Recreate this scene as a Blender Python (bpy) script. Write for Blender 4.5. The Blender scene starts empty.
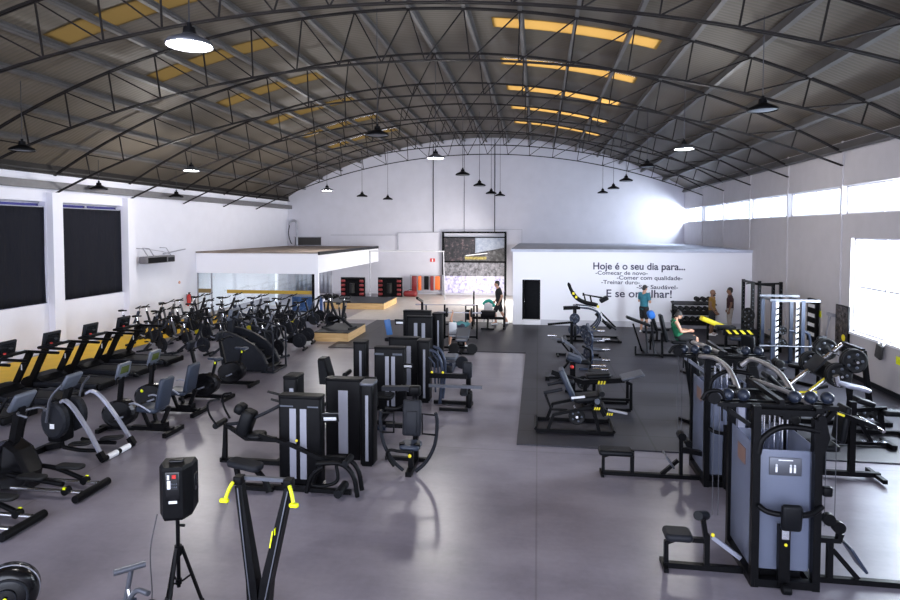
import bpy, bmesh, math, random
from mathutils import Vector, Matrix, Euler
random.seed(7)
S = bpy.context.scene
COL = S.collection
PI = math.pi

# ------------------------------------------------------------------ camera
cam_d = bpy.data.cameras.new('camera'); cam = bpy.data.objects.new('camera', cam_d); COL.objects.link(cam)
cam_d.sensor_width = 36; cam_d.lens = 24; cam_d.clip_end = 300; cam_d.clip_start = 0.05
CAM_PITCH = math.radians(2.2); CAM_YAW = math.radians(8.34); cam_d.shift_y = -0.0522
cam.location = (0, -0.12, 3.75)
cam.rotation_euler = Euler((PI/2 - CAM_PITCH, 0, CAM_YAW), 'XYZ')
S.camera = cam

# ------------------------------------------------------------------ world, lights, exposure
W = bpy.data.worlds.new('sky'); S.world = W; W.use_nodes = True
bg = W.node_tree.nodes['Background']
bg.inputs[0].default_value = (0.72, 0.80, 1.0, 1); bg.inputs[1].default_value = 3.4
def area(name, loc, target, sx, sy, power, col=(1, 1, 1), spread=PI):
    d = bpy.data.lights.new(name, 'AREA'); d.shape = 'RECTANGLE'; d.size = sx; d.size_y = sy; d.energy = power; d.color = col
    d.spread = spread
    o = bpy.data.objects.new(name, d); COL.objects.link(o); o.location = loc
    o.rotation_euler = (Vector(target) - Vector(loc)).to_track_quat('-Z', 'Y').to_euler()
    return o
# daylight standing outside the strip window, the big window and the open end of the hall
area('strip_window_daylight', (8.9, 23.5, 5.2), (0, 23.5, 2.2), 1.3, 21, 3600, (0.84, 0.87, 1.0))
area('near_strip_daylight', (8.9, 5.0, 5.2), (0, 5.0, 2.0), 1.3, 16, 1500, (0.84, 0.87, 1.0))
area('big_window_daylight', (9.0, 13.5, 2.9), (0, 13.5, 1.2), 2.6, 6.0, 2200, (0.93, 0.93, 1.0))
area('open_end_daylight', (-3.5, -6.5, 4.2), (-3.5, 14, 2.6), 20, 6, 500, (0.93, 0.92, 1.0))
area('added_far_floor_light', (-1.2, 30.5, 1.3), (-4.2, 30.5, 0.0), 2.2, 4.5, 480, (1.0, 0.97, 0.92))  # unseen light added beside the office to brighten the far floor
area('end_window_daylight', (8.9, 31.6, 5.0), (3.5, 34.2, 4.4), 0.9, 2.6, 1100, (0.90, 0.92, 1.0))
area('added_studio_fill', (-11.5, 28.5, 2.72), (-11.5, 28.5, 0), 4.5, 6, 170, (0.95, 0.97, 1.0))  # unseen fill added under the studio roof to keep the interior bright
S.view_settings.view_transform = 'Standard'; S.view_settings.look = 'None'
S.view_settings.exposure = 0.85; S.view_settings.gamma = 1.0; S.view_settings.use_curve_mapping = False
S.cycles.max_bounces = 8; S.cycles.diffuse_bounces = 5; S.cycles.glossy_bounces = 3; S.cycles.transmission_bounces = 6
S.cycles.transparent_max_bounces = 8; S.cycles.sample_clamp_indirect = 6.0
S.cycles.use_denoising = True

# ------------------------------------------------------------------ materials
def mat(name, col, rough=0.5, metal=0.0, noise=0.0, scale=8.0, bump=0.0, bscale=60.0, spec=0.5, emit=None, estr=0.0, trans=0.0, alpha=1.0):
    m = bpy.data.materials.new(name); m.use_nodes = True
    nt = m.node_tree; b = nt.nodes['Principled BSDF']
    b.inputs['Base Color'].default_value = (*col, 1); b.inputs['Roughness'].default_value = rough
    b.inputs['Metallic'].default_value = metal; b.inputs['Specular IOR Level'].default_value = spec
    b.inputs['Transmission Weight'].default_value = trans; b.inputs['Alpha'].default_value = alpha
    if emit: b.inputs['Emission Color'].default_value = (*emit, 1); b.inputs['Emission Strength'].default_value = estr
    tc = nt.nodes.new('ShaderNodeTexCoord')
    if noise > 0:
        n = nt.nodes.new('ShaderNodeTexNoise'); n.inputs['Scale'].default_value = scale; n.inputs['Detail'].default_value = 5
        nt.links.new(tc.outputs['Object'], n.inputs['Vector'])
        r = nt.nodes.new('ShaderNodeValToRGB')
        r.color_ramp.elements[0].position = 0.3; r.color_ramp.elements[1].position = 0.7
        r.color_ramp.elements[0].color = (*[max(0, c*(1-noise)) for c in col], 1)
        r.color_ramp.elements[1].color = (*[min(1, c*(1+noise)) for c in col], 1)
        nt.links.new(n.outputs['Fac'], r.inputs['Fac']); nt.links.new(r.outputs['Color'], b.inputs['Base Color'])
    if bump > 0:
        n2 = nt.nodes.new('ShaderNodeTexNoise'); n2.inputs['Scale'].default_value = bscale; n2.inputs['Detail'].default_value = 3
        nt.links.new(tc.outputs['Object'], n2.inputs['Vector'])
        bp = nt.nodes.new('ShaderNodeBump'); bp.inputs['Strength'].default_value = bump; bp.inputs['Distance'].default_value = 0.01
        nt.links.new(n2.outputs['Fac'], bp.inputs['Height']); nt.links.new(bp.outputs['Normal'], b.inputs['Normal'])
    return m
M = {}
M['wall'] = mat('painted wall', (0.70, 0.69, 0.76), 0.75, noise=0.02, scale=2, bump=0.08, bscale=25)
M['wallb'] = mat('dimmed end wall', (0.53, 0.52, 0.58), 0.75, noise=0.03, scale=2, bump=0.1, bscale=25)  # weaker light on the far wall is put into this darker colour
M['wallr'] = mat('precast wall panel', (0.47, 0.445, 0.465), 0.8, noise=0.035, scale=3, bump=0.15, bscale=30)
M['white'] = mat('white paint', (0.80, 0.79, 0.84), 0.6)
M['black'] = mat('black powder coat', (0.0035, 0.0035, 0.0042), 0.36, noise=0.2, scale=20, spec=0.09)
M['blackp'] = mat('black plastic', (0.0038, 0.0038, 0.0046), 0.42, noise=0.15, scale=15, spec=0.08)
M['gloss'] = mat('glossy black plastic', (0.004, 0.004, 0.005), 0.18, spec=0.35)
M['char'] = mat('charcoal plastic', (0.013, 0.014, 0.018), 0.45, noise=0.15, scale=12, spec=0.12)
M['vinyl'] = mat('black vinyl upholstery', (0.006, 0.0065, 0.008), 0.4, bump=0.12, bscale=120, spec=0.12)
M['bvinyl'] = mat('blue grey vinyl upholstery', (0.020, 0.027, 0.045), 0.42, bump=0.12, bscale=120, spec=0.35)
M['blue'] = mat('blue vinyl', (0.06, 0.17, 0.42), 0.45)
M['grey'] = mat('grey metal', (0.10, 0.105, 0.125), 0.38, 0.5)
M['steel'] = mat('steel blue grey frame', (0.026, 0.034, 0.058), 0.34, 0.2, spec=0.35)
M['silver'] = mat('silver paint', (0.33, 0.34, 0.41), 0.3, 0.5)
M['chrome'] = mat('chrome', (0.75, 0.75, 0.78), 0.18, 1.0)
M['galv'] = mat('galvanised metal', (0.34, 0.34, 0.38), 0.5, 0.4, noise=0.1)
M['strip'] = mat('pale grey slotted strip', (0.22, 0.225, 0.27), 0.45)
M['rubber'] = mat('black rubber', (0.007, 0.007, 0.008), 0.6, bump=0.1, spec=0.25)
M['brubber'] = mat('dark blue rubber', (0.010, 0.014, 0.025), 0.42, noise=0.2, spec=0.3)
M['belt'] = mat('running belt', (0.007, 0.007, 0.008), 0.55, noise=0.1, bump=0.1, spec=0.3)
M['yellow'] = mat('yellow', (0.85, 0.70, 0.02), 0.5)
M['ypaint'] = mat('yellow floor paint', (0.78, 0.47, 0.003), 0.6, noise=0.08, scale=3)
M['lime'] = mat('yellow green plastic', (0.78, 0.85, 0.0), 0.4)
M['red'] = mat('red', (0.55, 0.02, 0.015), 0.4)
M['orange'] = mat('orange', (0.70, 0.13, 0.02), 0.5)
M['screen'] = mat('green lcd screen', (0.06, 0.075, 0.02), 0.15)
M['dscreen'] = mat('dark screen', (0.010, 0.011, 0.013), 0.12)
M['lgrey'] = mat('light grey console plastic', (0.07, 0.08, 0.105), 0.4)
M['ink'] = mat('dark navy lettering', (0.035, 0.03, 0.07), 0.6)
M['marking'] = mat('white marking', (0.75, 0.75, 0.78), 0.5)
M['shroud'] = None
M['wood'] = None
def tex(name):
    m = bpy.data.materials.new(name); m.use_nodes = True
    nt = m.node_tree
    return m, nt, nt.nodes['Principled BSDF'], nt.nodes.new('ShaderNodeTexCoord')
def node(nt, t, **k):
    n = nt.nodes.new(t)
    for a, v in k.items():
        if a in n.inputs: n.inputs[a].default_value = v
        else: setattr(n, a, v)
    return n
def ramp(nt, fac, stops):
    r = nt.nodes.new('ShaderNodeValToRGB'); e = r.color_ramp.elements
    while len(e) < len(stops): e.new(0.5)
    for k, (p, c) in enumerate(stops): e[k].position = p; e[k].color = (*c, 1)
    nt.links.new(fac, r.inputs['Fac']); return r
# polished concrete
m, nt, b, tc = tex('polished concrete'); M['floor'] = m
n1 = node(nt, 'ShaderNodeTexNoise', Scale=0.7, Detail=4, Roughness=0.55); nt.links.new(tc.outputs['Object'], n1.inputs['Vector'])
n2 = node(nt, 'ShaderNodeTexNoise', Scale=14.0, Detail=6); nt.links.new(tc.outputs['Object'], n2.inputs['Vector'])
n3 = node(nt, 'ShaderNodeTexNoise', Scale=1.1, Detail=6, Roughness=0.7); mp3 = node(nt, 'ShaderNodeMapping'); mp3.inputs['Rotation'].default_value = (0, 0, 0.5); mp3.inputs['Scale'].default_value = (0.5, 2.2, 1)
nt.links.new(tc.outputs['Object'], mp3.inputs[0]); nt.links.new(mp3.outputs[0], n3.inputs['Vector'])
av = node(nt, 'ShaderNodeMath', operation='MULTIPLY_ADD'); av.inputs[1].default_value = 0.9; nt.links.new(n3.outputs['Fac'], av.inputs[0])
sc = node(nt, 'ShaderNodeMath', operation='MULTIPLY'); sc.inputs[1].default_value = 0.35; nt.links.new(n2.outputs['Fac'], sc.inputs[0]); nt.links.new(sc.outputs[0], av.inputs[2])
mx = node(nt, 'ShaderNodeMath', operation='MULTIPLY_ADD'); mx.inputs[1].default_value = 0.5
sub = node(nt, 'ShaderNodeMath', operation='SUBTRACT'); sub.inputs[1].default_value = 0.62; nt.links.new(av.outputs[0], sub.inputs[0])
nt.links.new(sub.outputs[0], mx.inputs[0]); nt.links.new(n1.outputs['Fac'], mx.inputs[2])
r = ramp(nt, mx.outputs[0], [(0.32, (0.138, 0.124, 0.152)), (0.50, (0.182, 0.165, 0.198)), (0.70, (0.232, 0.212, 0.248))])
br = node(nt, 'ShaderNodeTexBrick', Scale=1.0, offset=0.0); br.inputs['Brick Width'].default_value = 6.9; br.inputs['Row Height'].default_value = 5.0
br.inputs['Mortar Size'].default_value = 0.012
br.inputs['Color1'].default_value = (1, 1, 1, 1); br.inputs['Color2'].default_value = (1, 1, 1, 1); br.inputs['Mortar'].default_value = (0.72, 0.72, 0.72, 1)
nt.links.new(tc.outputs['Object'], br.inputs['Vector'])
ml = node(nt, 'ShaderNodeMix', data_type='RGBA', blend_type='MULTIPLY'); ml.inputs[0].default_value = 1.0
nt.links.new(r.outputs['Color'], ml.inputs[6]); nt.links.new(br.outputs['Color'], ml.inputs[7]); nt.links.new(ml.outputs[2], b.inputs['Base Color'])
rr = node(nt, 'ShaderNodeMapRange'); rr.inputs[1].default_value = 0.2; rr.inputs[2].default_value = 1.0; rr.inputs[3].default_value = 0.28; rr.inputs[4].default_value = 0.35
nt.links.new(mx.outputs[0], rr.inputs[0]); nt.links.new(rr.outputs[0], b.inputs['Roughness'])
b.inputs['Specular IOR Level'].default_value = 0.55
# rubber floor tiles with fine seams
m, nt, b, tc = tex('rubber floor tiles'); M['mat'] = m
br = node(nt, 'ShaderNodeTexBrick', Scale=1.0, offset=0.0); br.inputs['Brick Width'].default_value = 2.0; br.inputs['Row Height'].default_value = 1.0
br.inputs['Mortar Size'].default_value = 0.018
br.inputs['Color1'].default_value = (0.023, 0.022, 0.029, 1); br.inputs['Color2'].default_value = (0.028, 0.027, 0.035, 1); br.inputs['Mortar'].default_value = (0.006, 0.006, 0.008, 1)
nt.links.new(tc.outputs['Object'], br.inputs['Vector'])
n1 = node(nt, 'ShaderNodeTexNoise', Scale=90.0, Detail=2); nt.links.new(tc.outputs['Object'], n1.inputs['Vector'])
r = ramp(nt, n1.outputs['Fac'], [(0.35, (0.7, 0.7, 0.7)), (0.7, (1.5, 1.5, 1.55))])
ml = node(nt, 'ShaderNodeMix', data_type='RGBA', blend_type='MULTIPLY'); ml.inputs[0].default_value = 1.0
nt.links.new(br.outputs['Color'], ml.inputs[6]); nt.links.new(r.outputs['Color'], ml.inputs[7]); nt.links.new(ml.outputs[2], b.inputs['Base Color'])
b.inputs['Roughness'].default_value = 0.5; b.inputs['Specular IOR Level'].default_value = 0.35
# corrugated roof sheet, ribs running across the hall
m, nt, b, tc = tex('corrugated roof sheet'); M['roof'] = m
wv = node(nt, 'ShaderNodeTexWave', Scale=2.4, bands_direction='Y', Distortion=0.0); nt.links.new(tc.outputs['Object'], wv.inputs['Vector'])
n1 = node(nt, 'ShaderNodeTexNoise', Scale=0.8, Detail=6); nt.links.new(tc.outputs['Object'], n1.inputs['Vector'])
r = ramp(nt, n1.outputs['Fac'], [(0.3, (0.086, 0.070, 0.053)), (0.7, (0.108, 0.090, 0.070))])
r2 = ramp(nt, wv.outputs['Fac'], [(0.0, (0.78, 0.78, 0.78)), (0.25, (1, 1, 1)), (1.0, (1, 1, 1))])
ml = node(nt, 'ShaderNodeMix', data_type='RGBA', blend_type='MULTIPLY'); ml.inputs[0].default_value = 1.0
nt.links.new(r.outputs['Color'], ml.inputs[6]); nt.links.new(r2.outputs['Color'], ml.inputs[7]); nt.links.new(ml.outputs[2], b.inputs['Base Color'])
bp = node(nt, 'ShaderNodeBump', Strength=0.25, Distance=0.015); nt.links.new(wv.outputs['Fac'], bp.inputs['Height']); nt.links.new(bp.outputs['Normal'], b.inputs['Normal'])
b.inputs['Roughness'].default_value = 0.6
# translucent yellow roof panel
m = bpy.data.materials.new('translucent yellow panel'); m.use_nodes = True; nt = m.node_tree; nt.nodes.clear()
o_ = nt.nodes.new('ShaderNodeOutputMaterial'); t_ = node(nt, 'ShaderNodeBsdfTranslucent'); t_.inputs[0].default_value = (0.30, 0.155, 0.035, 1)
d_ = node(nt, 'ShaderNodeBsdfDiffuse'); d_.inputs[0].default_value = (0.45, 0.28, 0.08, 1)
mm = nt.nodes.new('ShaderNodeMixShader'); mm.inputs[0].default_value = 0.5
nt.links.new(t_.outputs[0], mm.inputs[1]); nt.links.new(d_.outputs[0], mm.inputs[2]); nt.links.new(mm.outputs[0], o_.inputs[0]); M['ypanel'] = m
m2 = m.copy(); m2.name = 'darker yellow panel'; M['ypanel_dark'] = m2  # darker, less translucent copy for the panels towards the left wall
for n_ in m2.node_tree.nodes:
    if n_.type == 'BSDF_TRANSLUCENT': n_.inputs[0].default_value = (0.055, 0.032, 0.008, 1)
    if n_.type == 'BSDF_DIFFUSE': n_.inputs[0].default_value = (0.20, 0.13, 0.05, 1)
# smoky blue polycarbonate shroud
m = bpy.data.materials.new('translucent blue shroud'); m.use_nodes = True; nt = m.node_tree; nt.nodes.clear()
o_ = nt.nodes.new('ShaderNodeOutputMaterial'); t_ = node(nt, 'ShaderNodeBsdfTransparent'); t_.inputs[0].default_value = (0.72, 0.76, 0.88, 1)
b_ = node(nt, 'ShaderNodeBsdfPrincipled'); b_.inputs['Base Color'].default_value = (0.19, 0.21, 0.28, 1); b_.inputs['Roughness'].default_value = 0.3
mm = nt.nodes.new('ShaderNodeMixShader'); mm.inputs[0].default_value = 0.55
nt.links.new(t_.outputs[0], mm.inputs[1]); nt.links.new(b_.outputs[0], mm.inputs[2]); nt.links.new(mm.outputs[0], o_.inputs[0]); M['shroud'] = m
# clear glass
m = bpy.data.materials.new('clear glass'); m.use_nodes = True; nt = m.node_tree; nt.nodes.clear()
o_ = nt.nodes.new('ShaderNodeOutputMaterial'); t_ = node(nt, 'ShaderNodeBsdfTransparent'); t_.inputs[0].default_value = (0.90, 0.95, 0.96, 1)
d_ = node(nt, 'ShaderNodeBsdfGlossy', Roughness=0.05); mm = nt.nodes.new('ShaderNodeMixShader'); mm.inputs[0].default_value = 0.10
nt.links.new(t_.outputs[0], mm.inputs[1]); nt.links.new(d_.outputs[0], mm.inputs[2]); nt.links.new(mm.outputs[0], o_.inputs[0]); M['glass'] = m
mv = m.copy(); mv.name = 'dim violet glass'; M['vglass'] = mv  # glass colour holds the dim violet light above the blinds
for n_ in mv.node_tree.nodes:
    if n_.type == 'BSDF_TRANSPARENT': n_.inputs[0].default_value = (0.09, 0.09, 0.22, 1)
# blackout cloth with soft vertical folds
m, nt, b, tc = tex('blackout cloth'); M['blind'] = m
n1 = node(nt, 'ShaderNodeTexNoise', Scale=1.6, Detail=4); mp = node(nt, 'ShaderNodeMapping'); mp.inputs['Scale'].default_value = (1, 2.0, 0.35)
nt.links.new(tc.outputs['Object'], mp.inputs[0]); nt.links.new(mp.outputs[0], n1.inputs['Vector'])
bp = node(nt, 'ShaderNodeBump', Strength=0.8, Distance=0.15); nt.links.new(n1.outputs['Fac'], bp.inputs['Height']); nt.links.new(bp.outputs['Normal'], b.inputs['Normal'])
b.inputs['Base Color'].default_value = (0.010, 0.0105, 0.016, 1); b.inputs['Roughness'].default_value = 0.9; b.inputs['Specular IOR Level'].default_value = 0.15
# plywood
m, nt, b, tc = tex('pine plywood'); M['wood'] = m
mp = node(nt, 'ShaderNodeMapping'); mp.inputs['Scale'].default_value = (1, 1, 9); nt.links.new(tc.outputs['Object'], mp.inputs[0])
n1 = node(nt, 'ShaderNodeTexNoise', Scale=1.6, Detail=6, Distortion=0.6); nt.links.new(mp.outputs[0], n1.inputs['Vector'])
r = ramp(nt, n1.outputs['Fac'], [(0.3, (0.52, 0.31, 0.12)), (0.7, (0.70, 0.47, 0.22))]); nt.links.new(r.outputs['Color'], b.inputs['Base Color'])
b.inputs['Roughness'].default_value = 0.55
M['boards'] = mat('dusty board roof', (0.24, 0.19, 0.16), 0.8, noise=0.3, scale=1.5)
M['slab'] = mat('grey blue slab roof', (0.46, 0.48, 0.58), 0.7, noise=0.15, scale=2)
M['truss'] = mat('dark painted truss steel', (0.013, 0.011, 0.011), 0.55, noise=0.2, scale=3, spec=0.12)
M['purlin'] = mat('weathered grey purlin steel', (0.085, 0.080, 0.080), 0.5, noise=0.2, scale=2)
M['gutter'] = mat('grey gutter metal', (0.13, 0.125, 0.135), 0.6, noise=0.1)
M['palefloor'] = mat('pale beige floor', (0.42, 0.385, 0.365), 0.35, noise=0.12, scale=3)
M['darkred'] = mat('dark red vinyl', (0.16, 0.008, 0.010), 0.5)
M['tube'] = mat('worn silver tube', (0.26, 0.25, 0.26), 0.35, 0.6)
M['skirt'] = mat('pale grey skirting', (0.52, 0.51, 0.56), 0.6)
M['cable'] = mat('cable', (0.05, 0.05, 0.06), 0.5)

# ------------------------------------------------------------------ mesh builder
def rot_to(d):
    return Vector(d).normalized().to_track_quat('Z', 'Y').to_matrix()
class MB:
    def __init__(s): s.v = []; s.f = []; s.mi = []; s.sm = []; s.m = 0; s.T = Matrix.Identity(4)
    def add(s, vs, fs, smooth=False):
        n = len(s.v); s.v += [s.T @ Vector(p) for p in vs]
        for f in fs: s.f.append(tuple(n+i for i in f)); s.mi.append(s.m); s.sm.append(smooth)
        return s
    def mat(s, i): s.m = i; return s
    def at(s, loc=(0,0,0), rz=0, rx=0, ry=0): s.T = Matrix.Translation(loc) @ Euler((rx, ry, rz)).to_matrix().to_4x4(); return s
    def box(s, x0, x1, y0, y1, z0, z1):
        return s.add([(x0,y0,z0),(x1,y0,z0),(x1,y1,z0),(x0,y1,z0),(x0,y0,z1),(x1,y0,z1),(x1,y1,z1),(x0,y1,z1)],
                     [(0,3,2,1),(4,5,6,7),(0,1,5,4),(1,2,6,5),(2,3,7,6),(3,0,4,7)])
    def pad(s, c, size, r=0.04, e=0.015, rot=(0,0,0), k=4):
        """rounded slab: corners of radius r in local XY, edges eased by e in Z"""
        sx, sy, sz = size; r = min(r, sx/2-1e-4, sy/2-1e-4); e = min(e, sz/2-1e-4, r*0.9 if r > 0.002 else 0.001)
        R = Euler(rot).to_matrix(); c = Vector(c); vs = []; fs = []
        def loop(ins, z):
            out = []
            for q, (qx, qy) in enumerate(((1,1),(-1,1),(-1,-1),(1,-1))):
                for j in range(k+1):
                    a = (q + j/k) * PI/2; rr = max(r-ins, 0.0005)
                    out.append((qx*(sx/2-r) + rr*math.cos(a), qy*(sy/2-r) + rr*math.sin(a), z))
            return out
        L = [loop(e, -sz/2), loop(e*0.3, -sz/2+e*0.3), loop(0, -sz/2+e), loop(0, sz/2-e), loop(e*0.3, sz/2-e*0.3), loop(e, sz/2)]
        n = len(L[0])
        for l in L: vs += [c + R @ Vector(p) for p in l]
        for i in range(len(L)-1):
            for j in range(n): fs.append((i*n+j, i*n+(j+1) % n, (i+1)*n+(j+1) % n, (i+1)*n+j))
        s.add(vs, fs, True)
        s.add([vs[i] for i in range(n)], [tuple(reversed(range(n)))]); s.add(vs[-n:], [tuple(range(n))])
        return s
    def sweep(s, pts, r, n=8, sq=None, closed=False, smooth=True):
        """tube along a polyline; r radius or list; sq=(w,h) makes a rectangular section"""
        P = [Vector(p) for p in pts]; N = len(P)
        if N < 2: return s
        rs = r if isinstance(r, (list, tuple)) else [r]*N
        T = []
        for i in range(N):
            if closed: d = (P[(i+1) % N]-P[i]).normalized() + (P[i]-P[i-1]).normalized()
            elif i == 0: d = P[1]-P[0]
            elif i == N-1: d = P[-1]-P[-2]
            else: d = (P[i+1]-P[i]).normalized() + (P[i]-P[i-1]).normalized()
            T.append(d.normalized() if d.length > 1e-9 else Vector((0,0,1)))
        t0 = T[0]; u = Vector((0,0,1)) if abs(t0.z) < 0.9 else Vector((0,1,0))
        X = t0.cross(u).normalized(); vs = []
        for i in range(N):
            X = (X - T[i]*X.dot(T[i])).normalized(); Y = T[i].cross(X)
            if sq:
                w, h = sq
                k = 1.0
                if 0 < i < N-1 or closed:
                    a = (P[i]-P[i-1]).normalized(); k = 1/max(0.5, a.dot(T[i]))
                vs += [P[i] + X*a_*w/2*rs[i] + Y*b_*h/2*rs[i]*(1 if abs(Y.z) < 0.5 else 1) for a_, b_ in ((1,1),(-1,1),(-1,-1),(1,-1))]
            else:
                vs += [P[i] + (X*math.cos(2*PI*j/n) + Y*math.sin(2*PI*j/n))*rs[i] for j in range(n)]
        m = 4 if sq else n; fs = []
        for i in range(N if closed else N-1):
            for j in range(m): fs.append((i*m+j, i*m+(j+1) % m, ((i+1) % N)*m+(j+1) % m, ((i+1) % N)*m+j))
        s.add(vs, fs, smooth and not sq)
        if not closed: s.add(vs[:m], [tuple(reversed(range(m)))]); s.add(vs[-m:], [tuple(range(m))])
        return s
    def sqt(s, pts, w=0.06, h=None): return s.sweep(pts, 1.0, sq=(w, h or w))
    def cyl(s, p, q, r, r2=None, n=14): return s.sweep([p, q], [r, r if r2 is None else r2], n)
    def ball(s, c, r, nu=14, nv=9, rot=None):
        r = (r, r, r) if not isinstance(r, (tuple, list)) else r; vs = []; fs = []; c = Vector(c); R = Euler(rot).to_matrix() if rot else None
        for i in range(nv+1):
            t = PI*i/nv
            for j in range(nu):
                a = 2*PI*j/nu; p = Vector((r[0]*math.sin(t)*math.cos(a), r[1]*math.sin(t)*math.sin(a), r[2]*math.cos(t)))
                vs.append(c + (R @ p if R else p))
        for i in range(nv):
            for j in range(nu): fs.append((i*nu+j, (i+1)*nu+j, (i+1)*nu+(j+1) % nu, i*nu+(j+1) % nu))
        return s.add(vs, fs, True)
    def lathe(s, c, axis, prof, n=24):
        """prof: list of (radius, height along axis)"""
        R = rot_to(axis); c = Vector(c); vs = []; fs = []
        for (r, h) in prof:
            for j in range(n): vs.append(c + R @ Vector((r*math.cos(2*PI*j/n), r*math.sin(2*PI*j/n), h)))
        for i in range(len(prof)-1):
            for j in range(n): fs.append((i*n+j, i*n+(j+1) % n, (i+1)*n+(j+1) % n, (i+1)*n+j))
        return s.add(vs, fs, True)
    def torus(s, c, axis, R, r, n=24, k=8):
        M3 = rot_to(axis); c = Vector(c)
        return s.sweep([c + M3 @ Vector((R*math.cos(2*PI*j/n), R*math.sin(2*PI*j/n), 0)) for j in range(n)], r, k, closed=True)
    def prism(s, poly, y0, y1, ins=0.0):
        """outline in XZ extruded along Y; ins rounds the two faces inwards"""
        n = len(poly); cx = sum(p[0] for p in poly)/n; cz = sum(p[1] for p in poly)/n
        def lp(y, k): return [(cx+(p[0]-cx)*k, y, cz+(p[1]-cz)*k) for p in poly]
        if ins:
            k = 1-ins; e = (y1-y0)*0.18; L = [lp(y0, k), lp(y0+e, 1), lp(y1-e, 1), lp(y1, k)]
        else: L = [lp(y0, 1), lp(y1, 1)]
        vs = [p for l in L for p in l]; fs = []
        for i in range(len(L)-1):
            for j in range(n): fs.append((i*n+j, i*n+(j+1) % n, (i+1)*n+(j+1) % n, (i+1)*n+j))
        fs.append(tuple(reversed(range(n)))); fs.append(tuple((len(L)-1)*n+j for j in range(n)))
        return s.add(vs, fs)
    def build(s, name, mats, parent=None, label=None, weld=False):
        me = bpy.data.meshes.new(name); me.from_pydata([tuple(p) for p in s.v], [], s.f)
        mats = mats if isinstance(mats, (list, tuple)) else [mats]
        for q in mats: me.materials.append(M[q] if isinstance(q, str) else q)
        me.polygons.foreach_set('material_index', s.mi); me.polygons.foreach_set('use_smooth', s.sm)
        me.update()
        b_ = bmesh.new(); b_.from_mesh(me)
        if weld: bmesh.ops.remove_doubles(b_, verts=b_.verts, dist=0.001)
        bmesh.ops.recalc_face_normals(b_, faces=b_.faces); b_.to_mesh(me); b_.free()
        o = bpy.data.objects.new(name, me); COL.objects.link(o)
        if parent is not None: o.parent = parent
        if label: o['label'] = label
        return o
def smooth_pts(pts, k=6):
    """Catmull-Rom through the points"""
    P = [Vector(p) for p in pts]; P = [2*P[0]-P[1]] + P + [2*P[-1]-P[-2]]; out = []
    for i in range(1, len(P)-2):
        for j in range(k):
            t = j/k; a, b_, c, d = P[i-1], P[i], P[i+1], P[i+2]
            out.append(0.5*((2*b_) + (c-a)*t + (2*a-5*b_+4*c-d)*t*t + (3*b_-a-3*c+d)*t**3))
    return out + [P[-2]]
def thing(name, label, cat, loc=(0,0,0), rz=0, group=None):
    o = bpy.data.objects.new(name, None); COL.objects.link(o); o.empty_display_size = 0.2
    o.location = loc; o.rotation_euler = (0, 0, rz); o['label'] = label; o['category'] = cat
    if group: o['group'] = group
    return o
def tag(o, label, cat, group=None, kind=None):
    o['label'] = label; o['category'] = cat
    if group: o['group'] = group
    if kind: o['kind'] = kind
    return o
def struct(name, mb, mats, parent=None, weld=False):
    o = mb.build(name, mats, parent, weld=weld)
    if parent is None: o['kind'] = 'structure'
    return o
def kids(o): return [c for c in bpy.data.objects if c.parent == o]
def dup(root, loc, rz=None, label=None, group=None):
    r = root.copy(); COL.objects.link(r); r.location = loc
    if rz is not None: r.rotation_euler = (0, 0, rz)
    if label: r['label'] = label
    if group: r['group'] = group
    for ch in root.children:
        c = ch.copy(); COL.objects.link(c); c.parent = r
        for g in ch.children:
            d = g.copy(); COL.objects.link(d); d.parent = c
    return r

# ================================================================== THE HALL
XL, XR, YB, Y0 = -14.9, 7.9, 34.2, -6.0
struct('floor', MB().box(XL-0.4, XR+0.4, Y0, YB+0.3, -0.12, 0), 'floor')
# walls. left wall: blackout-blind bays between pilasters
g = MB().box(XL-0.35, XL, Y0, 19.7, 0, 1.5).box(XL-0.35, XL, Y0, 19.7, 4.62, 5.75).box(XL-0.35, XL, 19.7, YB, 0, 5.75)
YP = [16.3, 19.7, 12.85, 9.4, 5.95, 2.5, -0.95, -4.4]
for y in YP[:1] + YP[2:]: g.box(XL-0.35, XL, y-0.02, y+0.42, 1.5, 4.62)
struct('wall_left', g, 'wall')
for i, y in enumerate(YP): struct('trim_%d' % (i+60), MB().box(XL, XL+0.22, y, y+0.4, 0, 4.9), 'wall')
wins = [(16.7, 19.7), (13.27, 16.28), (9.82, 12.83), (6.37, 9.38), (2.92, 5.93)]
for i, (a, b2) in enumerate(wins):
    w = struct('window_%d' % (i+1), MB().box(XL-0.30, XL-0.22, a, b2, 1.5, 1.56).box(XL-0.30, XL-0.22, a, b2, 4.56, 4.62).box(XL-0.30, XL-0.22, (a+b2)/2-0.03, (a+b2)/2+0.03, 1.56, 4.56), 'galv')
    MB().box(XL-0.27, XL-0.26, a, b2, 1.56, 4.56).build('pane', 'vglass', w)
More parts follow.
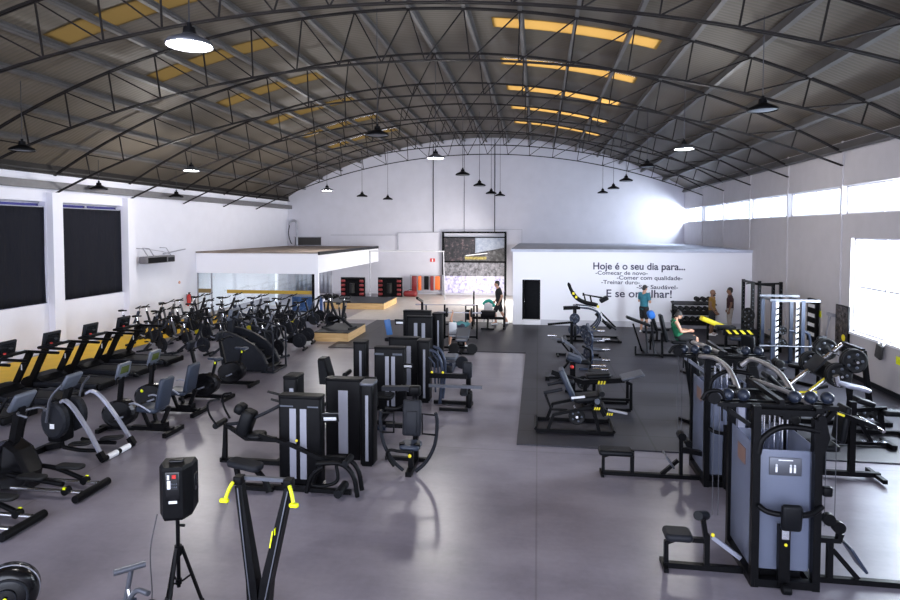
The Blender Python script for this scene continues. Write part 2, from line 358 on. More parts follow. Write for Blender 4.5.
# blinds with soft folds and a slightly uneven hem
def blind(y0, y1, label, seed):
    rnd = random.Random(seed); nx, nz = 26, 10; vs = []; fs = []
    ph = rnd.random()*6
    for t in (0, 0.012):
        for k in range(nz+1):
            for i in range(nx+1):
                y = y0 + (y1-y0)*i/nx; z = 4.44 - (4.44-1.53)*k/nz
                d = 0.018*math.sin(i*1.1+ph+k*0.25) + 0.012*math.sin(i*2.7+ph*2-k*0.4)
                vs.append((XL-0.06+d*min(1, 0.3+k/nz)+t, y, z))
    n = (nx+1)*(nz+1)
    for k in range(nz):
        for i in range(nx):
            a = k*(nx+1)+i
            fs.append((a, a+1, a+nx+2, a+nx+1)); fs.append((n+a, n+a+nx+1, n+a+nx+2, n+a+1))
    for i in range(nx):
        fs.append((i, n+i, n+i+1, i+1)); a = nz*(nx+1)+i; fs.append((a, a+1, n+a+1, n+a))
    for k in range(nz):
        a = k*(nx+1); fs.append((a, a+nx+1, n+a+nx+1, n+a)); a += nx; fs.append((a, n+a, n+a+nx+1, a+nx+1))
    t = thing('blackout_blind', label, 'blind', (0,0,0), 0, 'blackout blinds over the side windows')
    MB().add(vs, fs, True).build('cloth', 'blind', t)
    MB().cyl((XL-0.06, y0, 4.46), (XL-0.06, y1, 4.46), 0.02).build('top_rail', 'galv', t)
    MB().cyl((XL-0.05, y0, 1.53), (XL-0.05, y1, 1.53), 0.018).build('bottom_rail', 'blackp', t)
blind(16.72, 19.68, 'black blackout blind in the window bay beside the hanging air conditioner, between two pilasters', 1)
blind(13.29, 16.26, 'black blackout blind in the second window bay from the air conditioner, above the treadmills', 2)
# right wall: precast panels, high strip window, one large window
g = MB()
def rw(y0, y1, z0, z1, x=XR): g.box(x, x+0.25, y0, y1, z0, z1)
rw(Y0, YB, 4.9, 6.55); rw(16.5, YB, 0, 4.16); rw(Y0, 10.9, 0, 4.16); rw(10.9, 16.5, 0, 1.17); rw(10.9, 16.5, 3.55, 4.16)
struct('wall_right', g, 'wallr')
PY = [17.0, 20.45, 23.9, 27.2, 30.5, 13.55, 10.1, 6.65, 3.2, -0.25]
for i, y in enumerate(PY):
    struct('trim_%d' % (i+1), MB().box(XR-0.035, XR, y-0.045, y+0.045, 0, 6.45).box(XR, XR+0.2, y-0.05, y+0.05, 4.15, 4.92), 'wallr')
def wframe(name, y0, y1, z0, z1, vs, hs, x=XR+0.1, fw=0.045):
    f = MB()
    f.box(x, x+0.06, y0, y1, z0, z0+fw).box(x, x+0.06, y0, y1, z1-fw, z1).box(x, x+0.06, y0, y0+fw, z0, z1).box(x, x+0.06, y1-fw, y1, z0, z1)
    for y in vs: f.box(x, x+0.06, y-fw/2, y+fw/2, z0+fw, z1-fw)
    for z in hs: f.box(x+0.01, x+0.05, y0+fw, y1-fw, z-fw/2, z+fw/2)
    o = struct(name, f, 'white'); MB().box(x+0.028, x+0.034, y0+fw, y1-fw, z0+fw, z1-fw).build('pane', 'glass', o); return o
ys = sorted(PY) + [YB]
for i in range(len(ys)-1):
    a, b2 = ys[i]+0.05, ys[i+1]-0.05
    wframe('window_%d' % (i+6), a, b2, 4.16, 4.9, [(a+b2)/2], [])
wframe('window_20', 10.9, 16.5, 1.17, 3.55, [15.1, 13.8, 12.4], [2.32])
struct('trim_11', MB().box(XR-0.04, XR, 10.85, 16.52, 1.11, 1.17), 'white')
# the skirting along the window wall
struct('baseboard_right', MB().box(XR-0.03, XR, Y0, 23.6, 0, 0.13), 'char')
# back wall with arched top
def arc_z(x, apex=9.0, R=22.4, cx=-3.2): return apex - R + math.sqrt(max(0, R*R-(x-cx)**2))
N = 40; xs = [XL-0.35 + (XR+0.25-XL+0.35)*i/N for i in range(N+1)]
g = MB(); poly = [(x, arc_z(x)+0.02) for x in xs] + [(XR+0.25, 0), (XL-0.35, 0)]
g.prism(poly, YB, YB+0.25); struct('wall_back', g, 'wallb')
# roof shell: arched sheets with cut-outs for the translucent strips
RX0, RX1 = XL-0.6, XR+0.5
NR = 68
rxs = [RX0 + (RX1-RX0)*i/NR for i in range(NR+1)]
def ins(v, lo, hi): return lo-1e-6 <= v <= hi+1e-6
YPAN = [8.15, 11.6, 14.95, 18.4, 21.85, 25.3, 28.75]
panx = [(-10.3, -6.7), (-0.95, 2.65)]
def snap(x): return min(range(NR+1), key=lambda i: abs(rxs[i]-x))
pi_ = [(snap(a), snap(b2)) for a, b2 in panx]
yc = [Y0]
for y in YPAN: yc += [y-0.32, y+0.32]
yc += [YB+0.25]
g = MB(); pan = []
for j in range(len(yc)-1):
    isp = j % 2 == 1
    for i in range(NR):
        hole = isp and any(a <= i < b2 for a, b2 in pi_)
        if hole: continue
        x0, x1 = rxs[i], rxs[i+1]; z0, z1 = arc_z(x0), arc_z(x1)
        g.add([(x0, yc[j], z0), (x1, yc[j], z1), (x1, yc[j+1], z1), (x0, yc[j+1], z0)], [(0, 1, 2, 3)], True)
ceil = struct('ceiling', g, 'roof', weld=True)
if ceil.data.polygons[0].normal.z < 0: ceil.data.flip_normals()
so = ceil.modifiers.new('t', 'SOLIDIFY'); so.thickness = 0.03; so.offset = 1
k_ = 0
for j, y in enumerate(YPAN):
    for (a, b2) in pi_:
        g = MB()
        for i in range(a, b2):
            x0, x1 = rxs[i], rxs[i+1]
            if i == a: x0 -= 0.06
            if i == b2-1: x1 += 0.06
            z0, z1 = arc_z(x0)-0.012, arc_z(x1)-0.012
            g.add([(x0, y-0.36, z0), (x1, y-0.36, z1), (x1, y+0.36, z1), (x0, y+0.36, z0)], [(0, 1, 2, 3)], True)
        g.build('translucent_panel', 'ypanel' if a > 30 else 'ypanel_dark', ceil)
# purlins
NP = 19
def chord_pts(n, apex, R, x0, x1, cx=-3.2):
    a0 = math.asin((x0-cx)/R); a1 = math.asin((x1-cx)/R)
    return [(cx+R*math.sin(a0+(a1-a0)*i/n), apex-R+R*math.cos(a0+(a1-a0)*i/n)) for i in range(n+1)]
TOP = chord_pts(NP, 8.74, 22.2, XL+0.05, XR-0.05)
for i, (x, z) in enumerate(TOP):
    sl = math.asin((x+3.2)/22.2)
    g = MB(); g.T = Matrix.Translation((x, 0, z+0.13)) @ Euler((0, sl, 0)).to_matrix().to_4x4()
    zb = -0.13 if x > -4 else -0.04
    g.box(-0.035, -0.027, Y0, YB, zb, 0.11).box(-0.035, 0.055, Y0, YB, 0.10, 0.11).box(-0.035, 0.055, Y0, YB, zb, zb+0.008).box(0.049, 0.055, Y0, YB, zb, zb+0.03)
    struct('trim_%d' % (i+20), g, 'purlin')
# trusses
TY = [3.55, 7.0, 10.45, 13.9, 17.35, 20.8, 24.22, 27.5, 30.85]
TL = ['first curved steel roof truss counted from the camera end, overhead', 'second curved steel roof truss counted from the camera end, high overhead',
 'third curved steel roof truss from the camera end, cutting across the top of the view', 'fourth curved steel roof truss, meeting the window wall just before the big window',
 'fifth curved steel roof truss, its foot above the pilaster between the two blinds', 'sixth curved steel roof truss, its foot beside the end pilaster by the air conditioner',
 'fourth curved steel roof truss counted from the far wall', 'third curved steel roof truss counted from the far wall', 'second curved steel roof truss counted from the far wall']
TL[8] = 'curved steel roof truss hanging just before the far white wall'
TL[7] = 'second curved steel roof truss counted out from the far wall'
TL[6] = 'third curved steel roof truss counted out from the far wall'
# slide bottom nodes half a panel at mid-span
def bot_node(i):
    t = (i+0.5)/NP  # between top node i and i+1
    a = min(1, max(0, (i/(NP-1)-0.25)/0.5)); a = 1.12-a*a*(3-2*a)*1.24
    x = TOP[i][0]*(1-a) + TOP[i+1][0]*a
    z = 7.575-27.95+math.sqrt(27.95**2-(x+2.86)**2)
    return (x, z)
proto = None
for y, lb in zip(TY, TL):
    y -= 0.5
    if proto is None:
        proto = thing('roof_truss', lb, 'truss', (0, y, 0), 0.0175, 'curved steel roof trusses')
        g = MB(); pts = [(x, 0, z) for x, z in chord_pts(48, 8.74, 22.2, XL+0.05, XR-0.05)]
        g.sweep([(p[0], -0.03, p[2]) for p in pts], 1, sq=(0.025, 0.045)); g.sweep([(p[0], 0.03, p[2]) for p in pts], 1, sq=(0.025, 0.045)); g.build('top_chord', 'truss', proto)
        g = MB(); pts = [(x, 0, z) for x, z in chord_pts(48, 7.575, 27.95, XL+0.02, XR-0.02, cx=-2.86)]
        g.sweep([(p[0], -0.03, p[2]) for p in pts], 1, sq=(0.022, 0.035)); g.sweep([(p[0], 0.03, p[2]) for p in pts], 1, sq=(0.022, 0.035)); g.build('bottom_chord', 'truss', proto)
        g = MB()
        for i in range(NP):
            bx, bz = bot_node(i)
            for k in (i, i+1):
                tx, tz = TOP[k]
                if XL+0.6 < bx < XR-0.6 and XL+0.6 < tx < XR-0.6: g.sqt([(tx, 0, tz), (bx, 0, bz)], 0.028)
        g.build('lattice_web', 'truss', proto)
        last = proto
    else: dup(proto, (0, y, 0), 0.0175, lb)
# left eave gutter beam
struct('trim_44', MB().box(XL, XL+0.08, Y0, YB, 5.46, 5.74).box(XL, XL+0.16, Y0, YB, 5.46, 5.5), 'truss')
struct('trim_45', MB().box(XL+0.05, XL+0.30, Y0, YB, 5.0, 5.22), 'gutter')
# yellow floor line along the treadmill wall and rubber areas
struct('trim_46', MB().box(-14.7, -12.75, Y0, 24.6, 0, 0.004), 'ypaint')
struct('trim_47', MB().box(-0.35, XR-0.03, 10.28, 23.6, 0, 0.022), 'mat')
g = MB().add([(-6.6, 18.12, 0.001), (-0.35, 18.12, 0.001), (-0.35, 24.0, 0.001), (-6.6, 24.0, 0.001), (-6.6, 18.12, 0.022), (-0.35, 18.12, 0.022), (-0.35, 24.0, 0.022), (-6.6, 24.0, 0.022)],
    [(0,3,2,1),(4,5,6,7),(0,1,5,4),(1,2,6,5),(2,3,7,6),(3,0,4,7)])
struct('trim_48', g, 'mat')
# ------------------------------------------------------------------ office block with the slogan
g = MB().box(-0.97, XR, 23.6, 23.8, 0.0, 2.9).box(-0.97, -0.77, 23.8, YB, 0, 2.9)
OY = 23.6
g = MB().box(-0.97, -0.60, OY, OY+0.2, 0, 2.9).box(0.10, XR, OY, OY+0.2, 0, 2.9).box(-0.60, 0.10, OY, OY+0.2, 1.80, 2.9).box(-0.60, 0.10, OY, OY+0.2, 0, 0.22).box(-0.97, -0.77, OY+0.2, 28.0, 0, 2.9)
office = struct('wall_office', g, 'white')
struct('trim_49', MB().box(-1.05, XR, OY-0.06, YB, 2.9, 3.0), 'slab')
struct('baseboard_office', MB().box(0.12, XR-0.03, OY-0.02, OY, 0.0, 0.24), 'skirt')
struct('trim_50', MB().box(-0.60, -0.57, OY-0.01, OY+0.1, 0.22, 1.80).box(0.07, 0.10, OY-0.01, OY+0.1, 0.22, 1.80).box(-0.60, 0.10, OY-0.01, OY+0.1, 1.77, 1.80), 'char')
g = MB().box(-0.64, 0.18, OY+1.5, OY+1.55, 0, 1.9).box(-0.77, 2.0, OY+1.55, OY+1.6, 0, 2.9); struct('wall_office_inside', g, 'char')
d = struct('door_1', MB().at((-0.57, OY+0.1, 0), 0).box(0, 0.04, 0, 0.8, 0.24, 1.84), 'blackp')
MB().cyl((-0.51, OY+0.5, 0.85), (-0.58, OY+0.5, 1.15), 0.012).build('door_handle', 'chrome', d)
M['ink'].diffuse_color = (0, 0, 0, 1)
def text(s, x0, x1, zbase, cap, y, off, parent, rz=0, name='wall_lettering', matn='ink'):
    c = bpy.data.curves.new(name, 'FONT'); c.body = s; c.size = cap/0.70; c.extrude = 0.002; c.offset = off
    c.materials.append(M[matn]); o = bpy.data.objects.new(name, c); COL.objects.link(o)
    bpy.context.view_layer.update(); w = max(0.001, o.dimensions.x)
    o.scale = ((x1-x0)/w, 1, 1); o.rotation_euler = (PI/2, 0, rz); o.location = (x0, y, zbase)
    if parent is not None: o.parent = parent
    return o
def zt(y): return 3.75-(y-230)*0.0385
text('Hoje é o seu dia para...', 2.10, 5.50, 2.235, 0.26, OY-0.004, 0.008, office)
text('-Começar de novo-', 2.20, 4.15, 2.03, 0.145, OY-0.004, 0.003, office)
text('-Comer com qualidade-', 3.00, 5.42, 1.85, 0.15, OY-0.004, 0.003, office)
text('-Treinar duro-', 2.42, 3.86, 1.67, 0.15, OY-0.004, 0.003, office)
text('-Ser Saudável-', 3.74, 5.26, 1.50, 0.15, OY-0.004, 0.003, office)
text('E se orgulhar!', 2.60, 5.02, 1.17, 0.29, OY-0.004, 0.006, office)
# ------------------------------------------------------------------ studio with glazed front (front wall runs at an angle)
SY, SXR = 24.4, -9.3
struct('wall_studio', MB().box(XL, SXR, SY, SY+0.14, 1.86, 2.74).box(SXR-0.16, SXR, SY, SY+0.16, 0, 1.86), 'white')
struct('trim_51', MB().box(SXR-0.28, SXR-0.16, SY, SY+0.12, 0, 1.86), 'blackp')
struct('wall_studio_side', MB().box(SXR-0.14, SXR, SY+0.14, YB, 1.90, 2.74), 'white')
w = struct('window_21', MB().box(XL, XL+0.05, SY+0.04, SY+0.1, 0, 1.86).box(-14.25, -14.2, SY+0.04, SY+0.1, 0, 1.86).box(XL, SXR-0.28, SY+0.04, SY+0.1, 0, 0.04), 'galv')
MB().box(XL+0.05, -14.25, SY+0.06, SY+0.075, 0.04, 1.86).build('pane', 'glass', w); MB().box(-14.2, SXR-0.28, SY+0.06, SY+0.075, 0.04, 1.86).build('pane', 'glass', w)
MB().box(XL+0.02, -14.26, SY+0.045, SY+0.06, 0.98, 1.16).build('glass_stripe', mat('bronze stripe', (0.20, 0.14, 0.05), 0.4), w); MB().box(-13.5, SXR-0.29, SY+0.045, SY+0.06, 0.98, 1.13).build('glass_stripe', mat('mustard stripe', (0.45, 0.29, 0.04), 0.4), w)
struct('trim_52', MB().box(XL, SXR+0.02, SY-0.05, YB, 2.74, 2.80), 'boards')
struct('trim_53', MB().box(SXR+0.02, SXR+0.10, SY-0.05, YB-0.3, 2.68, 2.82), 'char')
struct('trim_54', MB().box(-13.2, -12.9, 28.0, 28.3, 0, 2.74), 'white')
# paler beige floor patch before the far wall
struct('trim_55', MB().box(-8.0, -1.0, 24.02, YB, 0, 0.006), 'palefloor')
# ------------------------------------------------------------------ back wall bits
M['dark'] = mat('dark hatch', (0.03, 0.028, 0.028), 0.7)
t = thing('wall_hatch', 'small dark rectangular hatch in the far wall above the studio roof', 'hatch', (-13.6, 34.1, 3.05))
MB().box(-0.8, 0.8, -0.02, 0.08, -0.2, 0.26).build('recess', 'dark', t); MB().box(-0.85, 0.85, -0.05, 0.05, -0.24, -0.2).box(-0.85, 0.85, -0.05, 0.05, 0.26, 0.30).build('frame', 'galv', t)
t = thing('duct_pipe', 'silver metal pipe rising behind the studio roof in the hall corner, looped at its top', 'pipe', (-14.3, 33.9, 2.94))
MB().sweep(smooth_pts([(0.1, 0, -2.94), (0.1, 0, 0), (0.1, 0, 1.1), (0.0, 0, 1.35), (-0.25, 0, 1.35), (-0.35, 0, 1.1)]), 0.07, 10).build('pipe', 'galv', t)
MB().sweep(smooth_pts([(-0.35, 0, 1.1), (-0.42, 0, 0.6), (-0.3, 0, 0.1), (-0.2, 0, 0)]), 0.03, 8).build('hose', 'char', t)

# ================================================================== CARDIO
def make_treadmill(label):
    t = thing('treadmill', label, 'treadmill', (0,0,0), 0, 'treadmills along the blind wall')
    MB().pad((-0.12, 0, 0.15), (1.75, 0.62, 0.10), 0.05, 0.02).build('deck', 'blackp', t)
    MB().pad((-0.14, 0, 0.207), (1.62, 0.50, 0.012), 0.01, 0.002).build('running_belt', 'belt', t)
    for s in (-1, 1): MB().pad((-0.1, s*0.35, 0.165), (1.72, 0.12, 0.11), 0.03, 0.02).build('side_rail', 'char', t)
    MB().pad((-1.02, 0, 0.15), (0.12, 0.80, 0.15), 0.05, 0.03).build('end_cap', 'blackp', t)
    g = MB(); g.prism([(0.98, 0.04), (1.0, 0.2), (0.93, 0.31), (0.80, 0.36), (0.55, 0.33), (0.40, 0.25), (0.40, 0.05)], -0.40, 0.40, 0.10); g.build('motor_hood', 'blackp', t)
    for s in (-1, 1):
        u = MB().sweep([(0.72, s*0.40, 0.10), (0.70, s*0.40, 0.22), (0.30, s*0.41, 0.98), (0.28, s*0.41, 1.02)], 1, sq=(0.13, 0.075)).build('upright', 'black', t)
        MB().box(0.455, 0.475, s*0.40-0.042, s*0.40+0.042, 0.62, 0.74).build('marking', 'marking', u)
        MB().sweep([(0.52, s*0.36, 1.02), (0.42, s*0.42, 1.03), (-0.42, s*0.42, 1.02)], [0.03, 0.035, 0.032], 8).build('handrail', 'black', t)
    MB().pad((0.42, 0, 1.03), (0.30, 0.74, 0.07), 0.06, 0.02, (0, 0.15, 0)).build('tray', 'blackp', t)
    MB().cyl((0.36, 0.16, 1.08), (0.36, 0.16, 1.11), 0.028, n=10).build('stop_button', 'red', t)
    MB().box(0.34, 0.42, -0.30, -0.20, 1.07, 1.09).build('cup_rest', 'marking', t)
    c = MB().pad((0.50, 0, 1.16), (0.06, 0.50, 0.36), 0.02, 0.02, (0, -0.20, 0)).pad((0.52, 0, 1.0), (0.10, 0.36, 0.10), 0.03, 0.02).build('console', 'char', t)
    MB().pad((0.465, 0, 1.18), (0.012, 0.36, 0.21), 0.005, 0.002, (0, -0.20, 0)).build('screen', 'dscreen', c)
    return t
tl = ['treadmill at the end of the row beside the spin bikes, against the blind wall',
      'second treadmill counted from the spin bikes, facing the wall',
      'middle treadmill of the five, third from the spin bikes, facing the wall',
      'fourth treadmill counted from the spin bikes, facing the blind wall',
      'treadmill cut by the picture edge, at the far end from the spin bikes']
tm = make_treadmill(tl[0])
for i, y in enumerate((15.05, 13.8, 12.55, 11.3, 10.05)):
    if i == 0: tm.location = (-10.95, y, 0); tm.rotation_euler = (0, 0, PI)
    else: dup(tm, (-10.95, y, 0), PI, tl[i])

def bike_body(t, m='gloss', x=0.0, z=0.36, w=0.17):
    g = MB(); pts = []
    for k in range(20):
        a = 2*PI*k/20; r = 0.30*(1+0.12*math.cos(a*2+0.6)); pts.append((x+r*math.cos(a)*1.05, z+r*math.sin(a)*0.95))
    g.prism(pts, -w/2, w/2, 0.14); return g.build('flywheel_housing', m, t)
def crank(t, x, z, w=0.2):
    for s in (-1, 1):
        a = MB().sqt([(x, s*w/2, z), (x+s*0.15, s*(w/2+0.02), z-s*0.06)], 0.03).build('crank', 'silver', t)
        MB().pad((x+s*0.16, s*(w/2+0.08), z-s*0.065), (0.11, 0.09, 0.03), 0.02, 0.01).build('pedal', 'rubber', a)
def make_recumbent(label):
    t = thing('recumbent_bike', label, 'exercise bike', (0,0,0), 0, 'recumbent exercise bikes')
    bike_body(t, x=0.45, z=0.34); crank(t, 0.32, 0.30)
    MB().box(0.15, 0.85, -0.05, 0.05, 0.03, 0.09).sqt([(0.2, 0, 0.08), (-0.62, 0, 0.08)], 0.08).build('base_beam', 'black', t)
    for x, l in ((-0.62, 0.28), (0.75, 0.24)):
        MB().sqt([(x, -l, 0.045), (x, l, 0.045)], 0.075).build('foot', 'blackp', t)
    MB().sqt([(-0.12, -0.14, 0.42), (-0.22, -0.10, 0.12)], 0.05).sqt([(-0.12, 0.14, 0.42), (-0.22, 0.10, 0.12)], 0.05).sqt([(-0.55, 0, 0.5), (-0.38, 0, 0.12)], 0.06).box(-0.48, -0.16, -0.09, 0.09, 0.06, 0.2).build('seat_frame', 'black', t)
    MB().pad((-0.18, 0, 0.46), (0.42, 0.40, 0.09), 0.10, 0.03, (0, -0.06, 0)).build('seat', 'bvinyl', t)
    g = MB(); g.pad((-0.46, 0, 0.76), (0.09, 0.38, 0.58), 0.04, 0.04, (0, -0.22, 0)); g.build('backrest', 'bvinyl', t)
    for s in (-1, 1): MB().sweep(smooth_pts([(-0.30, s*0.20, 0.45), (-0.22, s*0.27, 0.55), (-0.05, s*0.28, 0.62), (0.06, s*0.27, 0.60)], 4), 0.016, 8).build('side_handle', 'silver', t)
    MB().sqt([(0.46, 0, 0.5), (0.40, 0, 1.03)], 0.07).build('console_post', 'black', t)
    c = MB().pad((0.37, 0, 1.14), (0.06, 0.34, 0.30), 0.02, 0.02, (0, -0.25, 0)).build('console', 'lgrey', t)
    MB().pad((0.335, 0, 1.16), (0.01, 0.22, 0.14), 0.004, 0.002, (0, -0.25, 0)).build('screen', 'screen', c)
    MB().sweep(smooth_pts([(0.28, -0.30, 0.96), (0.34, -0.2, 1.04), (0.40, 0, 1.01), (0.34, 0.2, 1.04), (0.28, 0.30, 0.96)], 4), 0.018, 8).build('handlebar', 'black', t)
    MB().ball((0.60, 0.085, 0.45), (0.035, 0.01, 0.035), 8, 6).ball((0.60, -0.085, 0.45), (0.035, 0.01, 0.035), 8, 6).build('yellow_dot', 'lime', t)
    return t
rb = make_recumbent('recumbent bike with blue-grey backrest, nearer of two, beside the silver-armed trainer')
rb.location = (-7.25, 9.95, 0); rb.rotation_euler = (0, 0, PI)
dup(rb, (-7.42, 11.1, 0), PI, 'recumbent bike with blue-grey backrest, between the other recumbent and the upright bikes')
rb['label'] = 'recumbent bike with blue-grey backrest, beside the silver-armed trainer'
def make_upright(label):
    t = thing('upright_bike', label, 'exercise bike', (0,0,0), 0, 'upright exercise bikes')
    bike_body(t, x=0.05, z=0.33, w=0.18); crank(t, 0.0, 0.30, 0.22)
    MB().sqt([(-0.5, 0, 0.07), (0.5, 0, 0.07)], 0.08).build('base_beam', 'black', t)
    for x in (-0.5, 0.5): MB().sqt([(x, -0.25, 0.045), (x, 0.25, 0.045)], 0.07).build('foot', 'blackp', t)
    MB().sqt([(-0.12, 0, 0.45), (-0.22, 0, 0.86)], 0.05).build('seat_post', 'black', t)
    g = MB(); g.pad((-0.28, 0, 0.90), (0.16, 0.22, 0.07), 0.07, 0.03).pad((-0.15, 0, 0.905), (0.24, 0.09, 0.05), 0.04, 0.02); g.build('saddle', 'bvinyl', t)
    MB().sqt([(0.22, 0, 0.5), (0.36, 0, 1.12)], 0.06).build('console_post', 'black', t)
    c = MB().pad((0.37, 0, 1.20), (0.07, 0.26, 0.20), 0.03, 0.02, (0, -0.4, 0)).build('console', 'char', t)
    MB().pad((0.335, 0, 1.215), (0.01, 0.18, 0.12), 0.004, 0.002, (0, -0.4, 0)).build('screen', 'dscreen', c)
    MB().sweep(smooth_pts([(0.12, -0.22, 1.12), (0.25, -0.24, 1.13), (0.36, -0.12, 1.08), (0.36, 0.12, 1.08), (0.25, 0.24, 1.13), (0.12, 0.22, 1.12)], 4), 0.017, 8).build('handlebar', 'black', t)
    MB().pad((-0.26, 0.11, 0.84), (0.03, 0.02, 0.05), 0.008, 0.004).pad((-0.22, -0.11, 0.84), (0.03, 0.02, 0.05), 0.008, 0.004).build('yellow_knob', 'lime', t)
    return t
ub = make_upright('black upright exercise bike beside the recumbent bikes')
ub.location = (-7.25, 12.15, 0); ub.rotation_euler = (0, 0, PI)
dup(ub, (-7.25, 13.35, 0), PI, 'black upright exercise bike beside the stair climber')

def make_elliptical(label):
    t = thing('elliptical_trainer', label, 'elliptical trainer', (0,0,0), 0, 'elliptical trainers')
    g = MB(); g.prism([(0.10, 0.05), (0.05, 0.30), (0.22, 0.62), (0.42, 0.74), (0.70, 0.66), (0.88, 0.42), (0.88, 0.12), (0.78, 0.04)], -0.17, 0.17, 0.10); g.build('drive_housing', 'gloss', t)
    for s in (-1, 1):
        MB().cyl((0.3, s*0.16, 0.10), (-0.80, s*0.16, 0.10), 0.03).build('slide_rail', 'chrome', t)
        MB().sweep(smooth_pts([(0.32, s*0.19, 0.30), (-0.1, s*0.20, 0.26), (-0.55, s*0.20, 0.17+0.05*s)], 4), 0.035, 8).build('pedal_arm', 'black', t)
        MB().pad((-0.20+0.12*s, s*0.21, 0.30), (0.42, 0.17, 0.05), 0.07, 0.02).build('foot_plate', 'rubber', t)
        MB().cyl((-0.58, s*0.13, 0.12), (-0.58, s*0.22, 0.12), 0.055).build('roller', 'blackp', t)
        MB().sweep(smooth_pts([(0.55, s*0.22, 0.30), (0.50, s*0.26, 0.80), (0.42, s*0.28, 1.05), (0.30, s*0.27, 1.30), (0.22, s*0.25, 1.42)], 4), 0.022, 8).build('moving_handle', 'black', t)
    MB().cyl((-0.83, -0.32, 0.07), (-0.83, 0.32, 0.07), 0.055, n=12).build('rear_foot', 'blackp', t)
    MB().cyl((0.98, -0.30, 0.05), (0.98, 0.30, 0.05), 0.05).build('front_foot', 'blackp', t)
    MB().sqt([(0.40, 0, 0.70), (0.28, 0, 1.22)], 0.10).build('console_post', 'black', t)
    c = MB().pad((0.25, 0, 1.30), (0.07, 0.36, 0.28), 0.03, 0.02, (0, -0.55, 0)).build('console', 'lgrey', t)
    MB().pad((0.215, 0, 1.315), (0.012, 0.26, 0.17), 0.004, 0.002, (0, -0.55, 0)).build('screen', 'screen', c)
    MB().sweep(smooth_pts([(0.02, -0.16, 1.12), (0.14, -0.18, 1.16), (0.28, 0, 1.14), (0.14, 0.18, 1.16), (0.02, 0.16, 1.12)], 4), 0.018, 8).build('fixed_handle', 'grey', t)
    MB().box(-0.60, -0.56, 0.20, 0.225, 0.15, 0.18).build('yellow_mark', 'lime', t); MB().box(-0.60, -0.56, -0.225, -0.20, 0.15, 0.18).build('yellow_mark', 'lime', t)
    return t
el = make_elliptical('black elliptical trainer with green screen and steel slide rails, beside the silver-armed trainer')
el.location = (-7.06, 7.42, 0); el.rotation_euler = (0, 0, PI)
dup(el, (-7.16, 6.38, 0), PI, 'elliptical trainer mostly outside the picture, only its rear rails and pedals showing')

# silver armed arc trainer
t = thing('arc_trainer', 'arc trainer with two curved silver arms and a round dark grey housing', 'cross trainer', (-7.55, 8.85, 0), PI)
g = MB(); pts = [(0.34+0.23*math.cos(a), 0.60+0.30*math.sin(a)) for a in [2*PI*k/24 for k in range(24)]]
for s in (-1, 1): MB().prism(pts, s*0.20-0.07, s*0.20+0.07, 0.16).build('side_housing', 'char', t)
MB().pad((0.42, 0, 0.5), (0.3, 0.28, 0.6), 0.05, 0.03).build('centre_housing', 'blackp', t)
for s in (-1, 1):
    a = MB().sweep(smooth_pts([(0.16, s*0.27, 0.93), (0.06, s*0.30, 0.97), (-0.12, s*0.32, 0.84), (-0.40, s*0.34, 0.47), (-0.62, s*0.36, 0.12)], 5), 1, sq=(0.062, 0.042)).build('curved_arm', 'silver', t)
    MB().sqt([(-0.58, s*0.36, 0.17), (-0.66, s*0.36, 0.05)], 0.085).build('arm_foot', 'blackp', a)
    MB().sweep(smooth_pts([(0.2, s*0.20, 0.16), (-0.1, s*0.19, 0.12), (-0.45, s*0.18, 0.13)], 4), 0.035, 8).build('pedal_link', 'black', t)
    MB().pad((-0.24+0.16*s, s*0.16, 0.22), (0.40, 0.17, 0.05), 0.06, 0.02, (0, 0.12, 0)).build('foot_plate', 'rubber', t)
    MB().sweep(smooth_pts([(0.40, s*0.32, 0.60), (0.30, s*0.34, 1.00), (0.12, s*0.30, 1.22)], 4), 0.02, 8).build('hand_lever', 'grey', t)
MB().cyl((-0.64, -0.38, 0.055), (-0.64, 0.38, 0.055), 0.045).mat(1).cyl((-0.64, -0.26, 0.056), (-0.64, -0.04, 0.056), 0.05).cyl((-0.64, 0.04, 0.056), (-0.64, 0.26, 0.056), 0.05).build('rear_crossbar', ['blackp', 'marking'], t)
MB().sqt([(0.72, -0.3, 0.05), (0.72, 0.3, 0.05)], 0.09).sqt([(0.72, 0, 0.05), (0.4, 0, 0.12)], 0.1).build('front_foot', 'blackp', t)
MB().pad((0.34, 0.275, 0.52), (0.08, 0.01, 0.08), 0.003, 0.002).build('logo_plate', 'marking', t)
MB().sqt([(0.34, 0, 0.80), (0.24, 0, 1.1)], 0.09).build('console_post', 'blackp', t)
c = MB().pad((0.20, 0, 1.22), (0.07, 0.34, 0.28), 0.03, 0.02, (0, -0.55, 0)).build('console', 'lgrey', t)
MB().pad((0.168, 0, 1.24), (0.012, 0.25, 0.17), 0.004, 0.002, (0, -0.55, 0)).build('screen', 'screen', c)

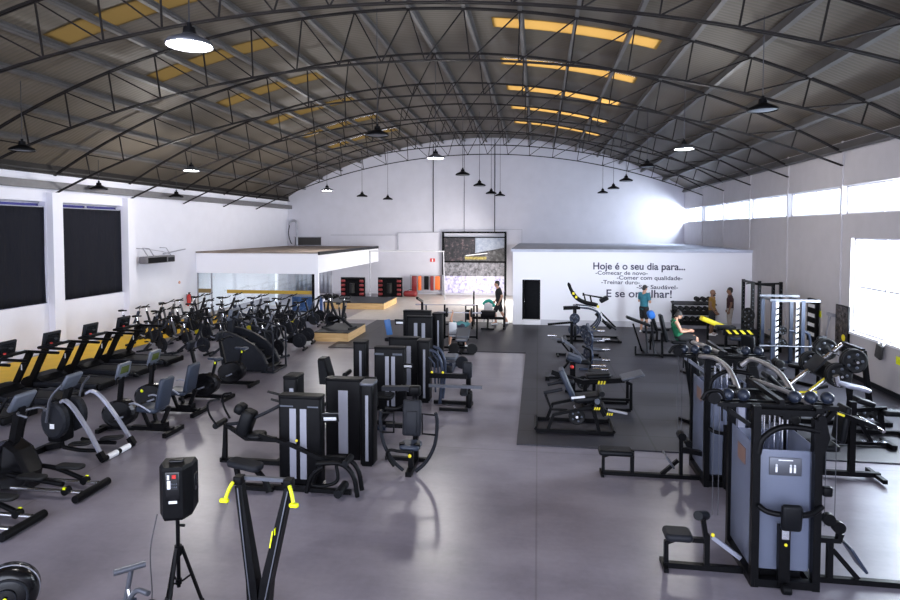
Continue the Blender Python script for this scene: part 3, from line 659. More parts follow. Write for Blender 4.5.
# stair climber
t = thing('stair_climber', 'big dark grey stair climber with tall side rails, in front of the spin bikes', 'stair climber', (-7.55, 15.0, 0), PI)
side = [(0.70, 0.04), (0.82, 0.98), (0.72, 1.08), (0.50, 1.05), (0.15, 0.92), (-0.20, 0.72), (-0.45, 0.46), (-0.55, 0.24), (-0.52, 0.04)]
for s in (-1, 1): MB().prism(side, s*0.36-0.07, s*0.36+0.07, 0.05).build('side_housing', 'char', t)
for k in range(5):
    x = -0.52+k*0.24; MB().pad((x, 0, 0.14+k*0.17), (0.26, 0.56, 0.04), 0.02, 0.01).build('step', 'rubber', t)
MB().box(-0.3, 0.7, -0.28, 0.28, 0.02, 0.12).box(0.62, 0.7, -0.28, 0.28, 0.1, 0.9).build('inner_body', 'blackp', t)
for s in (-1, 1):
    MB().sweep(smooth_pts([(-0.72, s*0.40, 0.05), (-0.72, s*0.40, 0.9), (-0.68, s*0.40, 1.1), (-0.5, s*0.40, 1.12), (0.0, s*0.38, 1.3), (0.5, s*0.33, 1.45)], 5), 0.028, 8).build('side_rail', 'char', t)
MB().sqt([(-0.72, -0.42, 0.03), (-0.72, 0.42, 0.03)], 0.05).sqt([(-0.72, -0.40, 0.03), (-0.4, -0.40, 0.03)], 0.05).sqt([(-0.72, 0.40, 0.03), (-0.4, 0.40, 0.03)], 0.05).build('rear_base', 'char', t)
MB().sqt([(0.72, 0, 0.8), (0.62, 0, 1.4)], 0.12).build('console_post', 'char', t)
c = MB().pad((0.58, 0, 1.48), (0.08, 0.5, 0.32), 0.03, 0.02, (0, -0.3, 0)).build('console', 'lgrey', t)
MB().pad((0.535, 0, 1.50), (0.012, 0.3, 0.18), 0.004, 0.002, (0, -0.3, 0)).build('screen', 'dscreen', c)

# spin bikes
def make_spin(label, body='blackp', grip='black'):
    t = thing('spin_bike', label, 'spin bike', (0,0,0), 0, 'spin bikes in front of the glazed studio')
    g = MB().cyl((0.36, -0.015, 0.30), (0.36, 0.015, 0.30), 0.205, n=22).cyl((0.36, -0.05, 0.30), (0.36, 0.05, 0.30), 0.09, n=14).torus((0.36, 0, 0.30), (0, 1, 0), 0.205, 0.025, 22, 6); g.build('flywheel', 'char', t)
    MB().sqt([(-0.50, 0, 0.06), (-0.12, 0, 0.34), (0.10, 0, 0.42), (0.26, 0, 0.72), (0.34, 0, 0.95)], 0.07).sqt([(0.52, 0, 0.06), (0.36, 0, 0.30), (0.26, 0, 0.72)], 0.05).sqt([(-0.12, 0, 0.34), (-0.26, 0, 0.80)], 0.055).build('frame', 'black', t)
    for x in (-0.52, 0.54): MB().sqt([(x, -0.25, 0.04), (x, 0.25, 0.04)], 0.055).build('foot', 'char', t)
    MB().prism([(-0.05, 0.22), (-0.06, 0.36), (0.10, 0.44), (0.40, 0.40), (0.44, 0.26), (0.2, 0.18)], 0.05, 0.085, 0.06).build('chain_guard', body, t)
    crank(t, 0.02, 0.31, 0.2)
    MB().cyl((-0.26, 0, 0.70), (-0.29, 0, 0.92), 0.018, n=8).build('seat_post', 'chrome', t)
    MB().pad((-0.36, 0, 0.95), (0.15, 0.19, 0.06), 0.06, 0.025).pad((-0.24, 0, 0.955), (0.22, 0.07, 0.045), 0.03, 0.02).build('saddle', 'vinyl', t)
    MB().cyl((0.34, 0, 0.9), (0.37, 0, 1.06), 0.02, n=8).build('handlebar_post', 'chrome', t)
    g = MB(); 
    for s in (-1, 1): g.sweep(smooth_pts([(0.36, 0, 1.06), (0.36, s*0.18, 1.06), (0.46, s*0.22, 1.10), (0.58, s*0.20, 1.16)], 3), 0.017, 6); g.cyl((0.42, s*0.07, 1.06), (0.60, s*0.05, 1.13), 0.016, n=6)
    g.build('handlebar', grip, t)
    return t
sb = make_spin('')
rows = ['row in front, behind the stair climber', 'second row from the stair climber', 'third row back from the stair climber', 'fourth row back from the stair climber', 'fifth row back from the stair climber', 'sixth row back from the stair climber', 'back row, beside the studio glass']
colw = ['beside the wall', 'second from the wall', 'third from the wall', 'fourth from the wall', 'fifth from the wall', 'sixth from the wall', 'seventh from the wall']
first = True
pal = ['marking', 'char', 'blackp', 'silver', 'lgrey', 'yellow', 'brubber']
rnd = random.Random(3)
def yline(x): return 24.3
for r_ in range(7):
    for c_ in range(7):
        x = -13.95 + c_*1.22 + rnd.uniform(-0.03, 0.03) + (0.12 if r_ % 2 else 0)
        y = 16.55 + r_*1.08 + rnd.uniform(-0.06, 0.06)
        if x < -11.9 and r_ == 0 or x < -13.0 and r_ == 1: continue
        if y > yline(x)-0.9: continue
        if x > -6.85-(y-16.5)*0.33: continue
        rz = rnd.uniform(-0.38, 0.22)
        lb = 'spin bike %s in the %s' % (colw[c_], rows[r_])
        if first: sb.location = (x, y, 0); sb.rotation_euler = (0, 0, rz); sb['label'] = lb; first = False; o = sb
        else: o = dup(sb, (x, y, 0), rz, lb)
        for ch in o.children:
            if ch.name.startswith('frame') and rnd.random() < 0.5:
                me = ch.data.copy(); me.materials[0] = M[rnd.choice(['char', 'char', 'grey', 'steel'])]; ch.data = me
            if ch.name.startswith('chain_guard') and rnd.random() < 0.65:
                me = ch.data.copy(); me.materials[0] = M[rnd.choice(pal)]; ch.data = me
dup(sb, (-8.55, 23.3, 0), -0.9, 'lone spin bike standing at the studio corner post', 'single spin bikes round the platforms')
# platforms in plywood with spin bikes on top
def platform(name, loc, sx, sy, h, label, rz=0):
    t = thing(name, label, 'platform', loc, rz, 'plywood platforms')
    MB().box(-sx/2, sx/2, -sy/2, sy/2, 0, h-0.03).build('plywood_box', 'wood', t)
    MB().box(-sx/2+0.004, sx/2-0.004, -sy/2+0.004, sy/2-0.004, h-0.03, h).build('top_sheet', 'char', t)
    return t
platform('instructor_platform', (-6.85, 20.1, 0), 1.2, 2.0, 0.32, 'low plywood platform with grey top by the studio corner, one spin bike on it')
platform('plywood_platform', (-8.6, 27.9+0.6, 0), 2.9, 2.6, 0.32, 'larger empty plywood platform farther back behind the studio corner')
dup(sb, (-6.85, 19.95, 0.32), PI*0.93, 'spin bike standing on the low plywood platform', 'single spin bikes round the platforms')
dup(sb, (-7.5, 22.1, 0), PI*0.5, 'spin bike on the floor just behind the low plywood platform', 'single spin bikes round the platforms')
# air bike and rower at the bottom edge
t = thing('air_bike', 'air bike at the bottom edge of the picture, beside the speaker tripod', 'exercise bike', (-3.72, 4.75, 0), -0.35)
MB().cyl((0.28, -0.06, 0.30), (0.28, 0.06, 0.30), 0.26, n=24).build('fan_cage', 'char', t)
MB().sqt([(-0.5, 0, 0.06), (0.5, 0, 0.06)], 0.07).sqt([(-0.1, 0, 0.06), (-0.16, 0, 0.48)], 0.06).build('frame', 'steel', t)
for x in (-0.5, 0.5): MB().sqt([(x, -0.22, 0.04), (x, 0.22, 0.04)], 0.06).build('foot', 'blackp', t)
MB().cyl((-0.16, 0, 0.45), (-0.2, 0, 0.56), 0.02).build('seat_post', 'chrome', t)
t.location = (-3.40, 4.56, 0)
MB().pad((0.30, -0.02, 0.52), (0.20, 0.23, 0.08), 0.08, 0.03).pad((0.18, -0.02, 0.525), (0.20, 0.10, 0.06), 0.04, 0.02).build('saddle', 'vinyl', t)
MB().cyl((0.30, 0, 0.3), (0.30, 0, 0.5), 0.02).build('saddle_post', 'char', t)
MB().sweep(smooth_pts([(-0.28, 0, 0.3), (-0.22, 0, 0.42), (-0.08, 0, 0.58), (0.08, 0, 0.60)], 5), 0.024, 8).cyl((-0.3, 0, 0.25), (-0.18, 0.02, 0.74), 0.022).cyl((-0.24, -0.11, 0.75), (-0.13, 0.12, 0.75), 0.03).build('handlebar', 'grey', t)
t = thing('rowing_machine', 'rowing machine with round fan housing at the bottom corner of the picture', 'rowing machine', (-4.98, 4.80, 0), 3.75)
MB().lathe((0, 0.12, 0.30), (0, -1, 0), [(0.0, 0), (0.18, 0.0), (0.235, 0.03), (0.255, 0.06), (0.255, 0.20), (0.235, 0.24), (0.18, 0.26), (0.0, 0.26)], 30).build('fan_housing', 'gloss', t)
MB().lathe((0, -0.135, 0.30), (0, -1, 0), [(0.17, 0), (0.19, 0.012), (0.17, 0.016), (0.165, 0.004)], 30).lathe((0, -0.135, 0.30), (0, -1, 0), [(0.08, 0), (0.09, 0.010), (0.08, 0.014), (0.075, 0.004)], 30).build('vent_ring', 'char', t)
MB().lathe((0, 0.125, 0.30), (0, 1, 0), [(0.17, 0), (0.19, 0.012), (0.17, 0.016), (0.165, 0.004)], 30).lathe((0, 0.125, 0.30), (0, 1, 0), [(0.08, 0), (0.09, 0.010), (0.08, 0.014), (0.075, 0.004)], 30).build('vent_ring', 'char', t)
MB().torus((0, 0.0, 0.30), (0, 1, 0), 0.25, 0.012, 30, 6).mat(0).build('outer_band', 'silver', t)
MB().ball((0, -0.15, 0.30), (0.018, 0.008, 0.018), 8, 6).ball((0, 0.14, 0.30), (0.018, 0.008, 0.018), 8, 6).build('hub_dot', 'lime', t)
MB().sqt([(0.15, 0, 0.22), (1.9, 0, 0.30)], 0.09).build('rail', 'grey', t)
MB().pad((0.7, 0, 0.40), (0.26, 0.30, 0.07), 0.1, 0.03).build('seat', 'vinyl', t)
MB().sqt([(1.85, -0.2, 0.04), (1.85, 0.2, 0.04)], 0.06).sqt([(1.85, 0, 0.04), (1.85, 0, 0.28)], 0.05).build('foot', 'blackp', t)
MB().sqt([(0.05, -0.22, 0.03), (0.05, 0.22, 0.03)], 0.05).build('front_foot', 'blackp', t)

# speaker on a tripod
t = thing('speaker_stand', 'black tripod speaker stand carrying the loudspeaker', 'speaker stand', (-3.50, 5.24, 0), 0.1)
MB().cyl((0, 0, 0.22), (0, 0, 0.95), 0.019, n=12).build('pole', 'black', t)
MB().cyl((0, 0, 0.54), (0, 0, 0.64), 0.035, n=12).build('collar', 'blackp', t); MB().cyl((0, 0, 0.25), (0, 0, 0.30), 0.03, n=12).build('collar', 'blackp', t)
MB().cyl((0.02, 0, 0.84), (0.07, 0, 0.84), 0.014, n=8).build('knob', 'blackp', t)
for k in range(3):
    a = 2*PI*k/3+0.5; ca, sa = math.cos(a), math.sin(a)
    l = MB().sqt([(0.03*ca, 0.03*sa, 0.62), (0.21*ca, 0.21*sa, 0.02)], 0.024).build('leg', 'black', t)
    MB().ball((0.21*ca, 0.21*sa, 0.025), 0.025, 8, 6).build('rubber_foot', 'rubber', l)
    MB().sqt([(0.03*ca, 0.03*sa, 0.27), (0.117*ca, 0.117*sa, 0.32)], 0.014).build('brace', 'black', t)
t = thing('loudspeaker', 'black loudspeaker on the tripod stand, its connector panel facing the camera', 'loudspeaker', (-3.50, 5.24, 0.95), 0.30)
g = MB(); w0, w1, d, h = 0.09, 0.155, 0.145, 0.52
pl = [(-w1, d), (-w1, -0.02), (-w0, -d), (w0, -d), (w1, -0.02), (w1, d)]
vs = []; 
for z, k in ((0, 0.90), (0.03, 1), (h-0.03, 1), (h, 0.90)): vs += [(p[0]*k, p[1]*k, z) for p in pl]
fs = [(i*6+j, i*6+(j+1) % 6, (i+1)*6+(j+1) % 6, (i+1)*6+j) for i in range(3) for j in range(6)] + [(5,4,3,2,1,0), tuple(range(18, 24))]
g.add(vs, fs).build('cabinet', 'blackp', t)
MB().box(-0.16, 0.16, d, d+0.01, 0.04, h-0.04).build('front_grille', 'char', t)
MB().pad((0, -d-0.001, 0.34), (0.13, 0.008, 0.28), 0.003, 0.002).build('recess', 'gloss', t)
MB().box(-0.045, 0.05, -d-0.012, -d-0.005, 0.31, 0.46).build('connector_panel', 'dscreen', t)
MB().box(-0.045, -0.015, -d-0.015, -d-0.012, 0.32, 0.40).box(-0.045, -0.025, -d-0.015, -d-0.012, 0.41, 0.455).build('white_label', 'marking', t)
MB().box(0.0, 0.035, -d-0.016, -d-0.012, 0.42, 0.455).build('red_label', 'red', t)
for i in range(3):
    for j in range(2): MB().cyl((0.0+0.02*i, -d-0.012, 0.34+0.03*j), (0.0+0.02*i, -d-0.022, 0.34+0.03*j), 0.006, n=6).build('knob', 'lgrey', t)
MB().box(-0.035, 0.04, -d-0.01, -d-0.004, 0.175, 0.20).build('logo_strip', 'marking', t)
MB().pad((0, 0.0, h+0.012), (0.14, 0.05, 0.03), 0.02, 0.01).build('top_handle', 'gloss', t)
for s in (-1, 1): MB().pad((s*w1*0.995, 0.07, 0.30), (0.02, 0.10, 0.16), 0.008, 0.004).build('side_handle', 'gloss', t)
tag(MB().sweep(smooth_pts([(-3.58, 5.04, 1.04), (-3.63, 5.0, 0.7), (-3.62, 5.0, 0.3), (-3.58, 4.92, 0.012), (-3.4, 4.9, 0.012), (-3.2, 5.0, 0.012)], 6), 0.006, 6).build('speaker_cable', 'cable'), 'thin grey cable hanging down from the back of the loudspeaker', 'cable')

# V-shaped twin-arm ski trainer with yellow handles
t = thing('ski_trainer', 'black V-shaped twin-arm ski trainer with two yellow hand grips at its top', 'ski trainer', (-2.55, 5.08, 0), 0.0)
# narrow base spreading to two tall posts
for s, x1 in ((-1, -0.27), (1, 0.23)):
    a = MB().sweep([(s*0.035-0.02, 0.0, 0.10), (s*0.07-0.02, 0.02, 0.45), (x1, 0.12, 1.31)], [1.3, 1.15, 0.8], sq=(0.085, 0.10)).build('post', 'black', t)
    MB().sweep([(s*0.035-0.02+0.01*s, -0.075, 0.14), (x1+0.01, 0.055, 1.30)], 1, sq=(0.010, 0.006)).build('cord', 'grey', a)
    MB().pad((x1, 0.11, 1.36), (0.09, 0.10, 0.08), 0.02, 0.01).build('pulley_housing', 'blackp', a)
    MB().sweep(smooth_pts([(x1+s*0.03, 0.05, 1.36), (x1+s*0.06, 0.03, 1.30), (x1+s*0.085, 0.01, 1.22)], 3), [0.018]*7, 8).pad((x1+s*0.095, 0.0, 1.20), (0.09, 0.05, 0.035), 0.02, 0.01).build('hand_grip', 'lime', a)
MB().sqt([(-0.27, 0.14, 1.37), (0.23, 0.14, 1.37)], 0.035).build('top_bar', 'grey', t)
MB().pad((-0.02, 0, 0.08), (0.18, 0.20, 0.14), 0.04, 0.02).build('hub', 'black', t)
MB().box(-0.22, 0.18, -0.3, 0.30, 0, 0.03).build('base_plate', 'black', t)
MB().box(0.128, 0.134, 0.0, 0.03, 0.9, 0.96).sweep([(0.085, -0.005, 0.78), (0.105, 0.018, 0.93)], 1, sq=(0.012, 0.004)).build('lime_badge', 'lime', t)

# ================================================================== WEIGHT MACHINES IN THE MIDDLE
def tower(t, x, y, w, d, h=1.36, strips=((0, 0.1),), side=False, name='weight_tower', cap='blackp'):
    """weight stack housing; strips: (offset, width) of pale slotted guards on the face towards -Y (and on the back)"""
    g = MB().pad((x, y, h/2+0.01), (w, d, h-0.06), 0.05, 0.01); o = g.build(name, 'blackp', t)
    MB().pad((x, y, h-0.02), (w+0.012, d+0.012, 0.05), 0.055, 0.015).build('cap', cap, o)
    for (ox, sw) in strips:
        for s in (-1, 1): MB().pad((x+ox, y+s*(d/2+0.001), h*0.47), (sw, 0.008, h*0.78), 0.003, 0.002).build('slotted_guard', 'strip', o)
    MB().box(x-w/2+0.03, x+w/2-0.03, y-d/2+0.02, y+d/2-0.02, 0, 0.05).build('base', 'black', t)
    return o
def seatpad(t, c, size=(0.38, 0.36, 0.09), rot=(0,0,0), name='seat', m='vinyl'): return MB().pad(c, size, 0.08, 0.03, rot).build(name, m, t)
G_ = 'weight machines down the middle'
# A: seated row machine nearest the camera
t = thing('row_machine', 'two-strip black weight tower with grey seat and curved lever arms, behind the ski trainer', 'weight machine', (0,0,0), 0, G_)
o = tower(t, -3.43, 8.22, 0.66, 0.20, 1.33, ((-0.10, 0.10), (0.06, 0.10)))
MB().box(-3.72, -3.52, 8.108, 8.114, 1.17, 1.19).build('logo_strip', 'lgrey', o); MB().box(-3.30, -3.14, 8.108, 8.114, 1.17, 1.19).build('logo_strip', 'lgrey', o)
p = MB().pad((-2.95, 8.10, 1.05), (0.24, 0.03, 0.18), 0.02, 0.01, (0.5, 0, 0.2)).build('instruction_plate', 'dscreen', t)
MB().pad((-2.95, 8.083, 1.03), (0.18, 0.01, 0.06), 0.01, 0.003, (0.5, 0, 0.2)).build('label', 'marking', p)
seatpad(t, (-4.12, 7.82, 0.40), (0.52, 0.24, 0.09), (0, 0.10, -0.12), 'seat', 'char')
MB().sqt([(-4.28, 7.86, 0.34), (-4.22, 7.86, 0.05), (-3.72, 7.86, 0.05)], 0.06).sqt([(-3.98, 7.82, 0.36), (-3.80, 7.78, 0.20), (-3.74, 7.76, 0.05)], 0.06).sqt([(-4.30, 7.95, 0.04), (-2.60, 7.95, 0.04)], 0.06).build('seat_frame', 'black', t)
MB().sqt([(-4.0, 8.0, 0.78), (-3.5, 7.98, 0.66), (-3.05, 7.96, 0.50), (-2.72, 7.96, 0.49)], 0.05, 0.05).build('link_arm', 'black', t)
for y in (7.80, 8.02):
    MB().sweep(smooth_pts([(-3.05, y, 0.48), (-2.70, y, 0.50), (-2.52, y, 0.34), (-2.46, y, 0.05)], 5), 0.035, 8).build('curved_frame', 'black', t)
    MB().sweep(smooth_pts([(-3.20, y, 0.06), (-3.12, y, 0.30), (-2.95, y, 0.45)], 5), 0.03, 8).build('curved_frame', 'black', t)
MB().sweep(smooth_pts([(-2.80, 7.9, 0.46), (-2.78, 7.88, 0.22), (-3.0, 7.86, 0.14), (-3.2, 7.86, 0.16)], 5), 0.026, 8).build('lever', 'black', t)
MB().cyl((-2.72, 7.72, 0.10), (-2.72, 8.05, 0.10), 0.06).build('roller_pad', 'vinyl', t); MB().cyl((-2.62, 7.74, 0.52), (-2.62, 8.02, 0.52), 0.045).build('roller_pad', 'vinyl', t)
MB().ball((-3.42, 7.99, 0.72), 0.02, 8, 6).build('yellow_knob', 'yellow', t)
# B: pulldown style machine to its side
t = thing('biceps_machine', 'black machine with raised arm handles and a curled black pad, beside the recumbent bikes aisle', 'weight machine', (0,0,0), 0, G_)
tower(t, -4.02, 9.32, 0.25, 0.34, 1.34, ((0.03, 0.07),))
MB().sqt([(-5.05, 8.80, 0.05), (-4.0, 8.80, 0.05)], 0.07).sqt([(-4.98, 8.80, 0.05), (-4.96, 8.80, 0.62), (-4.6, 8.80, 0.42), (-4.1, 8.80, 0.42)], 0.07).sqt([(-4.1, 8.8, 0.05), (-4.0, 9.3, 0.05)], 0.06).build('frame', 'black', t)
MB().sweep(smooth_pts([(-4.95, 8.82, 0.62), (-4.7, 8.82, 0.66), (-4.35, 8.86, 0.80), (-4.05, 8.95, 0.95)], 4), 0.028, 8).build('link_arm', 'char', t)
MB().pad((-4.62, 8.85, 0.66), (0.22, 0.26, 0.42), 0.07, 0.05, (0, 0.35, 0)).pad((-4.72, 8.85, 0.88), (0.16, 0.24, 0.16), 0.06, 0.05, (0, 0.5, 0)).build('backrest', 'vinyl', t)
seatpad(t, (-4.45, 8.85, 0.46), (0.26, 0.30, 0.08), name='seat')
for s in (-1, 1):
    MB().sweep(smooth_pts([(-5.02, 8.85+s*0.20, 0.64), (-5.14, 8.85+s*0.22, 0.84), (-5.15, 8.85+s*0.22, 1.02), (-4.98, 8.85+s*0.18, 1.07)], 4), 0.017, 8).build('handle', 'black', t)
    MB().cyl((-4.28, 8.95+s*0.06, 1.08-0.08*s), (-4.05, 8.98+s*0.06, 1.02-0.08*s), 0.02).build('hand_grip', 'rubber', t)
MB().cyl((-5.08, 8.70, 0.62), (-5.08, 9.0, 0.62), 0.05).build('roller_pad', 'vinyl', t)
# C: tower with one broad strip
t = thing('leg_extension_machine', 'weight tower with one broad pale strip, behind the two-strip tower with the grey seat', 'weight machine', (0,0,0), 0, G_)
tower(t, -3.12, 9.28, 0.62, 0.20, 1.33, ((0.0, 0.16),))
MB().sqt([(-3.1, 9.5, 0.05), (-3.1, 10.7, 0.05)], 0.07).sqt([(-3.1, 10.1, 0.05), (-3.1, 10.1, 0.42)], 0.07).sqt([(-3.1, 10.65, 0.05), (-3.1, 10.60, 0.6)], 0.06).sqt([(-3.4, 10.68, 0.04), (-2.8, 10.68, 0.04)], 0.06).build('frame', 'steel', t)
seatpad(t, (-3.1, 10.15, 0.47), (0.42, 0.44, 0.09)); MB().pad((-3.1, 10.48, 0.78), (0.40, 0.08, 0.58), 0.035, 0.03, (0.18, 0, 0)).build('backrest', 'vinyl', t)
MB().cyl((-3.30, 9.80, 0.25), (-2.90, 9.80, 0.25), 0.05).build('roller_pad', 'vinyl', t)
# D: chest press facing the camera
t = thing('chest_press_machine', 'chest press machine with slim weight tower, grey upright backrest and two bowed arms', 'weight machine', (0,0,0), 0, G_)
tower(t, -2.62, 8.75, 0.22, 0.30, 1.35, ((0.01, 0.05),), cap='grey')
_n0 = len(t.children)
MB().pad((-1.88, 8.72, 0.90), (0.29, 0.08, 0.54), 0.05, 0.03, (-0.14, 0, 0)).build('backrest', 'char', t)
MB().pad((-1.88, 8.665, 0.84), (0.17, 0.03, 0.34), 0.03, 0.012, (-0.14, 0, 0)).build('back_cushion', 'char', t)
MB().pad((-1.88, 8.82, 1.21), (0.19, 0.12, 0.16), 0.04, 0.03).build('head_housing', 'black', t)
seatpad(t, (-1.88, 8.50, 0.44), (0.32, 0.34, 0.08), name='seat', m='bvinyl')
MB().sqt([(-2.42, 8.85, 1.22), (-1.92, 8.85, 1.24)], 0.10, 0.07).build('top_arm', 'char', t)
MB().sqt([(-1.88, 8.86, 1.2), (-1.88, 8.90, 0.05)], 0.08).sqt([(-1.88, 8.90, 0.05), (-1.88, 8.30, 0.05)], 0.09).sqt([(-2.4, 8.95, 0.05), (-1.7, 8.95, 0.05)], 0.06).sqt([(-2.4, 8.98, 0.58), (-1.88, 8.98, 0.58)], 0.07).sqt([(-1.88, 8.52, 0.40), (-1.88, 8.52, 0.05)], 0.08).build('frame', 'black', t)
for s in (-1, 1):
    MB().sweep(smooth_pts([(-1.88+s*0.10, 8.40, 0.08), (-1.88+s*0.26, 8.38, 0.24), (-1.88+s*0.40, 8.36, 0.52), (-1.88+s*0.44, 8.34, 0.86), (-1.88+s*0.42, 8.33, 1.02)], 5), 0.028, 8).build('press_arm', 'char', t)
    MB().sweep([(-1.88+s*0.43, 8.33, 0.98), (-1.88+s*0.22, 8.30, 1.00), (-1.88+s*0.22, 8.30, 0.70), (-1.88+s*0.43, 8.33, 0.68)], 0.016, 8).build('handle', 'black', t)
    MB().cyl((-1.88+s*0.12, 8.42, 0.42), (-1.88+s*0.12, 8.42, 0.50), 0.045).build('pivot', 'black', t)
MB().sweep(smooth_pts([(-2.10, 8.30, 0.18), (-2.20, 8.28, 0.34), (-2.16, 8.28, 0.43), (-2.0, 8.28, 0.42), (-1.80, 8.28, 0.42)], 4), 0.024, 8).build('foot_lever', 'black', t)
MB().ball((-1.86, 8.32, 0.34), 0.028, 8, 6).build('yellow_knob', 'yellow', t)
MB().sweep([(-2.28, 8.5, 1.0), (-2.1, 8.5, 1.0), (-1.95, 8.6, 1.05)], 0.028, 8).build('link_arm', 'black', t)
for c_ in list(t.children)[_n0:]: c_.location = (-0.05, 0.36, -0.02)
# E
t = thing('shoulder_press_machine', 'two-strip weight tower in the second cluster of machines, behind the chest press', 'weight machine', (0,0,0), 0, G_)
o = tower(t, -3.02, 11.95, 0.66, 0.20, 1.33, ((-0.05, 0.08), (0.08, 0.08)))
MB().box(-3.34, -3.14, 11.838, 11.845, 1.17, 1.21).build('logo_strip', 'lgrey', o); MB().box(-2.95, -2.75, 11.838, 11.845, 1.17, 1.21).build('logo_strip', 'lgrey', o)
MB().sqt([(-3.0, 11.9, 0.05), (-3.0, 11.0, 0.05)], 0.07).sqt([(-3.3, 11.0, 0.04), (-2.7, 11.0, 0.04)], 0.06).sqt([(-3.0, 11.4, 0.05), (-3.0, 11.4, 0.42)], 0.07).build('frame', 'black', t)
seatpad(t, (-3.0, 11.35, 0.46)); MB().sweep(smooth_pts([(-3.3, 11.7, 0.5), (-3.35, 11.4, 0.66), (-3.3, 11.1, 0.62)], 4), 0.025, 8).sweep(smooth_pts([(-2.7, 11.7, 0.5), (-2.65, 11.4, 0.66), (-2.7, 11.1, 0.62)], 4), 0.025, 8).build('lever', 'black', t)
p = MB().pad((-2.60, 11.72, 0.99), (0.20, 0.02, 0.12), 0.01, 0.005, (0.5, 0, 0)).build('instruction_plate', 'dscreen', t); MB().pad((-2.60, 11.705, 0.985), (0.15, 0.01, 0.05), 0.01, 0.003, (0.5, 0, 0)).build('label', 'marking', p)
# F
t = thing('leg_curl_machine', 'machine with slim tower and black chair back, on the bike side of the second cluster', 'weight machine', (0,0,0), 0, G_)
tower(t, -3.80, 12.45, 0.28, 0.32, 1.34, ((0.03, 0.05),))
MB().sqt([(-4.55, 12.0, 0.05), (-3.8, 12.0, 0.05), (-3.8, 12.4, 0.05)], 0.07).sqt([(-4.35, 12.0, 0.05), (-4.35, 12.0, 0.45)], 0.07).sqt([(-3.75, 12.1, 0.55), (-4.35, 12.1, 0.5)], 0.05).build('frame', 'black', t)
seatpad(t, (-4.22, 12.0, 0.50), (0.36, 0.40, 0.09)); MB().prism([(-4.52, 0.5), (-4.40, 0.5), (-4.30, 0.62), (-4.42, 1.05), (-4.56, 1.05)], 11.80, 12.20, 0.10).build('backrest', 'vinyl', t)
MB().cyl((-3.98, 11.85, 0.72), (-3.98, 12.2, 0.72), 0.05).build('roller_pad', 'vinyl', t)
# G
t = thing('abdominal_machine', 'broad one-strip weight tower standing at the back of the second cluster', 'weight machine', (0,0,0), 0, G_)
tower(t, -2.98, 13.1, 0.70, 0.22, 1.33, ((0.12, 0.10),))
MB().sqt([(-3.0, 13.4, 0.05), (-3.0, 14.5, 0.05)], 0.07).sqt([(-3.0, 14.0, 0.05), (-3.0, 14.0, 0.45)], 0.07).sqt([(-3.3, 14.5, 0.04), (-2.7, 14.5, 0.04)], 0.06).build('frame', 'black', t)
seatpad(t, (-3.0, 14.0, 0.5)); MB().pad((-3.0, 14.25, 0.85), (0.36, 0.08, 0.5), 0.035, 0.03).build('backrest', 'vinyl', t)
# H
t = thing('rowing_weight_machine', 'machine with blue-grey slim tower and long horizontal lever bars pointing to the open floor', 'weight machine', (0,0,0), 0, G_)
tower(t, -2.44, 12.7, 0.28, 0.34, 1.36, ((0.02, 0.05),), cap='blackp')
for y in (12.35, 12.75):
    MB().sweep(smooth_pts([(-2.26, y, 1.2), (-2.10, y, 1.12), (-2.0, y, 0.85), (-2.02, y, 0.40), (-2.05, y, 0.06)], 5), 0.035, 8).build('curved_frame', 'steel', t)
    MB().sweep([(-2.28, y, 1.05), (-2.16, y, 0.9), (-2.14, y, 0.3)], 0.02, 8).build('guide_rod', 'steel', t)
MB().sqt([(-2.25, 12.2, 0.70), (-1.45, 12.2, 0.70)], 0.08, 0.10).build('lever_bar', 'black', t); MB().sqt([(-2.2, 11.9, 0.56), (-1.10, 11.9, 0.56)], 0.06).build('lever_bar', 'grey', t)
MB().sqt([(-2.2, 12.5, 0.05), (-1.35, 12.5, 0.05)], 0.07).sqt([(-1.45, 12.5, 0.05), (-1.45, 12.5, 0.6)], 0.10).sqt([(-2.0, 12.0, 0.05), (-1.4, 12.0, 0.05)], 0.06).sqt([(-1.45, 12.0, 0.05), (-1.45, 12.5, 0.05)], 0.06).build('frame', 'black', t)
MB().pad((-1.46, 12.35, 0.80), (0.20, 0.10, 0.34), 0.04, 0.03).build('chest_pad', 'char', t); MB().pad((-1.50, 12.15, 0.42), (0.16, 0.30, 0.08), 0.05, 0.03, (0.5, 0, 0)).build('seat', 'char', t)
MB().pad((-1.40, 12.2, 0.22), (0.12, 0.26, 0.34), 0.05, 0.04).build('foot_rest', 'blackp', t)
MB().ball((-2.18, 12.13, 0.78), 0.028, 8, 6).build('yellow_knob', 'yellow', t); MB().ball((-1.95, 12.13, 0.78), 0.028, 8, 6).build('yellow_knob', 'yellow', t)
# I, third cluster
t = thing('hip_machine', 'two-strip weight tower with blue backrest beside it, third cluster near the rubber floor', 'weight machine', (0,0,0), 0, G_)
tower(t, -3.28, 16.4, 0.74, 0.22, 1.33, ((-0.10, 0.10), (0.12, 0.10)))
MB().sqt([(-4.3, 16.9, 0.05), (-3.5, 16.7, 0.05)], 0.07).sqt([(-4.25, 16.9, 0.05), (-4.2, 16.9, 0.6)], 0.07).build('frame', 'black', t)
MB().pad((-4.28, 16.75, 0.93), (0.18, 0.07, 0.46), 0.035, 0.02, (0.1, -0.15, 0)).build('backrest', 'blue', t)
seatpad(t, (-4.2, 16.55, 0.62), (0.26, 0.26, 0.10)); 
MB().pad((-3.84, 16.3, 1.16), (0.28, 0.03, 0.18), 0.02, 0.01, (0.4, 0, 0)).mat(1).pad((-3.84, 16.28, 1.14), (0.20, 0.01, 0.07), 0.01, 0.003, (0.4, 0, 0)).build('instruction_plate', ['dscreen', 'marking'], t)
t = thing('lat_machine', 'broad weight tower hidden partly behind the third cluster of machines', 'weight machine', (0,0,0), 0, G_)
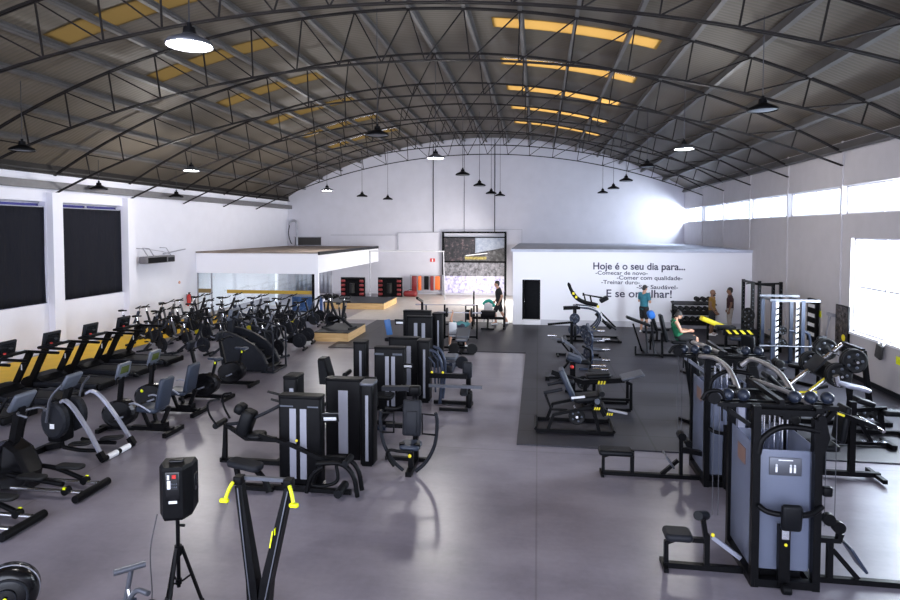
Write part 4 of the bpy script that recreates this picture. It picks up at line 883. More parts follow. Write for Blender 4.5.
tower(t, -3.55, 17.4, 0.84, 0.24, 1.35, ((0.0, 0.10),), cap='blackp')
MB().sqt([(-3.6, 17.7, 0.05), (-3.6, 18.5, 0.05)], 0.07).sqt([(-3.6, 18.4, 0.05), (-3.6, 18.4, 1.5), (-3.6, 17.6, 1.7)], 0.07).build('frame', 'black', t)
seatpad(t, (-3.6, 18.2, 0.5))
t = thing('leg_press_machine', 'slim weight tower with two round grey pads at its foot, beside the open floor', 'weight machine', (0,0,0), 0, G_)
tower(t, -2.68, 16.8, 0.30, 0.34, 1.37, ((0.03, 0.05),))
_n0 = len(t.children)
MB().sqt([(-2.45, 15.9, 0.05), (-2.45, 16.7, 0.05)], 0.07).sqt([(-2.1, 15.3, 0.06), (-2.1, 16.8, 0.06)], 0.09).sqt([(-2.6, 16.0, 0.06), (-1.6, 16.0, 0.06)], 0.07).sqt([(-2.1, 15.4, 0.06), (-2.1, 15.4, 0.30)], 0.08).build('frame', 'steel', t)
for s in (-1, 1): MB().cyl((-2.1+s*0.34, 14.98, 0.36), (-2.1+s*0.34, 15.06, 0.36), 0.16, n=20).build('round_pad', 'char', t)
MB().sqt([(-2.4, 15.06, 0.36), (-1.8, 15.06, 0.36)], 0.05).sqt([(-2.1, 15.06, 0.36), (-2.1, 15.5, 0.30)], 0.06).build('crossbar', 'grey', t)
MB().pad((-2.1, 15.45, 0.40), (0.34, 0.5, 0.10), 0.05, 0.03).build('seat', 'lgrey', t)
MB().pad((-2.1, 14.95, 0.16), (0.22, 0.10, 0.22), 0.05, 0.03).build('foot_plate', 'char', t)
for c_ in list(t.children)[_n0:]: c_.location = (-0.15, 0, 0)
# bench press area on the rubber beside the far opening
def barbell(name, label, loc, rz=0, L=2.1, plates=(0.2,), m='silver'):
    t = thing(name, label, 'barbell', loc, rz, 'barbells')
    MB().cyl((-L/2, 0, 0), (L/2, 0, 0), 0.016, n=8).build('bar', m, t)
    for s in (-1, 1):
        MB().cyl((s*(L/2-0.40), 0, 0), (s*L/2, 0, 0), 0.026, n=8).build('sleeve', m, t)
        for k, r in enumerate(plates): MB().cyl((s*(L/2-0.36+k*0.06), 0, 0), (s*(L/2-0.31+k*0.06), 0, 0), r, n=20).build('weight_plate', 'rubber', t)
    return t
def flat_bench(name, label, loc, rz, mat_='vinyl', up=False):
    t = thing(name, label, 'bench', loc, rz, 'weight benches')
    MB().pad((0.0, 0, 0.43), (1.2, 0.30, 0.09), 0.05, 0.03).build('bench_pad', mat_, t)
    MB().sqt([(-0.5, 0, 0.04), (0.5, 0, 0.04)], 0.06).sqt([(-0.42, 0, 0.04), (-0.38, 0, 0.38)], 0.06).sqt([(0.42, 0, 0.04), (0.38, 0, 0.38)], 0.06).sqt([(-0.5, -0.28, 0.03), (-0.5, 0.28, 0.03)], 0.05).sqt([(0.5, -0.28, 0.03), (0.5, 0.28, 0.03)], 0.05).build('frame', 'black', t)
    if up:
        for s in (-1, 1): MB().sqt([(0.62, s*0.55, 0.03), (0.62, s*0.55, 1.2)], 0.06).build('upright', 'black', t)
        MB().sqt([(0.62, -0.55, 0.1), (0.62, 0.55, 0.1)], 0.06).sqt([(0.0, 0, 0.1), (0.62, 0, 0.1)], 0.06).build('crossbeam', 'black', t)
    return t
flat_bench('bench_press', 'bench press with a person lying on it, behind the third cluster of machines', (-2.55, 19.4, 0.02), PI/2+0.05, up=True)
barbell('barbell', 'loaded barbell held above the lying person', (-2.6, 19.75, 0.98), 0.0, 1.5, (0.16,))
t = thing('lever_bench', 'grey angled bench with two black weight discs on its foot bar, before the lying person', 'bench', (-2.28, 18.0, 0), 0, 'weight benches')
MB().pad((0, 0.2, 0.56), (0.42, 0.5, 0.09), 0.05, 0.03, (0.45, 0, 0)).build('backrest', 'grey', t)
MB().pad((0, -0.15, 0.42), (0.36, 0.36, 0.08), 0.05, 0.03).build('seat', 'grey', t)
MB().sqt([(0, -0.4, 0.05), (0, 0.4, 0.05), (0, 0.35, 0.5)], 0.07).sqt([(-0.5, -0.35, 0.22), (0.5, -0.35, 0.22)], 0.06).sqt([(-0.4, -0.3, 0.04), (0.4, -0.3, 0.04)], 0.06).build('frame', 'black', t)
for x in (-0.2, 0.35): MB().cyl((x, -0.44, 0.20), (x, -0.37, 0.20), 0.16, n=20).build('weight_disc', 'rubber', t)
t = thing('squat_station', 'low black bench station with upright posts on the rubber, in front of the walking man', 'bench', (-1.85, 22.5, 0.02), 0, 'weight benches')
g = MB()
for x in (-0.60, 0.60): g.sqt([(x, 0, 0), (x, 0, 0.48)], 0.07).sqt([(x, -0.25, 0.03), (x, 0.55, 0.03)], 0.06).sqt([(x, 0.5, 0), (x, 0.5, 1.35)], 0.06)
g.sqt([(-0.64, 0, 0.40), (0.64, 0, 0.40)], 0.08).sqt([(-0.6, 0.5, 0.3), (0.6, 0.5, 0.3)], 0.06).build('frame', 'black', t)
MB().pad((0.0, -0.05, 0.56), (0.55, 0.35, 0.24), 0.05, 0.03).build('bench_pad', 'blackp', t)
MB().sqt([(0.0, -0.05, 0.45), (0.0, -0.3, 0.04)], 0.07).sqt([(-0.25, -0.3, 0.03), (0.25, -0.3, 0.03)], 0.05).build('front_leg', 'black', t)
MB().cyl((-0.86, 0, 0.50), (-0.70, 0, 0.50), 0.20, n=20).cyl((-0.75, 0, 0.50), (-0.5, 0, 0.50), 0.03).build('weight_disc', 'rubber', t)
barbell('barbell', 'empty barbell on stands behind the third cluster, spanning towards the far white wall', (-3.4, 22.0, 0.95), 0.05, 2.3, ())
t = thing('barbell_stand', 'pair-legged blue-grey barbell stand under the empty barbell', 'stand', (-3.4, 22.0, 0.02))
MB().sqt([(-0.75, 0, 0), (-0.75, 0, 0.905)], 0.05).sqt([(-0.75, -0.3, 0.03), (-0.75, 0.3, 0.03)], 0.05).sqt([(-0.75, 0, 0.2), (0.75, 0, 0.2)], 0.05).sqt([(0.75, -0.3, 0.03), (0.75, 0.3, 0.03)], 0.05).sqt([(0.75, 0, 0), (0.75, 0, 0.905)], 0.05).build('frame', 'char', t)
t = thing('towel', 'teal and white towel hung over a small stand by the walking man', 'towel', (-1.98, 24.1, 0.02))
MB().sweep(smooth_pts([(-0.2, 0, 0.7), (-0.1, 0.03, 0.82), (0.05, -0.03, 0.86), (0.2, 0.02, 0.74), (0.22, 0, 0.62)], 4), 0.07, 8).build('teal_cloth', mat('teal cloth', (0.02, 0.35, 0.28), 0.8), t)
MB().pad((0.0, 0, 0.60), (0.36, 0.10, 0.34), 0.04, 0.04).build('white_cloth', 'marking', t)
MB().sqt([(-0.1, 0, 0.45), (-0.18, 0, 0)], 0.03).sqt([(0.1, 0, 0.45), (0.18, 0, 0)], 0.03).build('stand', 'galv', t)

# ------------------------------------------------------------------ mural on the far wall with its frame
def mural_mat(name, kind):
    m, nt, b, tc = tex(name)
    n1 = node(nt, 'ShaderNodeTexNoise', Scale=(5.0 if kind != 'stadium' else 3.0), Detail=6, Roughness=0.7); nt.links.new(tc.outputs['Object'], n1.inputs['Vector'])
    if kind == 'crowd': st = [(0.42, (0.006, 0.006, 0.009)), (0.54, (0.022, 0.020, 0.026)), (0.62, (0.10, 0.06, 0.065)), (0.74, (0.22, 0.21, 0.24))]
    elif kind == 'sky': st = [(0.35, (0.22, 0.25, 0.32)), (0.60, (0.33, 0.36, 0.43))]
    elif kind == 'stadium': st = [(0.40, (0.018, 0.017, 0.018)), (0.52, (0.05, 0.046, 0.05)), (0.66, (0.14, 0.135, 0.14))]
    elif kind == 'grey': st = [(0.38, (0.05, 0.048, 0.055)), (0.50, (0.14, 0.135, 0.155)), (0.66, (0.26, 0.25, 0.28))]
    else: st = [(0.36, (0.20, 0.17, 0.38)), (0.47, (0.42, 0.40, 0.58)), (0.58, (0.60, 0.58, 0.64)), (0.70, (0.48, 0.34, 0.44))]
    r = ramp(nt, n1.outputs['Fac'], st); nt.links.new(r.outputs['Color'], b.inputs['Base Color']); b.inputs['Roughness'].default_value = 0.55
    return m
t = thing('wall_mural', 'tall photo mural of crowd and stadium, framed in black on the far wall', 'mural', (-3.62, 34.12, 0)); t.scale = (0.95, 1, 1)
MB().box(-1.82, 0.05, -0.03, 0.0, 1.95, 3.30).build('crowd_panel', mural_mat('crowd print', 'crowd'), t)
MB().box(0.08, 1.82, -0.03, 0.0, 1.95, 3.30).build('sky_panel', mural_mat('sky print', 'sky'), t)
g = MB(); g.add([(-0.55, -0.04, 1.95), (1.82, -0.04, 1.95), (1.82, -0.04, 2.75), (1.2, -0.04, 2.62), (0.3, -0.04, 2.42), (-0.6, -0.04, 2.30)], [(0, 1, 2, 3, 4, 5)]); g.add([(-0.55, -0.03, 1.95), (1.82, -0.03, 1.95), (1.82, -0.03, 2.75), (-0.6, -0.03, 2.30)], [(3, 2, 1, 0)])
g.build('stadium_print', mural_mat('stadium print', 'stadium'), t)
MB().box(-0.55, 0.75, -0.045, -0.041, 2.06, 2.22).build('yellow_seats', mat('yellow seats print', (0.30, 0.24, 0.06), 0.6, noise=0.6, scale=14), t)
MB().sqt([(-0.5, -0.05, 2.28), (0.8, -0.05, 2.42)], 0.02, 0.05).build('white_line', 'marking', t)
MB().box(-1.82, 1.82, -0.03, 0.0, 1.10, 1.90).build('portrait_panel', mural_mat('grey print', 'grey'), t)
MB().box(-1.82, 1.82, -0.03, 0.0, 0.12, 1.10).build('lower_panel', mural_mat('light-washed violet print', 'faded'), t)  # light spilled over the mural foot is put into these pale tones
MB().box(-1.95, -1.83, -0.10, 0.02, 0, 3.62).build('post', 'blackp', t); MB().box(1.83, 1.95, -0.10, 0.02, 0, 3.62).build('post', 'blackp', t)
MB().box(-1.95, 1.95, -0.10, 0.02, 3.30, 3.36).box(-1.95, 1.95, -0.10, 0.0, 1.88, 1.97).box(-1.95, 1.95, -0.12, -0.06, 3.56, 3.66).build('crossbar', 'blackp', t)
# ------------------------------------------------------------------ gear against the far wall
t = thing('red_black_rig', 'black and red padded training rig standing against the far wall, nearer the mural', 'training rig', (-8.2, 32.6, 0), 0, 'black and red rigs')
def rig(t):
    t.scale = (0.92, 1, 0.64)
    MB().box(-0.75, 0.75, -0.02, 0.15, 0.0, 1.7).build('backing_board', 'blackp', t)
    for s in (-1, 1):
        for k in range(4): MB().pad((s*0.58, -0.08, 0.25+k*0.38), (0.26, 0.1, 0.22), 0.04, 0.03).build('red_pad', 'darkred', t)
    MB().pad((0, -0.08, 1.58), (0.9, 0.1, 0.16), 0.04, 0.03).build('header', 'blackp', t); MB().cyl((0, -0.1, 0.35), (0, -0.1, 1.2), 0.16, n=14).build('punch_bag', 'rubber', t)
rig(t)
t2 = thing('red_black_rig', 'black and red padded training rig seen through the studio side opening', 'training rig', (-10.3, 32.4, 0), 0, 'black and red rigs'); rig(t2)
t = thing('kit_shelf', 'rack of orange and red hanging kit on the far wall beside the mural', 'shelf', (-6.55+0.35, 33.6, 0))
t.location = (-6.35, 33.9, 0); t.scale = (0.95, 1, 0.78)
MB().sqt([(-1.0, 0, 0), (-1.0, 0, 1.5)], 0.06).sqt([(1.0, 0, 0), (1.0, 0, 1.5)], 0.06).sqt([(-1.0, 0, 1.45), (1.0, 0, 1.45)], 0.06).sqt([(-1.0, 0, 0.2), (1.0, 0, 0.2)], 0.06).build('frame', 'galv', t)
for k, (x, w, m_, z) in enumerate([(-0.75, 0.30, 'darkred', 0.2), (-0.42, 0.2, 'orange', 0.35), (0.0, 0.28, 'blackp', 0.4), (0.34, 0.2, 'darkred', 0.35), (0.68, 0.30, 'orange', 0.4)]):
    MB().pad((x, -0.08, (z+1.4)/2), (w, 0.08, 1.4-z), 0.03, 0.02).build('hanging_kit', m_, t)
for i, (x, y, l) in enumerate([(-7.1, 32.9, 'dark red gear bag on the floor between the far rig and the kit rack'), (-10.9, 30.6, 'black gear bag on the floor beside the rig behind the studio opening')]):
    t = thing('gear_bag', l, 'bag', (x, y, 0), 0, 'gear bags'); MB().pad((0, 0, 0.16), (0.8, 0.4, 0.32), 0.14, 0.12).build('bag_body', 'darkred' if i == 0 else 'blackp', t); MB().sweep(smooth_pts([(-0.2, 0, 0.30), (0, 0, 0.40), (0.2, 0, 0.30)], 4), 0.015, 6).build('handle', 'blackp', t)
# studio interior: hanging grey curtain, blue board, stage box
t = thing('curtain', 'grey curtain hanging behind the studio glass', 'curtain', (-10.2, 26.2, 0))
vs = []; fs = []
for k, z in enumerate((0.85, 1.4, 1.95)):
    for i in range(41): vs.append((-0.85+1.7*i/40, 0.05*math.sin(i*1.3), z))
for k in range(2):
    for i in range(40): a = k*41+i; fs.append((a, a+1, a+42, a+41))
o = MB().add(vs, fs, True).build('cloth', 'galv', t); so = o.modifiers.new('t', 'SOLIDIFY'); so.thickness = 0.01
MB().cyl((-0.9, 0, 2.02), (0.9, 0, 2.02), 0.02).sqt([(-0.88, 0, 0), (-0.88, 0, 2.0)], 0.03).sqt([(0.88, 0, 0), (0.88, 0, 2.0)], 0.03).build('rail', 'galv', t)
t = thing('blue_board', 'low blue display board standing behind the studio glass', 'board', (-10.15, 25.3, 0), 0.0)
MB().box(-0.7, 0.7, -0.03, 0.03, 0.12, 0.78).build('panel', mat('faded blue board', (0.06, 0.12, 0.30), 0.5, noise=0.5, scale=5), t); MB().box(-0.74, 0.74, -0.035, 0.035, 0.08, 0.14).box(-0.72, -0.66, -0.15, 0.15, 0, 0.1).box(0.66, 0.72, -0.15, 0.15, 0, 0.1).build('foot', 'blackp', t)
def shift_kids(t, d):
    for c_ in t.children: c_.location = Vector(c_.location) + Vector(d)

# ================================================================== MULTI-STATION CABLE TOWERS
def med_ball(label, loc, r=0.066):
    t = thing('medicine_ball', label, 'ball', loc, 0, 'dark rubber balls on the cable towers')
    MB().ball((0, 0, 0), r, 18, 12).build('ball', 'brubber', t); MB().cyl((0, -r*0.97, 0), (0, -r-0.004, 0), 0.012, n=8).build('valve', 'lgrey', t)
    return t
def multi(label, x, y, near):
    t = thing('cable_tower', label, 'cable machine', (x, y, 0), 0, 'multi-station cable towers')
    W_, D_, H_ = 0.60, 0.80, 1.92
    for px, py in ((0, 0), (W_, 0), (0, D_), (W_, D_)):
        MB().sqt([(px, py, 0.0), (px, py, H_)], 0.075).build('post', 'black', t)
    MB().sqt([(0, 0, 0.05), (W_, 0, 0.05)], 0.08).sqt([(0, D_, 0.05), (W_, D_, 0.05)], 0.08).sqt([(0, 0, 0.05), (0, D_, 0.05)], 0.08).sqt([(W_, 0, 0.05), (W_, D_, 0.05)], 0.08).box(0.1, W_-0.1, 0.1, D_-0.1, 0.0, 0.12).build('base_frame', 'black', t)
    MB().sqt([(0, 0, H_-0.06), (W_, 0, H_-0.06)], 0.06).sqt([(0, D_, H_-0.06), (W_, D_, H_-0.06)], 0.06).sqt([(0, 0, H_-0.06), (0, D_, H_-0.06)], 0.06).sqt([(W_, 0, H_-0.06), (W_, D_, H_-0.06)], 0.06).sqt([(W_/2, 0, H_-0.1), (W_/2, D_, H_-0.1)], 0.08).build('top_frame', 'black', t)
    MB().sweep(smooth_pts([(0.02, -0.02, 1.42), (0.06, -0.02, 1.58), (0.22, -0.02, 1.70), (0.42, -0.02, 1.71), (0.60, -0.02, 1.68)], 5), 0.032, 8).build('arch_brace', 'black', t)
    MB().prism([(W_-0.05, 1.45), (W_+0.05, 1.45), (W_+0.10, 1.62), (W_+0.06, 1.80), (W_-0.05, 1.80)], -0.045, 0.045).build('gusset', 'black', t)
    # shrouds on the four sides of the stacks
    MB().pad((W_/2, 0.06, 0.80), (W_-0.09, 0.012, 1.28), 0.005, 0.002).build('shroud', 'shroud', t)
    MB().pad((0.0, D_/2, 0.82), (0.012, D_-0.08, 1.34), 0.005, 0.002).build('shroud', 'shroud', t)
    MB().pad((W_, D_/2, 0.82), (0.012, D_-0.08, 1.34), 0.005, 0.002).build('shroud', 'shroud', t)
    MB().pad((W_/2, D_-0.04, 0.80), (W_-0.09, 0.012, 1.28), 0.005, 0.002).build('shroud', 'shroud', t)
    for (cx, cy) in ((W_/2, 0.22), (0.18, D_/2), (W_-0.18, D_/2), (W_/2, D_-0.22)):
        MB().box(cx-0.07, cx+0.07, cy-0.05, cy+0.05, 0.14, 0.75).build('weight_stack', 'blackp', t)
        MB().cyl((cx-0.04, cy, 0.1), (cx-0.04, cy, 1.8), 0.01, n=6).cyl((cx+0.04, cy, 0.1), (cx+0.04, cy, 1.8), 0.01, n=6).build('guide_rod', 'chrome', t)
    p = MB().pad((W_/2+0.01, 0.045, 1.27), (0.32, 0.012, 0.19), 0.01, 0.003).build('instruction_plate', 'grey', t)
    g = MB()
    for q in (-0.09, 0.05, 0.09): g.box(W_/2+q, W_/2+q+0.02, 0.034, 0.038, 1.21, 1.27).ball((W_/2+q+0.01, 0.036, 1.285), (0.012, 0.003, 0.012), 6, 4)
    g.box(W_/2-0.06, W_/2+0.08, 0.034, 0.038, 1.335, 1.345).build('figure_drawing', 'marking', p)
    MB().box(-0.014, -0.007, D_*0.35, D_*0.65, 1.18, 1.36).build('instruction_plate', 'orange' if False else mat('brown plate'+str(near), (0.16, 0.09, 0.07), 0.5), t)
    # front station: pad on a bowed bar over a slotted column
    MB().sweep(smooth_pts([(0.02, -0.05, 0.88), (0.10, -0.10, 0.84), (0.30, -0.12, 0.83), (0.50, -0.11, 0.85), (0.64, -0.03, 0.90)], 4), 0.03, 8).build('bowed_bar', 'black', t)
    MB().pad((0.30, -0.16, 0.82), (0.20, 0.07, 0.28), 0.05, 0.03, (0.08, 0, 0)).build('pad', 'vinyl', t)
    MB().sqt([(0.28, -0.03, 0.03), (0.28, -0.03, 0.68)], 0.11, 0.06).build('column', 'black', t)
    MB().box(0.245, 0.315, -0.075, -0.062, 0.55, 0.70).build('chrome_slide', 'chrome', t); MB().ball((0.28, -0.09, 0.50), 0.016, 8, 6).build('yellow_knob', 'yellow', t)
    MB().cyl((0.24, -0.12, 0.05), (0.32, -0.12, 0.05), 0.05).build('pulley', 'blackp', t)
    # low row bench to the -X side
    b = MB().pad((-0.72, 0.23, 0.38), (0.30, 0.26, 0.08), 0.06, 0.03).build('bench_seat', 'char', t) if near else MB().pad((-1.25, 0.28, 0.35), (0.52, 0.28, 0.08), 0.06, 0.03).build('bench_seat', 'vinyl', t)
    x0 = -0.86 if near else -1.46
    MB().sqt([(x0, 0.23, 0.03), (0.0, 0.23, 0.03)], 0.06).sqt([(x0+0.02, 0.23, 0.03), (x0+0.02, 0.23, 0.28), (x0+0.12, 0.23, 0.33), (x0+0.45, 0.23, 0.33)], 0.05).sqt([(x0+0.45, 0.23, 0.03), (x0+0.45, 0.23, 0.40)], 0.055).sqt([(x0, 0.10, 0.02), (x0, 0.36, 0.02)], 0.05).build('bench_frame', 'black', t)
    if near:
        MB().sqt([(x0+0.50, 0.23, 0.38), (-0.06, 0.23, 0.16)], 0.045).build('chrome_slide', 'silver', t)
        MB().cyl((-0.54, 0.10, 0.66), (-0.40, 0.34, 0.56), 0.05).build('roller', 'vinyl', t); MB().cyl((-0.405, 0.335, 0.563), (-0.38, 0.375, 0.547), 0.045).build('roller_end', 'grey', t)
        MB().sqt([(-0.46, 0.22, 0.60), (-0.42, 0.23, 0.36)], 0.05).build('roller_post', 'black', t); MB().ball((-0.36, 0.18, 0.42), 0.022, 8, 6).build('yellow_knob', 'yellow', t)
    else:
        MB().sqt([(-0.30, 0.23, 0.03), (-0.30, 0.23, 0.60)], 0.05).sqt([(-0.30, 0.23, 0.45), (0, 0.23, 0.40)], 0.07).sqt([(-0.58, 0.23, 0.05), (-0.34, 0.23, 0.28)], 0.05).build('footrest_frame', 'black', t)
        MB().pad((-0.48, 0.23, 0.28), (0.03, 0.26, 0.22), 0.01, 0.008, (0, -0.6, 0)).build('foot_plate', 'grey', t)
        MB().cyl((-0.30, 0.15, 0.66), (-0.30, 0.31, 0.66), 0.06).cyl((-0.20, 0.17, 0.55), (-0.20, 0.29, 0.55), 0.05).build('pulley', 'blackp', t)
    # row station to the +X side
    x1 = W_+0.95
    MB().sqt([(W_, 0.18, 0.03), (x1+(0.35 if near else -0.4), 0.18, 0.03)], 0.06).sqt([(W_, 0.18, 0.46), (W_+0.30, 0.18, 0.46), (W_+0.32, 0.18, 0.54)], 0.06).sqt([(W_+0.22, 0.18, 0.03), (W_+0.22, 0.18, 0.46)], 0.055).sqt([(W_+0.26, 0.18, 0.34), (W_+0.50, 0.18, 0.06)], 0.05).build('row_frame', 'black', t)
    MB().cyl((W_+0.20, 0.15, 0.68), (W_+0.20, 0.21, 0.68), 0.065).cyl((W_+0.30, 0.15, 0.60), (W_+0.30, 0.21, 0.60), 0.065).build('pulley', 'blackp', t)
    MB().pad((W_+0.46, 0.18, 0.30), (0.30, 0.24, 0.03), 0.02, 0.01, (0, 1.0, 0)).build('foot_plate', 'steel', t)
    MB().pad((W_+0.09, -0.02, 1.06), (0.10, 0.08, 0.10), 0.03, 0.02).build('bracket', 'blackp', t)
    for q in (0.16, 0.26): MB().cyl((W_+q, 0.18, 0.6), (W_+q, 0.18, 1.86), 0.004, n=5).build('cable', 'cable', t)
    for q in (-0.36, -0.30): MB().cyl((q, 0.23, 0.62), (q, 0.23, 1.86), 0.004, n=5).build('cable', 'cable', t)
    # top rail arms with braces
    MB().sqt([(-0.36, 0.07, 1.90), (W_+0.22, 0.07, 1.90)], 0.045).sqt([(-0.36, 0.20, 1.90), (W_+0.22, 0.20, 1.90)], 0.045).build('ball_rail', 'black', t)
    MB().sqt([(-0.30, 0.10, 1.87), (0.0, 0.08, 1.66)], 0.045).build('rail_brace', 'black' if near else 'grey', t); MB().sqt([(W_+0.20, 0.10, 1.87), (W_+0.02, 0.08, 1.66)], 0.045).build('rail_brace', 'black' if near else 'grey', t)
    MB().cyl((-0.40, 0.06, 1.96), (-0.40, 0.13, 1.96), 0.065, n=16).sweep(smooth_pts([(-0.52, 0.10, 1.93), (-0.46, 0.10, 2.02), (-0.34, 0.10, 2.03), (-0.28, 0.10, 1.95)], 4), 0.022, 8).build('pulley_head', 'blackp', t)
    for q in (-0.32, -0.26): MB().cyl((q, 0.07, 1.88), (q, 0.07, 1.72), 0.010, n=6).build('hook', 'black', t)
    MB().sqt([(0.25, 0.0, 1.96), (0.25, 0.95, 1.96)], 0.05).build('top_beam', 'black', t)
    return t
multi('cable tower with blue shrouds in front, its figure plate and bench turned to the camera', 2.27, 6.48, True)
multi('farther cable tower with blue shroud and long low bench, by the rubber floor edge', 2.45, 8.98, False)
bl = [('dark ball, outermost on the aisle side of the closer tower top', (2.13, 6.615, 1.99)), ('dark ball second from the aisle end on the closer tower top', (2.29, 6.615, 1.99)),
      ('dark ball at the middle of the closer tower top rail', (2.80, 6.615, 1.99)), ('dark ball second from the window end on the closer tower top', (2.96, 6.615, 1.99)), ('dark ball at the window end of the closer tower top rail', (3.12, 6.615, 1.99)),
      ('dark ball at the aisle end of the farther tower top rail', (2.20, 9.115, 1.99)), ('second dark ball from the aisle end on the farther tower', (2.36, 9.115, 1.99)), ('third dark ball from the aisle end on the farther tower', (2.53, 9.115, 1.99)),
      ('dark ball near the window end of the farther tower top rail', (3.07, 9.115, 1.99)), ('dark ball at the very window end of the farther tower rail', (3.24, 9.115, 1.99))]
for l, p in bl: med_ball(l, (p[0]-(0.11 if p[1] < 8 else 0.06), p[1], p[2]))
# bowed silver link tubes overhead between the two towers
def link(label, pts, r=0.040, m='tube'):
    pts = [(p[0]-0.08, p[1], p[2]) for p in pts]
    t = thing('link_tube', label, 'tube', (0,0,0), 0, 'silver tubes between the cable towers')
    MB().sweep(smooth_pts(pts, 6), r, 10).build('tube', m, t)
    MB().cyl(pts[0], Vector(pts[0])+Vector((0, 0.03, 0)), r*1.5).build('end_collar', 'black', t); MB().cyl(pts[-1], Vector(pts[-1])+Vector((0, -0.03, 0)), r*1.5).build('end_collar', 'black', t)
link('bowed silver tube joining the two cable towers on the aisle side', [(2.40, 8.90, 1.93), (2.52, 8.6, 1.97), (2.55, 8.1, 1.94), (2.50, 7.6, 1.84), (2.44, 7.36, 1.74)], 0.032)
link('bowed silver tube joining the two cable towers on the window side', [(2.90, 8.70, 1.86), (3.02, 8.6, 1.97), (3.10, 8.0, 1.96), (3.08, 7.5, 1.85), (3.05, 7.25, 1.74)], 0.032)
link('straight silver strut leaning across the top of the closer tower', [(2.62, 7.40, 1.97), (2.74, 7.1, 1.97), (2.88, 6.75, 1.94), (2.95, 6.42, 1.83)], 0.026)
link('short silver bar lying over the farther tower top', [(2.50, 9.75, 1.98), (2.60, 9.4, 1.99), (2.70, 8.95, 1.97)], 0.030)
link('small bent silver handle hanging on the farther tower', [(2.62, 8.9, 1.82), (2.72, 8.88, 1.84), (2.78, 8.88, 1.78), (2.80, 8.86, 1.62)], 0.018)
t = thing('adjustable_pulley_column', 'slim silver pulley column standing at the front corner of the farther cable tower', 'pulley column', (2.80, 8.62, 0))
MB().sqt([(0, 0, 0), (0, 0, 1.42)], 0.085).build('column', 'silver', t); MB().pad((0, 0, 0.04), (0.22, 0.26, 0.07), 0.03, 0.01).build('foot', 'black', t)
MB().box(-0.19, -0.09, 0.05, 0.12, 0.1, 1.0).build('stack_edge', 'blackp', t); MB().ball((-0.14, 0.03, 0.62), 0.02, 8, 6).build('yellow_knob', 'yellow', t)
for s in (-1, 1): MB().cyl((s*0.06-0.05, 0, 1.46), (s*0.06-0.05, 0, 1.64), 0.02, n=8).build('handle', 'black', t)
MB().cyl((0.10, -0.02, 0.48), (0.10, 0.04, 0.48), 0.05).build('pulley', 'blackp', t)

# ================================================================== PLATE-LOADED MACHINES ON THE RUBBER
G2 = 'plate-loaded machines on the rubber floor'
def plate(t, c, axis, r=0.22, m='rubber', name='weight_plate'):
    c = Vector(c); a = Vector(axis).normalized()
    g = MB().lathe(c, a, [(0.03, 0.0), (r*0.30, 0.0), (r*0.34, 0.004), (r*0.36, 0.012), (r*0.80, 0.012), (r*0.84, 0.0), (r, 0.0), (r, 0.045), (r*0.84, 0.045), (r*0.80, 0.033), (r*0.36, 0.033), (r*0.34, 0.041), (r*0.30, 0.045), (0.03, 0.045), (0.03, 0)], 26)
    R = rot_to(a)
    o = g.build(name, m, t)
    h = MB()
    for k in range(5):
        an = 2*PI*k/5
        for e in (-0.001, 0.035): h.lathe(c + R @ Vector((r*0.58*math.cos(an), r*0.58*math.sin(an), e+0.005)), a, [(0.0, 0), (r*0.13, 0.0), (r*0.13, 0.006), (0.0, 0.006)], 10)
    h.build('grip_hole', 'lgrey', o); return o
def logo(t, x, y, z, s=0.05):
    g = MB()
    for k in range(3): g.add([(x+k*s*1.3, y, z), (x+k*s*1.3+s*0.8, y, z), (x+k*s*1.3+s*1.2, y, z+s*1.6), (x+k*s*1.3+s*0.4, y, z+s*1.6)], [(0, 1, 2, 3)])
    return g.build('yellow_logo', 'yellow', t)
t = thing('leg_extension_bench', 'plate-loaded leg machine with leaning blue-grey backrest at the near edge of the rubber floor', 'leg machine', (0, 0, 0.022), 0, G2)
for y in (10.95, 11.65): MB().sqt([(-0.02, y, 0.04), (1.38, y, 0.04)], 0.065).build('floor_beam', 'black', t); MB().sqt([(0.20, y, 0.06), (0.30, y, 0.34), (0.95, y, 0.50), (1.0, y, 0.56)], 0.06).build('side_frame', 'black', t)
for x in (-0.02, 1.38): MB().cyl((x, 10.92, 0.07), (x, 11.68, 0.07), 0.03).build('cross_tube', 'black', t)
MB().sqt([(1.0, 10.95, 0.56), (1.12, 10.95, 0.06)], 0.06).build('rear_leg', 'black', t); MB().sqt([(1.0, 11.65, 0.56), (1.12, 11.65, 0.06)], 0.06).build('rear_leg', 'black', t)
MB().pad((0.56, 11.3, 0.83), (0.10, 0.36, 0.62), 0.04, 0.03, (0, -0.42, 0)).build('backrest', 'bvinyl', t)
MB().pad((0.92, 11.25, 0.60), (0.50, 0.42, 0.12), 0.08, 0.04, (0, -0.12, 0)).build('seat', 'vinyl', t)
MB().sweep([(0.12, 11.0, 0.72), (0.46, 11.0, 0.80)], 0.032, 8).build('arm_rest', 'char', t); MB().sweep([(0.20, 11.6, 0.72), (0.5, 11.6, 0.80)], 0.032, 8).build('arm_rest', 'char', t)
MB().sqt([(0.15, 11.0, 0.70), (0.26, 11.0, 0.42), (0.55, 11.0, 0.42)], 0.045).build('arm_frame', 'black', t)
plate(t, (0.72, 10.98, 0.32), (0, -1, 0), 0.15, 'rubber'); MB().cyl((0.72, 10.9, 0.32), (0.72, 11.6, 0.32), 0.025).build('plate_peg', 'chrome', t)
MB().cyl((1.22, 11.05, 0.40), (1.22, 11.55, 0.40), 0.05).build('roller_pad', 'vinyl', t); MB().cyl((1.18, 11.05, 0.72), (1.18, 11.55, 0.72), 0.05).build('roller_pad', 'vinyl', t)
